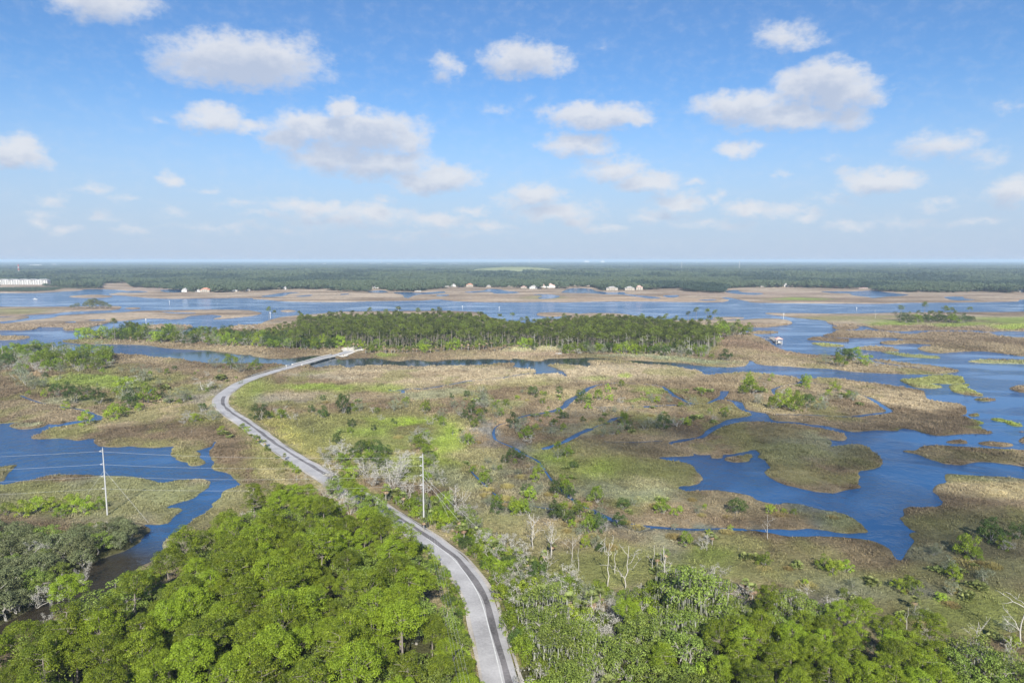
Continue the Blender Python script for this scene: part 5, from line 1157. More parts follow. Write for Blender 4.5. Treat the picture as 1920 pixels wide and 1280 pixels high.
# scrub on the wood's edges
for X, Y in poisson(WOOD_LEFT, 7.5, r4):
    dd, _ = road_dist(np.array([[X, Y]])); x, y = image_point(X, Y, 3)
    if dd[0] < 5.0 or land_at([[X, Y]])[0] == 0: continue
    k = r4.choice(["green_shrub", "dark_shrub", "grey_shrub"]); wd = r4.uniform(2.5, 4)
    o = plant(k, (X, Y, .35), (wd / 2.2, wd / 2.2, wd / 2), name=NAME[k]); record(o, k, x, y, wd, "under the trees of the left wood")
# oak grove left of the creek
P = poisson(WOOD_GROVE, 4.2, r4, 0.6)
for X, Y in P:
    x, y = image_point(X, Y, 5)
    if land_at([[X, Y]])[0] == 0: continue
    k = r4.choice(["grove_oak", "oak", "mossy_oak", "pale_tree"], p=[.68, .18, .10, .04]); s = r4.uniform(.75, 1.1)
    if k in ("oak", "mossy_oak"): s *= .75
    o = plant(k, (X, Y, .35), s, name=NAME[k], tilt=(r4.normal(0, .14), r4.normal(.12, .14)))
    record(o, k, x, y, s, "in the oak grove by the left pole" if y < 1010 else "on the creek side of the oak grove" if x > 110 else "at the left edge of the oak grove")
for x, y, a in ((110,1125,.5),(70,1138,.6),(150,1090,.7),(30,1150,.5)):
    o = tree("pale_tree", x, y, 34, "leaning over the dark creek", h0=5.5, lean=(.25, a))
for x, y in ((20,1213),(85,1170)):
    tree("pale_tree", x, y, 20, "fallen beside the dark creek", h0=5.5, lean=(.4, 1.0))
for x, y, w in ((60,965,30),(90,962,26),(35,972,30),(130,955,26),(150,965,30),(8,968,24),(180,958,22),(110,972,24)): bush("b" if w > 25 else "g", x, y, w, w * .45, "on the marsh edge of the oak grove")

# the right-hand wood
P = poisson(WOOD_RIGHT, 4.6, r4, 0.6)
BIGPINE = [(1400,1225,70),(1600,1180,75),(1660,1195,70),(1520,1210,60),(1690,1230,70),(1600,1240,70),(1450,1260,60),(1540,1262,50),(1720,1275,60),(1430,1245,40)]
d, sgn = road_dist(P)
for (X, Y), dd in zip(P, d):
    if dd < 8.0 or land_at([[X, Y]])[0] == 0: continue
    x, y = image_point(X, Y, 8)
    nb = min((bx - x) ** 2 + (by - y) ** 2 * 1.5 - br ** 2 for bx, by, br in BIGPINE)
    mossy = (1230 < x < 1380 and y < 1180) or (1420 < x < 1560 and y < 1210)
    if nb < 0: k = "pine"; s = r4.uniform(.62, .82)
    else:
        k = r4.choice(["oak", "mossy_oak", "bright", "pale_tree", "palm", "pine"], p=[.15, .72, .02, .08, .02, .01] if mossy else [.40, .14, .24, .11, .07, .04])
        s = r4.uniform(.85, 1.15) if y > 1150 else r4.uniform(.6, .85)
        if mossy: s = r4.uniform(.8, 1.1)
    if k == "bright": k = "bright_shrub"; s = (r4.uniform(2.2, 3.2),) * 2 + (r4.uniform(3.0, 4.5),)
    if k == "palm": s = r4.uniform(1.2, 1.7)
    if k == "pine": s = r4.uniform(.62, .8)
    o = plant(k, (X, Y, .35), s, name=NAME[k])
    record(o, k, x, y, s if not hasattr(s, "__len__") else s[0], "in the mossy stand of the right wood" if mossy else "at the road side of the right wood" if x < 1120 else "in the middle of the right wood" if x < 1400 else "at the right end of the right wood")
for X, Y in poisson(WOOD_RIGHT, 5.0, r4):
    x, y = image_point(X, Y, 3); dd, _ = road_dist(np.array([[X, Y]]))
    if dd[0] < 6.5: continue
    k = r4.choice(["green_shrub", "dark_shrub", "grey_shrub", "bright_shrub"], p=[.4, .2, .2, .2]); wd = r4.uniform(2.5, 4.5)
    o = plant(k, (X, Y, .35), (wd / 2.2, wd / 2.2, wd / 2), name=NAME[k]); record(o, k, x, y, wd, "under the trees of the right wood")
tree("mossy_oak", 1020, 1190, 78, "alone between the thicket and the road", variant=0, h0=9.0)
tree("mossy_oak", 1300, 1185, 110, "tallest at the marsh side of the right wood", variant=1, h0=9.0)

# wooded island: the nearest and most visible pines one by one, the deep wood behind as one mass
r5 = np.random.default_rng(55)
ISLE = np.array(sites([(556,657),(600,650),(640,648),(690,656),(760,655),(850,654),(940,652),(970,650),(1040,652),(1060,658),(1150,660),(1250,662),(1320,664),(1345,648),(1330,638),(1290,624),(1250,619),(1190,616),(1120,613),(1060,617),(1035,622),(985,625),(930,620),(895,609),(820,607),(700,608),(610,612),(545,619),(500,632),(430,638),(520,648)], .5))
P = poisson(ISLE, 6.2, r5, 1.2)
P = P[np.argsort(P[:, 1])]
front = np.array([site(x, 640, .5)[1] for x in (1,)])[0]
px = np.array([image_point(X, Y, .5) for X, Y in P])
# how far behind the wood's front line a tree stands
fx = np.array([430,520,556,640,690,850,970,1060,1250,1320,1345]); fy = np.array([634,648,657,648,656,654,650,658,662,664,648])
depth = np.interp(px[:, 0], fx, fy) - px[:, 1]
nb = np.array([site(x, y, .5)[1] for x, y in px]) - np.array([site(x, min(yy, 664), .5)[1] for x, yy in zip(px[:, 0], np.interp(px[:, 0], fx, fy))])
order = np.argsort(nb); singles = order[:230]
back = order[230:]; tallb = back[np.argsort(px[back, 1])][:60]
rest = np.setdiff1d(back, tallb)
for i in np.concatenate([singles, tallb]):
    X, Y = P[i]; s = r5.uniform(.66, 1.0) if r5.random() < .8 else r5.uniform(1.0, 1.22)
    if px[i, 0] < 560: s *= .62
    if r5.random() < .14 and i in set(singles.tolist()):
        s = r5.uniform(.8, 1.25); o = plant("oak", (X, Y, .4), s, name="oak_tree"); record(o, "oak", px[i, 0], px[i, 1], s, "among the front pines of the wooded island"); continue
    o = plant("tall_pine", (X, Y, .4), s, name="pine_tree")
    b_ = i in set(tallb.tolist())
    record(o, "tall_pine", px[i, 0], px[i, 1], s, ("at the back" if b_ else "in front") + (" on the island wood's left third" if px[i, 0] < 760 else " in the island wood's middle" if px[i, 0] < 1000 else " on the island wood's right third"))
ISLE_REST = [(P[i][0], P[i][1], r5.uniform(.66, 1.04) * (.65 if px[i, 0] < 560 else 1)) for i in rest]
# palms and scrub along the island's front
for x in np.arange(655, 960, 7.0):
    xx = x + r5.uniform(-3, 3); y = np.interp(xx, fx, fy) + r5.uniform(0, 5.5)
    if r5.random() < .68: tree("palm", xx, y + 2, r5.uniform(9, 15), "in the palm row before the island pines", h0=4.6)
    else: bush("g" if r5.random() < .5 else "b", xx, y + 2, r5.uniform(10, 18), r5.uniform(6, 11), "in the palm row before the island pines")
for x in np.arange(965, 1335, 6.5):
    xx = x + r5.uniform(-3, 3); y = np.interp(xx, fx, fy) + r5.uniform(-2, 5.5)
    if xx < 1050 and r5.random() < .65:
        tree("bare_post" if r5.random() < .7 else "branchy_snag", xx, y + 3, r5.uniform(7, 14), "in the dead clearing on the island's front", h0=6.0); continue
    bush(r5.choice(list("ggbppwd")), xx, y + 1, r5.uniform(10, 20), r5.uniform(7, 13), "in the scrub at the island's right front")
    if r5.random() < .22: tree("snag", xx, y, r5.uniform(18, 34), "in the scrub at the island's right front", h0=10)
for x in np.arange(150, 640, 6.0):
    xx = x + r5.uniform(-3, 3); y = np.interp(xx, [150, 250, 330, 430, 520, 560, 640], [637, 641, 645, 650, 655, 658, 655]) - r5.uniform(0, 6)
    bush(r5.choice(list("gdpbgdw")), xx, y, r5.uniform(12, 24), r5.uniform(8, 15), "in the scrub along the island's left shore")
    if xx > 215 and r5.random() < .5: bush(r5.choice(list("gdpg")), xx, y - r5.uniform(5, 12), r5.uniform(14, 24), r5.uniform(10, 16), "in the scrub behind the island's left shore")
    if xx > 300 and r5.random() < .45: o = tree("tall_pine", xx, y - r5.uniform(6, 12), r5.uniform(16, 24), "above the scrub on the island's left arm", h0=17)
    if r5.random() < .12: tree("palm", xx, y + 2, r5.uniform(9, 13), "in the scrub along the island's left shore", h0=4.6)
for x, y, h in ((216,638,32),(243,632,26),(238,634,24),(258,630,20),(515,606,22),(505,606,24),(562,605,20),(1305,610,26),(1325,610,28),(1340,612,24),(1290,612,22),(1354,612,16),(1318,640,26),(1326,634,28),(1334,645,24),(1342,636,26),(1350,642,20),(1358,630,22),(1366,638,18),(1376,632,16),(1386,626,15),(1330,624,26),(1346,622,22),(1312,630,30),(1304,646,32),(1322,652,24),(880,610,24),(903,612,22),(938,615,24),(962,614,22),(978,616,20)): tree("tall_pine", x, y, h, "standing alone above the island scrub", h0=17)
for x, y, w in ((1340,640,30),(1356,634,30),(1372,632,26),(1388,630,28),(1402,629,22),(1362,626,26),(1335,630,24),(1322,640,26),(1310,652,26),(1296,660,22),(1285,655,22),(1312,662,16)): bush(r5.choice(list("ggdp")), x, y, w, w * .55, "at the island's right end")
bush("d", 1364, 677, 22, 12, "alone on the tan marsh of the island"); bush("g", 1335, 672, 10, 5, "alone on the tan marsh of the island")
for x, y, w, c in ((1552,684,22,"p"),(1568,683,20,"w"),(1590,680,30,"d"),(1605,678,28,"g"),(1580,688,24,"g"),(1618,682,26,"w"),(1628,686,22,"b"),(1645,688,16,"w"),(1690,692,9,"w"),(1725,692,10,"w")): bush(c, x, y, w, w * .6, "on the island's narrow right point")
# left thicket with its dead trunks
TL = sites([(-60,668),(0,664),(60,664),(130,666),(200,667),(205,690),(180,697),(120,700),(60,703),(0,705),(-60,708)], .5)
for X, Y in poisson(TL, 10.5, r5):
    x, y = image_point(X, Y, .5); k = r5.choice(list("gggdpw"), p=[.25, .2, .15, .15, .15, .1]) if y < 690 else r5.choice(list("wwpg"))
    bush(k, x, y, r5.uniform(16, 28), r5.uniform(9, 15))
for x, y, h in ((4,672,26),(30,680,20),(65,685,22),(82,678,18),(98,672,28),(102,672,22),(89,680,18),(172,678,20),(192,676,20),(200,668,22),(141,680,14),(56,678,16),(150,676,12)): tree("bare_post", x, y, h, "above the thicket at the far left", h0=5.0)
# tree islet in the river and the small wood on the far right marsh
for x, y, h in ((168,577,15),(178,577,16),(188,578,13),(160,578,10),(198,578,11),(145,578,9),(206,579,8),(136,579,7),(172,579,10)): tree("grove_oak", x, y, h, "on the small tree islet in the river", h0=7.5)
for x, y, h in ((1688,603,26),(1732,602,28),(1770,602,28),(1815,598,22),(1720,603,18),(1742,603,18),(1750,603,20),(1758,603,20),(1764,602,18),(1776,602,22),(1784,602,20),(1790,602,17),(1705,602,14),(1710,603,12)): tree("tall_pine", x, y, h, "in the small wood on the right marsh", h0=17)
for x in np.arange(1690, 1830, 7): bush(r5.choice(list("ddgp")), x, 604 + r5.uniform(-2, 2), r5.uniform(12, 20), r5.uniform(5, 8), "under the small wood on the right marsh")
for x, y, h in ((1641,597,16),(1722,600,16),(1801,605,17),(1689,600,14)): tree("bare_post", x, y, h, "by the small wood on the right marsh", h0=5.0)

# more scrub scattered over the open marsh
r7 = np.random.default_rng(77)
for reg, n_, kinds in (([(860,735),(1250,735),(1400,780),(1330,800),(1200,815),(950,850),(860,830)], 80, "ggdbmmppwtp"), ([(0,700),(120,700),(390,690),(400,780),(330,800),(230,790),(120,750),(0,735)], 40, "ggdbppwmt"), ([(450,740),(760,740),(770,830),(640,840),(500,790)], 24, "gdpmwt"), ([(860,860),(1000,870),(1090,930),(1300,940),(1300,975),(1100,1020),(900,960)], 44, "gdbpmmptt"), ([(1380,700),(1640,730),(1600,760),(1420,760)], 22, "gbbpmw"), ([(1380,1050),(1640,1080),(1880,1000),(1900,1140),(1600,1110)], 26, "gbmpmtt"), ([(430,690),(520,684),(420,745),(330,760),(330,700)], 16, "gpwm")):
    W_ = np.array(sites(reg, .4)); m_ = 0
    while m_ < n_:
        q = r7.uniform(W_.min(0), W_.max(0)); 
        if not inside(q[None], W_)[0] or land_at(q[None])[0] == 0 or road_dist(q[None])[0][0] < 7: continue
        x, y = image_point(q[0], q[1], .4); m = mpp(*q); w_ = r7.uniform(1.6, 4.4) / m; bush(kinds[int(r7.integers(len(kinds)))], x, y, w_, w_ * r7.uniform(.55, .8)); m_ += 1
# scrub islets behind: shrubs on the mid marsh chosen at random, few
SZ = ("small", "", "large")
def label_all():
    from collections import defaultdict
    ORD = ["first", "second", "third", "fourth", "fifth", "sixth", "seventh", "eighth"]
    by = defaultdict(list)
    for r_ in RECORDS: by[(r_[1], r_[5])].append(r_)
    for (kind, wh), L_ in by.items():
        look, cat = LOOK[kind]
        ss = sorted(q[4] for q in L_)
        for q in L_:
            o = q[0]; size = ""
            if len(L_) > 2:
                size = "small " if q[4] < ss[len(ss) // 3] else "large " if q[4] > ss[(2 * len(ss)) // 3] else ""
                if size == "" and len(L_) > 8: size = "medium "
            o["_k"] = (size + look + " " + wh)
            o["category"] = cat
    lab = defaultdict(list)
    for q in RECORDS: lab[q[0]["_k"]].append(q)
    for t, L_ in lab.items():
        L_.sort(key=lambda q: q[2])
        grp = LOOK[L_[0][1]][0] + "s " + L_[0][5]
        for i, q in enumerate(L_):
            o = q[0]
            if len(L_) == 1: o["label"] = t
            elif len(L_) <= 8:
                pos = "leftmost" if i == 0 else "rightmost" if i == len(L_) - 1 else ORD[i] + " from left"
                o["label"] = pos + " " + t if len((pos + " " + t).split()) <= 16 else t
            else: o["label"] = t
            if len(L_) > 1: o["group"] = grp
            del o["_k"]
# ------------------------------------------------------------------ built things
MAT["concrete"] = surf("pale_concrete", (0.50, 0.49, 0.46), 0.85, 0.18, 0.8)
MAT["steel_pole"] = surf("galvanised_pole", (0.40, 0.40, 0.39), 0.5, 0.12, 0.6, metal=0.0, spec=0.5)
MAT["cable"] = surf("aluminium_cable", (0.45, 0.45, 0.44), 0.5, 0.1, 0.2)
MAT["ceramic"] = surf("grey_insulator", (0.42, 0.42, 0.43), 0.35, 0.1, 3.0, spec=0.6)
MAT["timber"] = surf("weathered_timber", (0.30, 0.27, 0.23), 0.9, 0.3, 0.7)
MAT["white"] = surf("white_paint", (0.52, 0.51, 0.48), 0.6, 0.08, 0.5)
MAT["cream"] = surf("cream_stucco", (0.33, 0.295, 0.245), 0.8, 0.15, 0.3)
MAT["greywall"] = surf("grey_siding", (0.48, 0.48, 0.47), 0.8, 0.1, 0.3)
MAT["tile"] = surf("orange_roof_tile", (0.52, 0.235, 0.15), 0.8, 0.25, 0.6)
MAT["pinktile"] = surf("pink_roof_tile", (0.58, 0.36, 0.30), 0.8, 0.2, 0.6)
MAT["slate"] = surf("grey_roof", (0.36, 0.35, 0.34), 0.8, 0.2, 0.5)
MAT["whiteroof"] = surf("white_roof", (0.33, 0.32, 0.305), 0.7, 0.1, 0.4)
MAT["glass"] = surf("dark_window_glass", (0.05, 0.06, 0.07), 0.15, 0.2, 0.5, spec=0.6)
MAT["red"] = surf("red_paint", (0.55, 0.08, 0.05), 0.6, 0.1, 0.5)
MAT["foam"] = surf("water_foam", (0.78, 0.80, 0.82), 0.9, 0.1, 0.4)

# bridge
C = ROAD[jb:je + 1]; T = np.gradient(C, axis=0); T /= np.linalg.norm(T, axis=1, keepdims=True); R_ = np.stack([T[:, 1], -T[:, 0]], 1)
mid = C.mean(0); br = empty("bridge", (mid[0], mid[1], 0)); tag(br, "low pale concrete bridge carrying the road over the channel", "bridge")
def strip_solid(name, o0, o1, z0, z1, mat):
    a = C + R_ * o0; b = C + R_ * o1; n = len(C); v = []
    for P, z in ((a, z0), (b, z0), (b, z1), (a, z1)): v.append(np.column_stack([P - mid, np.full(n, z)]))
    v = np.concatenate(v); f = []
    for i in range(n - 1):
        for k in range(4): k2 = (k + 1) % 4; f.append((k * n + i, k2 * n + i, k2 * n + i + 1, k * n + i + 1))
    f += [(0, 3 * n, 2 * n, n), (n - 1, 2 * n - 1, 3 * n - 1, 4 * n - 1)]
    return link(name, np_mesh(name, v, [np.array(f)], mat), br)
strip_solid("deck", -4.6, 4.5, .62, ROADZ - .02, MAT["concrete"])
for s in (-1, 1): strip_solid("parapet", s * 4.35 - .12, s * 4.35 + .12, ROADZ - .018, ROADZ + .85, MAT["concrete"])
for i in range(2, len(C) - 1, 4):
    mb = MB()
    for o in (-3.4, 0, 3.4):
        p = C[i] + R_[i] * o - mid; mb.tube([(p[0], p[1], -1.5), (p[0], p[1], .60)], .28, 8)
    p = C[i] - mid; mb.box((p[0], p[1], .44), (9.0, .7, .34), math.atan2(R_[i][1], R_[i][0])); mb.build("pier", MAT["concrete"], br)
# guard rail along the embankment right of the road
def rail(name, i0, i1, off, label):
    Cc = ROAD[i0:i1]; Tt = np.gradient(Cc, axis=0); Tt /= np.linalg.norm(Tt, axis=1, keepdims=True); P = Cc + np.stack([Tt[:, 1], -Tt[:, 0]], 1) * off
    o = empty(name, (P[0][0], P[0][1], ROADZ - .1)); tag(o, label, "guard rail")
    mb = MB(); mb.tube([(p[0] - P[0][0], p[1] - P[0][1], .72) for p in P], .13, 5); mb.build("rail", MAT["greywall"], o)
    for p in P[::2]:
        m2 = MB(); m2.box((p[0] - P[0][0], p[1] - P[0][1], .3), (.16, .16, .7)); m2.build("post", MAT["timber"], o)
ia = int(np.argmin(np.linalg.norm(ROAD - np.array(site(428, 738)), axis=1)))
rail("guard_rail", ia, jb, 5.0, "grey guard rail along the right side of the causeway before the bridge")
rail("guard_rail", jb - 26, jb, -4.9, "grey guard rail on the left side of the causeway before the bridge")

# transmission poles
def pole(base, h, label, arms, guys, side):
    X, Y = base; o = empty("utility_pole", (X, Y, .2)); tag(o, label, "utility pole")
    mb = MB(); mb.tube([(0, 0, -.8), (0, 0, h * .5), (0, 0, h)], [.26, .21, .14], 12); mb.build("pole_shaft", MAT["steel_pole"], o, smooth=False)
    tops = []
    for z in arms:
        m2 = MB(); e = (side[0] * 1.15, side[1] * 1.15, z + .05); m2.tube([(0, 0, z + .55), e], .05, 6); m2.build("brace", MAT["steel_pole"], o)
        m3 = MB(); m3.tube([(side[0] * .2, side[1] * .2, z - .1), (side[0] * .5, side[1] * .5, z - .05), (side[0] * .8, side[1] * .8, z), e], [.09, .12, .12, .08], 8); m3.build("insulator", MAT["ceramic"], o)
        tops.append((X + e[0], Y + e[1], .2 + e[2]))
    m4 = MB(); m4.tube([(0, 0, h), (0, 0, h + .5)], .09, 6); m4.build("pole_cap", MAT["ceramic"], o)
    for z, g in guys:
        gx, gy = g; m5 = MB(); m5.tube([(0, 0, z), (gx - X, gy - Y, .1)], .028, 5); m5.build("guy_wire", MAT["cable"], o)
    return tops
P1 = site(201.5, 966, .2); P2 = site(795, 998, .2)
t1 = pole(P1, 22.9, "tall pale steel pole with two guy wires by the left bay", [22.0, 17.6, 13.5, 9.3], [(15.6, site(143, 955, .5)), (15.6, site(279, 979, .5))], (-.95, -.2))
t2 = pole(P2, 25.0, "tall pale steel pole with three guy wires beside the curving road", [24.4, 21.6, 18.5, 15.4], [(18.4, site(912, 1004, .5)), (17.4, site(885, 1003, .5)), (21.5, site(850, 985, .5))], (-.9, -.25))
P0 = (P1[0] - 150, P1[1] - 12); P3 = (1.7, 60.0)
t0 = pole(P0, 22.9, "pale steel pole standing outside the left edge of the photo", [22.0, 17.6, 13.5, 9.3], [], (-.9, -.2))
t3 = pole(P3, 25.0, "pale steel pole standing below the bottom edge of the photo", [24.4, 21.6, 18.5, 15.4], [], (-.9, -.2))
RANK = ["topmost", "second highest", "third highest", "lowest"]
def cable(a, b, sag, label, r=.018):
    pts = [(a[0] * (1 - t) + b[0] * t, a[1] * (1 - t) + b[1] * t, a[2] * (1 - t) + b[2] * t - 4 * sag * t * (1 - t)) for t in np.linspace(0, 1, 25)]
    mb = MB(); q = pts[0]; mb.tube([(p[0] - q[0], p[1] - q[1], p[2] - q[2]) for p in pts], r, 5); o = mb.build("power_cable", MAT["cable"], None, q); tag(o, label, "power cable", "power cables between the poles")
for i in range(4):
    cable(t0[i], t1[i], 1.6, RANK[i] + " power cable running left from the left utility pole")
    cable(t1[i], t2[i], 1.2, RANK[i] + " power cable slung between the two utility poles")
    cable(t2[i], t3[i], 2.2, RANK[i] + " power cable from the right pole over the road toward camera", .010)

# white box by the road
X, Y = site(707, 946, ROADZ - .3); o = empty("utility_box", (X, Y, ROADZ - .5)); tag(o, "small white utility box on the verge of the shaded road", "utility box")
mb = MB(); mb.box((0, 0, .75), (.9, .7, 1.5)); mb.build("cabinet", MAT["white"], o); mb = MB(); mb.hip((0, 0, 1.5), (1.05, .85), .18, .3); mb.build("lid", MAT["white"], o)
X, Y = site(535, 694, ROADZ); o = empty("road_post", (X - .5, Y + 4, ROADZ - .1)); tag(o, "white marker post beside the road at the start of the bridge", "marker post")
mb = MB(); mb.tube([(0, 0, 0), (0, 0, 3.4)], .1, 6); mb.build("shaft", MAT["white"], o); mb = MB(); mb.box((0, -.12, 3.2), (.7, .05, .8)); mb.build("sign_plate", MAT["white"], o)

# channel markers in the river
for x, y, h, lab in ((274,607,10,"white channel marker in the river behind the island's left tip"),(507,597,12,"white channel marker before the lone island pines"),(747,583,8,"white channel marker behind the island's pine canopy"),(867,579,6,"small white channel marker in mid river"),(936,582,7,"white channel marker right of the canopy gap"),(1469,598,11,"white channel marker at the tip of the round marsh"),(1606,581,5,"faint white channel marker in the river at right"),(318,571,7,"faint white channel marker in the river at left")):
    X, Y = site(x, y); m = mpp(X, Y); o = empty("channel_marker", (X, Y, 0)); tag(o, lab, "channel marker", "channel markers in the river")
    mb = MB(); mb.tube([(0, 0, -1.5), (0, 0, h * m)], .28, 7); mb.build("pile", MAT["white"], o); mb = MB(); mb.box((0, -.36, h * m - .8), (1.3, .1, 1.4)); mb.build("day_board", MAT["white"], o)

# dock with boathouse
X, Y = site(1456, 641, 1); o = empty("dock", (X, Y, 0), 0); tag(o, "timber dock with roofed boathouse at the island's right shore", "dock")
wl = np.array([site(1425, 632, 1.2), site(1436, 636, 1.2), site(1449, 635, 1.2)]) - np.array([X, Y])
mb = MB()
for a, b in zip(wl[:-1], wl[1:]):
    d = b - a; mb.box((*(a + b) / 2, 1.25), (np.linalg.norm(d) + .5, 1.6, .2), math.atan2(d[1], d[0]))
mb.build("walkway", MAT["timber"], o)
a = np.array(site(1446, 632, 1.3)) - (X, Y); b = np.array(site(1461, 643, 1.3)) - (X, Y); d = b - a; an = math.atan2(d[1], d[0]); L_ = np.linalg.norm(d); dv = d / L_; nv = np.array([-dv[1], dv[0]])
mb = MB(); mb.box((*(a + b) / 2, 1.35), (L_ + 1, 5.5, .25), an); mb.build("deck", MAT["timber"], o)
bh = b - dv * 4.5; mb = MB(); mb.hip((*bh, 5.2), (11.5, 7.4), 1.8, .45, an); mb.build("roof", MAT["pinktile"], o)
for s in (-4.6, 0, 4.6):
    for q in (-2.9, 2.9):
        p = bh + dv * s + nv * q; mb = MB(); mb.tube([(*p, -1.5), (*p, 5.2)], .16, 6); mb.build("post", MAT["white"], o)
mb = MB(); mb.box((*(bh + dv * 2), 2.4), (4.0, 2.2, 1.6), an); mb.build("cabin_wall", MAT["white"], o)
for t in np.linspace(0, 1, 7):
    for q in (-2.6, 2.6):
        p = a + d * t + nv * q; mb = MB(); mb.tube([(*p, -1.5), (*p, 2.3)], .14, 6); mb.build("pile", MAT["timber"], o)
for t in np.linspace(0, 1, 6):
    p = wl[0] * (1 - t) + wl[2] * t; mb = MB(); mb.tube([(*p, -1.0), (*p, 2.2)], .12, 6); mb.build("pile", MAT["timber"], o)
# pale timber landing on the island front
X, Y = site(1047, 663, .6); o = empty("landing", (X, Y, .4)); tag(o, "pale timber landing on the shore before the dead clearing", "landing"); mb = MB(); mb.box((0, 0, .5), (6.0, 3, .3)); mb.build("deck", MAT["concrete"], o)
for s in (-2.6, 2.6): mb = MB(); mb.tube([(s, -1.2, -.8), (s, -1.2, .38)], .12, 6); mb.build("pile", MAT["timber"], o)

# motor boat and its wake
X, Y = site(66, 561.3); o = empty("motor_boat", (X, Y, .1), 0.0); tag(o, "white motor boat speeding right and leaving a foam wake", "boat")
hv = []; hf = []
for i, (xx, wd, zz) in enumerate(((-4.5, 1.4, .2), (-2, 1.5, .2), (1.5, 1.35, .25), (3.6, .8, .45), (4.9, .05, .8))): hv += [(xx, -wd, 1.1 + zz * .5), (xx, -wd * .55, -.2 + zz * .3), (xx, wd * .55, -.2 + zz * .3), (xx, wd, 1.1 + zz * .5)]
for i in range(4):
    for k in range(3): hf.append((4 * i + k, 4 * i + k + 1, 4 * i + k + 5, 4 * i + k + 4))
    hf.append((4 * i + 3, 4 * i, 4 * i + 4, 4 * i + 7))
hf.append((0, 3, 2, 1)); mb = MB(); mb.v = hv; mb.f = hf; mb.build("hull", MAT["white"], o)
mb = MB(); mb.box((-.2, 0, 1.9), (2.6, 1.9, 1.3)); mb.build("cabin", MAT["white"], o); mb = MB(); mb.box((1.15, 0, 2.0), (.08, 1.6, .7)); mb.build("windscreen", MAT["glass"], o); mb = MB(); mb.box((-.3, 0, 2.62), (3.2, 2.2, .12)); mb.build("canopy", MAT["white"], o)
k = np.linspace(0, 1, 60); wx = X - 4.2 - k * 170; cy_ = Y + k * 9; hw = .9 + 1.5 * np.sqrt(k) + (vnoise(k * 40, k * 0, 3) - .5) * 1.4
v = np.concatenate([np.column_stack([wx, cy_ - hw, np.full(60, .06)]), np.column_stack([wx, cy_ + hw, np.full(60, .06)])])
tag(link("water_wake", np_mesh("water_wake", v, [np.array([[i, i + 1, 61 + i, 60 + i] for i in range(59)])], MAT["foam"])), kind="structure")

# ------------------------------------------------------------------ far shore: houses
HOUSES = []
def house(x, y, wpx, hm_, wall, roof, label, dpx=None, storeys=1, rz=0.0, wings=1):
    X, Y = site(x, y, 1.0); m = mpp(X, Y); W = wpx * m * .9; hm_ *= .8; D = min(14.0, W * .7); HOUSES.append((X, Y, W))
    o = empty("house", (X, Y, .6), rz); tag(o, label, "house")
    mb = MB(); mb.box((0, 0, hm_ / 2), (W * .62, D, hm_)); 
    if wings: mb.box((W * .36, -1.5, hm_ * .36), (W * .28, D * .8, hm_ * .72)); mb.box((-W * .38, -.8, hm_ * .32), (W * .24, D * .8, hm_ * .64))
    mb.build("wall", MAT[wall], o)
    mb = MB(); mb.hip((0, 0, hm_ + .02), (W * .68, D + 1.4), hm_ * .38, .45)
    if wings: mb.hip((W * .37, -1.5, hm_ * .73), (W * .33, D * .8 + 1.2), hm_ * .28, .4); mb.hip((-W * .39, -.8, hm_ * .65), (W * .28, D * .8 + 1.2), hm_ * .26, .4)
    rf = mb.build("roof", MAT[roof], o); mb = MB(); mb.box((W * .12, D * .15, hm_ * 1.3), (1.1, 1.1, hm_ * .5)); mb.build("chimney", MAT[wall], rf)
    n = max(2, int(W * .6 / 4.5))
    for i in range(n):
        for s in range(max(1, int(hm_ / 3.4))):
            mb = MB(); mb.box(((i + .5) / n * W * .58 - W * .29, -D / 2 - .03, 1.6 + s * 3.2), (1.5, .14, 1.7)); mb.build("window", MAT["glass"], o)
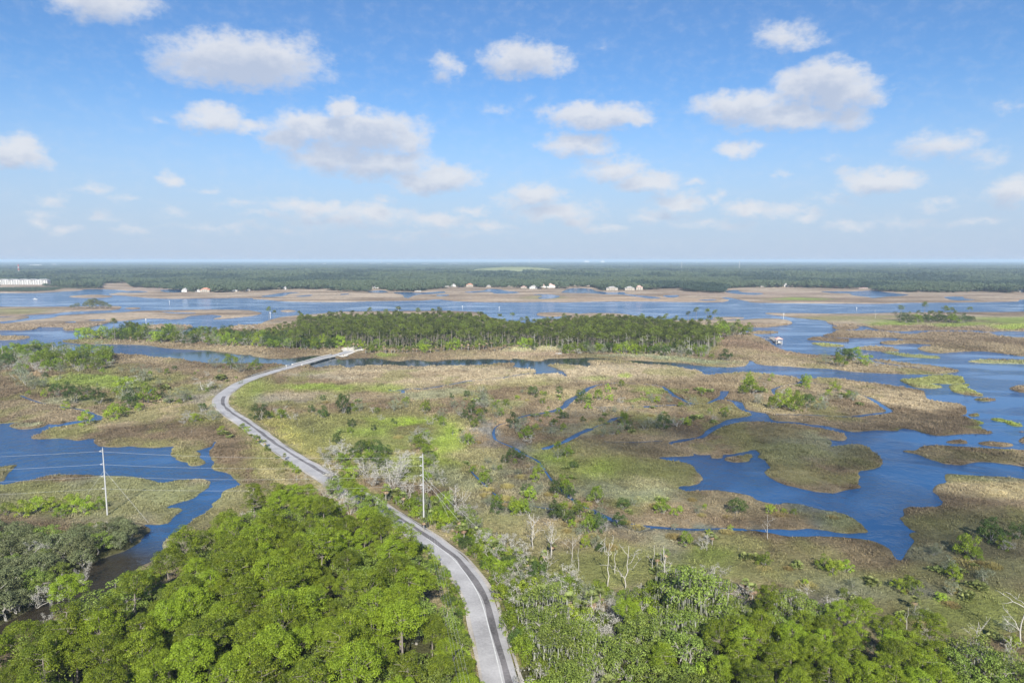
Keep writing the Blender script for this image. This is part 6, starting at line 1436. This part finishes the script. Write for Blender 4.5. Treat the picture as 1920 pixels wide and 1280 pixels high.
HL = [
 (347,547,11,9,"white","slate","white waterfront house left of the orange-roofed villa"),(372,547,9,6,"white","slate","low white house beside the orange-roofed villa"),(386,547,20,10,"cream","tile","villa with an orange tiled roof on the far shore"),(404,544,9,11,"white","whiteroof","tall white house behind the orange-roofed villa"),(416,543,14,9,"white","whiteroof","white house right of the orange-roofed villa"),(441,546,12,4,"white","slate","low white boathouse right of the white villas"),
 (466,545,9,4,"cream","slate","low cream house on the shore left of the forest front"),(534,542,8,7,"white","slate","white house half hidden in the shore trees at left"),(697,541,9,7,"cream","whiteroof","cream house beside the small far inlet"),(705,540,12,6,"white","whiteroof","white-roofed house beside the small far inlet"),(777,541,10,6,"white","slate","white house behind the shore trees mid left"),(784,546,14,2.6,"white","whiteroof","long low white boathouse on the far shore"),
 (838,537,8,8,"white","slate","small white house left of the grey-roofed house"),(850,537,12,8,"greywall","slate","grey-roofed house on the far shore"),(881,537,15,9,"cream","tile","cream house with red gables on the far shore"),(916,538,10,6,"cream","slate","small cream house left of the pink roof"),(964,537,26,7,"cream","pinktile","wide house under a long pink roof"),
 (982,540,12,6,"cream","pinktile","small house with pink roof below the long pink roof"),(1000,541,16,9,"white","whiteroof","white two storey house right of the pink roof"),(1018,538,10,8,"white","pinktile","narrow white house between two villas"),(1030,539,24,11,"white","pinktile","large white villa with pink roof on the shore"),(1060,536,7,9,"white","slate","narrow white house left of the far bay"),(1080,535,12,7,"cream","pinktile","cream house behind the far bay"),
 (1104,536,9,9,"cream","tile","tall cream house with red roof by the far bay"),(1147,544,24,10,"cream","whiteroof","left one of two large cream shore villas"),(1180,544,20,10,"cream","whiteroof","right one of two large cream shore villas"),(1198,543,14,11,"cream","pinktile","tall end wing beside the right cream villa"),(1245,535,10,4,"white","whiteroof","low white house behind the shore marsh"),
 (1325,536,8,6,"white","slate","small white house behind the wooded point"),(1350,536,10,6,"white","slate","white house right of the wooded point"),(1431,537,12,4,"white","whiteroof","long low white shed on the far right shore"),(1473,537,9,9,"white","whiteroof","white gabled house on the far right shore"),(1575,536,14,6,"greywall","slate","grey house above the pale seawall"),(1606,538,14,6,"white","slate","white house above the pale seawall"),
 (1622,541,30,3,"cream","pinktile","long low pink-roofed boathouse on the right shore"),(1766,529,10,7,"white","whiteroof","white house set back in the right woods"),(1828,533,14,7,"cream","tile","house with orange roof in the right woods"),(1853,536,15,9,"cream","tile","house with bright orange gable in the right woods"),(1889,537,18,7,"cream","pinktile","house with pink roof at the far right"),(1905,536,11,7,"white","whiteroof","white house behind the pink roof at far right"),(1915,547,14,6,"white","whiteroof","white house on the shore at the far right"),(1728,546,6,3,"white","slate","tiny white shed on the right shore"),
 (118,530,10,6,"white","slate","small white house right of the long white building"),(226,528,8,4,"white","slate","small white house above the pink clearing"),
]
for h_ in HL: house(*h_)
FARB = [(1422,515.5,13,5),(1288,514.5,26,5),(1385,511,16,5),(1352,511,10,5),(852,494.5,60,6),(800,495,34,6),(700,494,40,5),(730,494.5,26,5),(1100,491,16,8),(748,520.5,14,5),(730,507,10,5),(790,509,14,5),(830,503.5,18,5),(70,497,50,7),(15,498.5,36,6),(100,496,26,6),(345,505.5,8,6),(361,504,6,6),(376,504,6,6),(322,506,12,6),(510,502,6,8),(608,494.5,16,7),(1600,527,8,5),(1655,497,16,6),(1705,495,14,6),(1262,516,14,5),(1130,492,12,6),(890,507,22,4),(972,512.5,16,5)]
for i, (x, y, w_, h_) in enumerate(FARB):
    X, Y = site(x, y, 3) if y > 492 else site(x, 492, 3); m = mpp(X, Y); W = w_ * m; HOUSES.append((X, Y, W))
    o = empty("far_building", (X, Y, .6)); mb = MB(); hh = max(7.0, h_ + 2); W *= .6
    if y <= 492: hh = 85 * .75
    mb.box((0, 0, hh / 2), (W * .62, 16, hh)); mb.box((W * .41, 2, hh * .4), (W * .18, 14, hh * .8)); mb.box((-W * .41, 1, hh * .36), (W * .18, 15, hh * .72)); mb.build("wall", MAT["white"], o)
    mb = MB(); mb.hip((0, 0, hh + .05), (W * .64, 17), 1.6, .8); mb.build("roof", MAT["whiteroof"], o)
    side = "left" if x < 640 else "middle" if x < 1280 else "right"
    near = min((q for q in FARB if q is not FARB[i]), key=lambda q: abs(q[0] - x))
    tag(o, ("%s pale building %s in the %s of the far woods" % ("long" if w_ > 22 else "wide" if w_ > 13 else "small", "on the horizon" if y < 492 else "far off" if y < 500 else "among trees", side)), "building", "pale buildings scattered through the far woods")
from collections import defaultdict as _dd
_g = _dd(list)
for o in bpy.data.objects:
    if o.name.startswith("far_building"): _g[o["label"]].append(o)
for t, L_ in _g.items():
    L_.sort(key=lambda o: o.location.x / o.location.y)
    if len(L_) > 1:
        for i, o in enumerate(L_): o["label"] = ("leftmost " if i == 0 else "rightmost " if i == len(L_) - 1 else ["", "second", "third", "fourth", "fifth", "sixth", "seventh", "eighth"][i] + " from left, ") + t

# long white apartment block
X, Y = site(46, 533, 1); m = mpp(X, Y); W = 92 * m; o = empty("apartment_building", (X, Y, .5)); tag(o, "long white four storey apartment building on the far left shore", "building"); HOUSES.append((X, Y, W * 1.05)); HOUSES.append((X, Y - 60, W * 1.05))
mb = MB(); hh = 15.5
for i in range(9): mb.box(((i - 4) * W / 9, (i % 2) * -2.2, hh / 2), (W / 9 * .998, 18 + (i % 2) * 1.0, hh))
mb.build("wall", MAT["white"], o); mb = MB()
for i in range(5): mb.hip(((i - 2) * W / 5, 0, hh + .03), (W / 5 * .96, 22), 3.4, .7)
mb.build("roof", MAT["whiteroof"], o)
for s in range(4):
    for i in range(18):
        dpt = -9.06 if (i // 2) % 2 == 0 else -11.76
        mb = MB(); mb.box(((i - 8.5) * W / 18, dpt, 2.2 + s * 3.7), (W / 18 * .5, .2, 2.1)); mb.build("window", MAT["glass"], o)
# red and white mast
X, Y = site(36, 517, 1); m = mpp(X, Y); hh = 34 * m * .62; o = empty("radio_mast", (X, Y, .5)); tag(o, "red and white lattice radio mast behind the white apartment building", "mast")
for k in range(6):
    mb = MB(); z0, z1 = hh * k / 6, hh * (k + 1) / 6
    for sx, sy in ((-1, -1), (1, -1), (1, 1), (-1, 1)):
        a0 = 2.6 * (1 - .6 * k / 6); a1 = 2.6 * (1 - .6 * (k + 1) / 6); mb.tube([(sx * a0, sy * a0, z0), (sx * a1, sy * a1, z1)], .5, 4); mb.tube([(sx * a0, sy * a0, z0), (-sx * a1, sy * a1, z1)], .3, 4)
    mb.build("mast_section", MAT["red" if k % 2 else "white"], o)
for i, (x, y, hp) in enumerate(((499,496,8),(1278,505,14),(1386,505,16),(1686,497,8),(1565,493,5),(1113,492,6),(576,492,5),(715,495,8),(754,493,6),(1306,494,7),(965,494,8),(992,494,7),(1720,490,6))):
    X, Y = site(x, y, 1); m = mpp(X, Y); o = empty("radio_mast", (X, Y, .5)); hh = min(hp * m, 80)
    tag(o, "thin pale mast far off, %s of thirteen from the left" % ["third","seventh","ninth","eleventh","tenth","sixth","second","fourth","fifth","eighth","first","twelfth","last"][i], "mast", "thin pale masts above the far woods")
    mb = MB(); mb.tube([(0, 0, 0), (0, 0, hh)], [m * .35, m * .2], 6); mb.build("mast_shaft", MAT["white"], o); mb = MB(); mb.box((0, 0, hh * .9), (m * .9, m * .4, hh * .08)); mb.build("antenna", MAT["white"], o)
_ms = sorted([o for o in bpy.data.objects if o.name.startswith("radio_mast") and o.get("group")], key=lambda o: o.location.x / o.location.y)
_or = ["first", "second", "third", "fourth", "fifth", "sixth", "seventh", "eighth", "ninth", "tenth", "eleventh", "twelfth", "last"]
for o, q in zip(_ms, _or): o["label"] = "thin pale mast in the far woods, %s of thirteen from the left" % q
# grassed hill beyond the woods
hx, hy = site(965, 511, 1); n = 48; hv = []; hf = []
for j in range(13):
    t = j / 12; rr = 1 - t
    for i in range(n):
        a = i / n * 6.2832; hv.append((hx + 360 * rr * math.cos(a) * (1 + .08 * math.sin(3 * a)), hy + 420 * rr * math.sin(a), .5 + 36 * (1 - rr ** 2.2) + 1.5 * math.sin(i * 1.3 + j)))
for j in range(12):
    for i in range(n): hf.append((j * n + i, j * n + (i + 1) % n, (j + 1) * n + (i + 1) % n, (j + 1) * n + i))
MAT["hillgrass"] = surf("hill_grass", (0.20, 0.225, 0.11), 0.95, 0.3, 0.01)
tag(link("hill", np_mesh("hill", hv, [np.array(hf)], MAT["hillgrass"], smooth=True)), kind="structure"); HILL = (hx, hy, 350, 400)
# ------------------------------------------------------------------ the far woods, the deep island wood and the undergrowth, each one mass
for s in range(8):
    r = np.random.default_rng(900 + s); C = []; Rd = []
    for d in dome_dirs(13, r, -.05, .3): C.append(np.array([0, 0, 6.0]) + d * np.array([4.2, 4.2, 4.6]) * r.uniform(.6, 1.1)); Rd.append(r.uniform(1.6, 2.6))
    v, f, t = lobes_to_leaves(np.array(C), np.array(Rd), 16, .95, r, .8, .8, .5, .6)
    proto("far_tree", [("crown", np_mesh("far_tree", v, f, MAT["farleaf" if s < 4 else "farleaf_dark"], tint=t))])
EDGE = np.array([(-200,540),(0,539),(95,538),(130,539),(188,541),(194,531),(236,530),(246,539),(300,540),(340,546),(380,549),(440,548),(500,544),(560,541.5),(600,543),(640,545.5),(690,546.5),(698,542),(722,542),(731,545.5),(790,546.5),(802,543),(850,538.5),(950,538.5),(1000,541.5),(1060,541.5),(1068,538.5),(1110,538.5),(1132,544.5),(1212,543.5),(1240,541),(1272,541.5),(1286,546),(1356,551),(1366,541),(1400,538.5),(1500,539),(1620,541.5),(1650,545.5),(1700,547.5),(1800,548.5),(1920,549.5),(2140,549.5)])
r6 = np.random.default_rng(66)
def far_band(d0, d1, step, sc):
    n = int((d1 * d1 - d0 * d0) * .80 / (step * step)); D = np.sqrt(r6.uniform(d0 * d0, d1 * d1, n)); a = r6.uniform(-.81, .81, n); X = a * D; Y = D
    px, py = image_point(X, Y, 1.0); e = np.interp(px, EDGE[:, 0], EDGE[:, 1])
    ok = py < e + (fbm(X / 60, Y / 60, 8, 2) - .5) * 1.2
    ok &= ((X - HILL[0]) / HILL[2]) ** 2 + ((Y - HILL[1]) / HILL[3]) ** 2 > 1
    g = fbm(X / 90, Y / 90, 21, 3); ok &= g > .30
    for hx_, hy_, w_ in HOUSES:
        fr = max(70, w_ * 1.2) if hy_ < 3000 else hy_ * .06
        ok &= ~((np.abs(X - hx_ * Y / hy_) < w_ * .55 + 1.5) & (Y < hy_ + 12) & (Y > hy_ - fr))
    X, Y = X[ok], Y[ok]; q = r6.uniform(.7, 1.25, len(X)) * sc; tall = (.55 + 1.1 * fbm(X / 110, Y / 110, 31, 4))
    v = r6.integers(0, 4, len(X)) + 4 * ((fbm(X / 260, Y / 420, 41, 4) + r6.normal(0, .05, len(X))) > .53); sp_ = r6.uniform(0, 6.28, len(X))
    return [("far_tree", int(v[i]), (X[i], Y[i], .6 - 1.2 * q[i]), sp_[i], (q[i], q[i], (q[i] if sc < 2 else 1.3) * tall[i])) for i in range(len(X))]
ent = far_band(1750, 2900, 8.2, 1.15) + far_band(2900, 4800, 13, 1.6) + far_band(4800, 9000, 26, 2.6) + far_band(9000, 21000, 70, 6.5)
stuff_instances("far_forest", ent)
# low scrub on the far left shore
SCR = sites([(-120,546),(0,546.5),(60,547),(100,545),(120,541),(160,541.5),(190,541),(120,540),(0,541),(-120,542)], .5)
ent = [("far_tree", int(r6.integers(0, 6)), (X, Y, .2), r6.uniform(0, 6), (.55, .55, .4)) for X, Y in poisson(SCR, 6.5, r6)]
stuff_instances("shore_scrub", ent)
def island_under():
    e = []
    for X, Y in poisson(ISLE, 5.0, r6):
        k = r6.choice(["green_shrub", "dark_shrub"]); w_ = r6.uniform(1.4, 2.2); e.append((k, int(r6.integers(0, 4)), (X, Y + 6, .4), r6.uniform(0, 6), (w_, w_, w_ * r6.uniform(.7, 1.2))))
    return e
UNDER = island_under()
def retire(names, limit):
    """only the largest in the picture stay objects of their own; the rest joins the undergrowth"""
    global RECORDS
    q = [r_ for r_ in RECORDS if r_[0].name.split(".")[0] in names]
    def show(r_):
        o = r_[0]; X, Y, _ = o.location; d = math.hypot(X, Y)
        px, py = image_point(X, Y, 4)
        seen = -40 < px < 1960 and py < 1330
        return (r_[0].scale.x + r_[0].scale.z) / d * (1 if seen else .01) * (.25 if r_[5].startswith("under the") else 1)
    q.sort(key=show, reverse=True)
    for r_ in q[limit:]:
        o = r_[0]; px, py = image_point(o.location.x, o.location.y, 4)
        kind = r_[1]; child = [c for c in o.children]
        mk = [c.data.name for c in child]
        var = next(i for i, p in enumerate(PROTO[kind]) if p[0][1].name in mk)
        UNDER_LISTS.setdefault("pine_woods" if "pine" in kind else "undergrowth", []).append((kind, var, tuple(o.location), o.rotation_euler.z, tuple(o.scale)))
        for c in child: bpy.data.objects.remove(c)
        RECORDS.remove(r_); bpy.data.objects.remove(o)
UNDER_LISTS = {}
retire({"shrub"}, 290); retire({"pine_tree"}, 290); retire({"palmetto"}, 200); retire({"dead_tree"}, 290); retire({"oak_tree"}, 290)
stuff_instances("undergrowth", UNDER + UNDER_LISTS.get("undergrowth", []))
# deep part of the island wood and the farthest pines of the near wood
stuff_instances("pine_woods", [("tall_pine", int(r6.integers(0, 6)), (x, y, .4), r6.uniform(0, 6.28), (s, s, s)) for x, y, s in ISLE_REST] + UNDER_LISTS.get("pine_woods", []))
label_all()
# ------------------------------------------------------------------ sky, sun, air, camera
SUN_EL, SUN_AZ = 34.0, 2.0        # the sun stands behind the drone, a touch to the right
sun = bpy.data.lights.new("sun", "SUN"); sun.energy = 5.0; sun.angle = math.radians(0.5); sun.color = (1.0, 0.955, 0.88)
so = bpy.data.objects.new("sun", sun); COL.objects.link(so)
sd = Vector((math.sin(math.radians(SUN_AZ)) * math.cos(math.radians(SUN_EL)), -math.cos(math.radians(SUN_AZ)) * math.cos(math.radians(SUN_EL)), math.sin(math.radians(SUN_EL))))
so.rotation_euler = sd.to_track_quat("Z", "Y").to_euler(); so.location = sd * 400

def ang(x, y):
    """bearing (x, y) in image pixels -> (azimuth, elevation) of a cloud"""
    u = (x - 960) / F; v = -(y - 640) / F
    dy = CP + v * SP; dz = -SP + v * CP
    return math.atan2(u, dy), math.atan2(dz, math.hypot(u, dy))
CLOUDS = [  # centre, half-width, half-height, weight
 (185,2,105,44,.95),(130,-6,60,35,.8),(255,8,60,24,.5),
 (455,118,155,52,1.1),(420,105,100,45,1.0),(500,105,90,40,1.0),(565,95,45,40,.5),(350,130,50,28,.7),
 (402,222,62,28,.95),(470,240,45,16,.7),(640,205,30,26,1.0),(585,240,85,34,1.0),(680,245,120,40,1.1),(545,262,55,30,.8),(760,262,45,28,.9),(630,290,100,36,.9),(720,305,110,36,.9),(830,330,72,28,1.0),(790,340,70,24,.85),(575,290,30,24,.7),
 (835,128,32,34,.6),(978,112,80,38,1.05),(1020,125,50,24,.8),
 (1120,218,105,28,1.05),(1105,206,60,20,.9),(1085,268,80,24,.85),(1190,226,50,14,.8),
 (1150,318,70,28,.85),(1210,342,72,22,.95),(1120,300,40,16,.5),
 (1555,152,66,48,1.1),(1500,165,60,40,1.0),(1590,175,80,36,1.0),(1390,196,100,30,.95),(1470,215,140,28,.95),(1590,215,45,32,.8),(1650,182,30,18,.6),(1340,200,40,18,.6),
 (1470,66,62,30,.7),(1500,78,50,18,.6),
 (1380,282,44,20,.85),(1770,272,100,32,.65),(1850,290,60,24,.4),(1720,262,40,24,.5),
 (1650,336,80,26,1.0),(1620,344,50,18,.8),(1890,352,52,34,.9),
 (28,285,66,32,.95),(60,300,40,22,.8),(320,338,26,18,.8),(165,352,48,16,.5),(95,375,56,13,.4),(70,412,26,16,.6),(120,425,50,14,.45),(300,225,36,12,.3),
 (615,385,26,18,.8),(580,388,90,20,.7),(690,398,100,22,.75),(820,415,60,18,.75),(440,380,45,12,.35),(250,430,50,14,.4),(640,410,150,22,.5),
 (1005,362,60,24,.9),(1040,395,90,24,.75),(1085,412,50,16,.7),(960,380,50,20,.5),(1275,376,60,18,.8),(1240,400,60,16,.5),(1400,388,48,20,.8),(1345,365,22,14,.6),(1460,395,60,18,.5),(1210,412,40,12,.5),(1560,370,60,18,.35),
 (930,205,50,16,.28),(995,190,16,12,.28),(1900,205,50,16,.3),(1130,95,20,12,.2),(1330,420,120,14,.4),(70,395,40,12,.42),(200,405,34,12,.42),(330,400,40,12,.42),(500,405,50,12,.45),(545,385,30,12,.6),(880,395,40,14,.6),(910,425,70,12,.55),(1130,430,60,10,.5),(1510,400,50,14,.6),(1600,420,70,12,.5),(1760,385,50,14,.45),(1840,415,60,12,.4),(720,372,26,12,.5),(390,355,30,10,.4),(230,372,36,10,.4),(1300,345,24,10,.5),(1460,330,24,10,.4),(1560,300,30,10,.35),(430,430,200,12,.3),(800,440,240,10,.3),(1700,420,200,16,.3),
]
def cloud_group():
    g = bpy.data.node_groups.new("cloud_cover", "ShaderNodeTree")
    g.interface.new_socket("Place", in_out="INPUT", socket_type="NodeSocketVector")
    g.interface.new_socket("Cover", in_out="OUTPUT", socket_type="NodeSocketFloat")
    gi = g.nodes.new("NodeGroupInput"); go = g.nodes.new("NodeGroupOutput"); L = g.links.new
    cur = None
    for x, y, rx, ry, w in CLOUDS:
        a, e = ang(x, y); a1, _ = ang(x + rx, y); _, e1 = ang(x, y - ry)
        mp = N(g, "ShaderNodeMapping", vector_type="TEXTURE")
        mp.inputs["Location"].default_value = (a, e, 0); mp.inputs["Scale"].default_value = (abs(a1 - a) * 1.35, abs(e1 - e) * 1.35, 1)
        L(gi.outputs[0], mp.inputs["Vector"])
        t = N(g, "ShaderNodeTexGradient", gradient_type="SPHERICAL"); L(mp.outputs[0], t.inputs[0])
        q = N(g, "ShaderNodeMath", operation="MULTIPLY"); q.inputs[1].default_value = w; L(t.outputs["Fac"], q.inputs[0])
        if cur is None: cur = q.outputs[0]
        else:
            mm = N(g, "ShaderNodeMath", operation="SMOOTH_MAX"); mm.inputs[2].default_value = 0.12
            L(cur, mm.inputs[0]); L(q.outputs[0], mm.inputs[1]); cur = mm.outputs[0]
    L(cur, go.inputs[0]); return g

w = bpy.data.worlds.new("World"); SC.world = w; w.use_nodes = True
nt = w.node_tree; nt.nodes.clear(); L = nt.links.new
out = N(nt, "ShaderNodeOutputWorld"); bg = N(nt, "ShaderNodeBackground"); bg.inputs["Strength"].default_value = 0.075
sky = N(nt, "ShaderNodeTexSky", sky_type="NISHITA"); sky.sun_disc = False
sky.sun_elevation = math.radians(SUN_EL); sky.sun_rotation = math.radians(180 - SUN_AZ)
sky.altitude = 20; sky.air_density = 1.0; sky.dust_density = 0.6; sky.ozone_density = 4.0
tc = N(nt, "ShaderNodeTexCoord")
sp = N(nt, "ShaderNodeSeparateXYZ"); L(tc.outputs["Generated"], sp.inputs[0])
az = N(nt, "ShaderNodeMath", operation="ARCTAN2"); L(sp.outputs["X"], az.inputs[0]); L(sp.outputs["Y"], az.inputs[1])
el = N(nt, "ShaderNodeMath", operation="ARCSINE"); L(sp.outputs["Z"], el.inputs[0])
pl = N(nt, "ShaderNodeCombineXYZ"); L(az.outputs[0], pl.inputs[0]); L(el.outputs[0], pl.inputs[1])
# billow: ragged edges by shifting the place with noise, finer towards the horizon
st = N(nt, "ShaderNodeVectorMath", operation="MULTIPLY"); st.inputs[1].default_value = (1.0, 1.45, 1.0); L(pl.outputs[0], st.inputs[0])
n1 = N(nt, "ShaderNodeTexNoise"); n1.inputs["Scale"].default_value = 19; n1.inputs["Detail"].default_value = 7; n1.inputs["Roughness"].default_value = 0.6
L(st.outputs[0], n1.inputs["Vector"])
n2 = N(nt, "ShaderNodeTexNoise"); n2.inputs["Scale"].default_value = 44; n2.inputs["Detail"].default_value = 7; n2.inputs["Roughness"].default_value = 0.64
L(st.outputs[0], n2.inputs["Vector"])
wp = N(nt, "ShaderNodeVectorMath", operation="SUBTRACT"); wp.inputs[1].default_value = (0.5, 0.5, 0.5); L(n1.outputs["Color"], wp.inputs[0])
ws = N(nt, "ShaderNodeVectorMath", operation="MULTIPLY"); ws.inputs[1].default_value = (0.055, 0.040, 0); L(wp.outputs[0], ws.inputs[0])
pw = N(nt, "ShaderNodeVectorMath", operation="ADD"); L(pl.outputs[0], pw.inputs[0]); L(ws.outputs[0], pw.inputs[1])
grp = cloud_group()
def cover(vec):
    n = nt.nodes.new("ShaderNodeGroup"); n.node_tree = grp; L(vec, n.inputs[0]); return n.outputs[0]
c0 = cover(pw.outputs[0])
up = N(nt, "ShaderNodeVectorMath", operation="ADD"); up.inputs[1].default_value = (0.004, 0.020, 0); L(pw.outputs[0], up.inputs[0])
c1 = cover(up.outputs[0])
ed = N(nt, "ShaderNodeMath", operation="MULTIPLY_ADD"); ed.inputs[1].default_value = 0.95; L(n2.outputs["Fac"], ed.inputs[0]); L(c0, ed.inputs[2])
dn = N(nt, "ShaderNodeMapRange", interpolation_type="SMOOTHSTEP"); dn.inputs["From Min"].default_value = 0.48; dn.inputs["From Max"].default_value = 1.16
L(ed.outputs[0], dn.inputs["Value"])
gt = N(nt, "ShaderNodeMapRange", interpolation_type="SMOOTHSTEP"); gt.inputs["From Min"].default_value = 0.02; gt.inputs["From Max"].default_value = 0.22; L(c0, gt.inputs["Value"])
dg = N(nt, "ShaderNodeMath", operation="MULTIPLY"); L(dn.outputs[0], dg.inputs[0]); L(gt.outputs[0], dg.inputs[1])
# thin high haze veil of faint cloud low in the sky
# light: where cloud lies between this place and the sun side (above), it is greyer
s0 = N(nt, "ShaderNodeMath", operation="MULTIPLY_ADD"); s0.inputs[1].default_value = 0.9; L(n2.outputs["Fac"], s0.inputs[0]); L(c1, s0.inputs[2])
sh = N(nt, "ShaderNodeMath", operation="MULTIPLY_ADD"); sh.inputs[1].default_value = 0.7; L(n1.outputs["Fac"], sh.inputs[0]); L(s0.outputs[0], sh.inputs[2])
lr = N(nt, "ShaderNodeMapRange", interpolation_type="SMOOTHSTEP"); lr.inputs["From Min"].default_value = 0.80; lr.inputs["From Max"].default_value = 1.75
L(sh.outputs[0], lr.inputs["Value"])
cc = N(nt, "ShaderNodeMix", data_type="RGBA"); cc.inputs["A"].default_value = (5.95, 6.1, 6.45, 1); cc.inputs["B"].default_value = (3.95, 4.45, 5.5, 1)
L(lr.outputs[0], cc.inputs["Factor"])
# clouds thin into the haze low down
fd = N(nt, "ShaderNodeMapRange", interpolation_type="SMOOTHSTEP"); fd.inputs["From Min"].default_value = 0.02; fd.inputs["From Max"].default_value = 0.20; fd.inputs["To Min"].default_value = 0.85; fd.inputs["To Max"].default_value = 0.90
L(el.outputs[0], fd.inputs["Value"])
fm = N(nt, "ShaderNodeMath", operation="MULTIPLY"); L(dg.outputs[0], fm.inputs[0]); L(fd.outputs[0], fm.inputs[1])
hz = N(nt, "ShaderNodeMapRange", interpolation_type="SMOOTHERSTEP"); hz.inputs["From Min"].default_value = -0.02; hz.inputs["From Max"].default_value = 0.27; hz.inputs["To Min"].default_value = 0.9; hz.inputs["To Max"].default_value = 0.0
L(el.outputs[0], hz.inputs["Value"])
ms0 = N(nt, "ShaderNodeMix", data_type="RGBA"); ms0.inputs["B"].default_value = (3.85, 4.65, 6.0, 1)
tn = N(nt, "ShaderNodeVectorMath", operation="MULTIPLY"); tn.inputs[1].default_value = (0.69, 0.895, 1.08); L(sky.outputs[0], tn.inputs[0])
L(hz.outputs[0], ms0.inputs["Factor"]); L(tn.outputs[0], ms0.inputs["A"])
ms = N(nt, "ShaderNodeMix", data_type="RGBA"); L(fm.outputs[0], ms.inputs["Factor"]); L(ms0.outputs["Result"], ms.inputs["A"]); L(cc.outputs["Result"], ms.inputs["B"])
L(ms.outputs["Result"], bg.inputs["Color"]); L(bg.outputs[0], out.inputs["Surface"])
w.cycles.sampling_method = "MANUAL"; w.cycles.sample_map_resolution = 256

# fair-weather cloud standing sunward of the marsh, behind the drone: its shadow lies over the pond
cl = MB()
def cloud_over(x, y, rx, ry, rz, n, alt, seed):
    r = np.random.default_rng(seed); X, Y = site(x, y, 0); t = alt / math.sin(math.radians(SUN_EL)); c = np.array([X, Y, 0]) + np.array(sd) * t
    bm = bmesh.new(); bmesh.ops.create_icosphere(bm, subdivisions=5, radius=1.0); n0 = len(cl.v)
    for v_ in bm.verts:
        d = v_.co; b_ = .85 + .75 * mnoise.fractal(d * 1.5 + Vector((seed * 7.1, seed, 0)), 1, 2, 5); b_ = max(.25, b_); zf = 1.0 if d.z > 0 else .45
        cl.v.append((c[0] + d.x * rx * b_, c[1] + d.y * ry * b_, c[2] + d.z * rz * b_ * zf))
    for f_ in bm.faces: cl.f.append([n0 + v_.index for v_ in f_.verts])
    bm.free()
cloud_over(1340, 850, 95, 55, 42, 16, 560, 3); cloud_over(1650, 805, 60, 30, 24, 8, 540, 5); cloud_over(1830, 1010, 50, 40, 30, 9, 590, 8); cloud_over(1120, 870, 45, 40, 24, 6, 570, 11)
cm, cn, co_ = new_mat("cloud_vapour"); cv = N(cn, "ShaderNodeVolumePrincipled"); cv.inputs["Color"].default_value = (1, 1, 1, 1); cv.inputs["Density"].default_value = 0.011; cv.inputs["Anisotropy"].default_value = 0.6
cn.links.new(cv.outputs[0], co_.inputs["Volume"]); tag(cl.build("clouds", cm), kind="stuff")

# the air
hb = MB(); hb.box((0, 15000, 46), (66000, 37000, 96))
hm, hn, ho = new_mat("haze_air")
pv = N(hn, "ShaderNodeVolumePrincipled"); pv.inputs["Color"].default_value = (0.60, 0.76, 0.93, 1); pv.inputs["Density"].default_value = 7.0e-5
pv.inputs["Anisotropy"].default_value = 0.0
hn.links.new(pv.outputs[0], ho.inputs["Volume"])
if not globals().get("NOHAZE"): tag(hb.build("haze", hm), kind="stuff")

cam = bpy.data.cameras.new("camera"); cam.lens = 24.0; cam.sensor_width = 36.0; cam.sensor_fit = "HORIZONTAL"
cam.clip_start = 1.0; cam.clip_end = 60000
co = bpy.data.objects.new("camera", cam); COL.objects.link(co); co.location = (0, 0, H)
co.rotation_euler = (math.pi / 2 - PITCH, 0, 0); SC.camera = co

SC.render.engine = "CYCLES"
cy = SC.cycles
cy.max_bounces = 5; cy.diffuse_bounces = 3; cy.glossy_bounces = 2; cy.transmission_bounces = 3; cy.volume_bounces = 1; cy.transparent_max_bounces = 64
cy.use_denoising = True; cy.denoiser = 'OPENIMAGEDENOISE'; cy.denoising_input_passes = 'RGB_ALBEDO_NORMAL'; cy.denoising_prefilter = 'ACCURATE'
cy.sample_clamp_indirect = 6.0
cy.caustics_reflective = False; cy.caustics_refractive = False
SC.view_settings.view_transform = "Standard"; SC.view_settings.look = "None"
SC.view_settings.gamma = 1.0; SC.view_settings.use_curve_mapping = False
SC.view_settings.exposure = 0.82
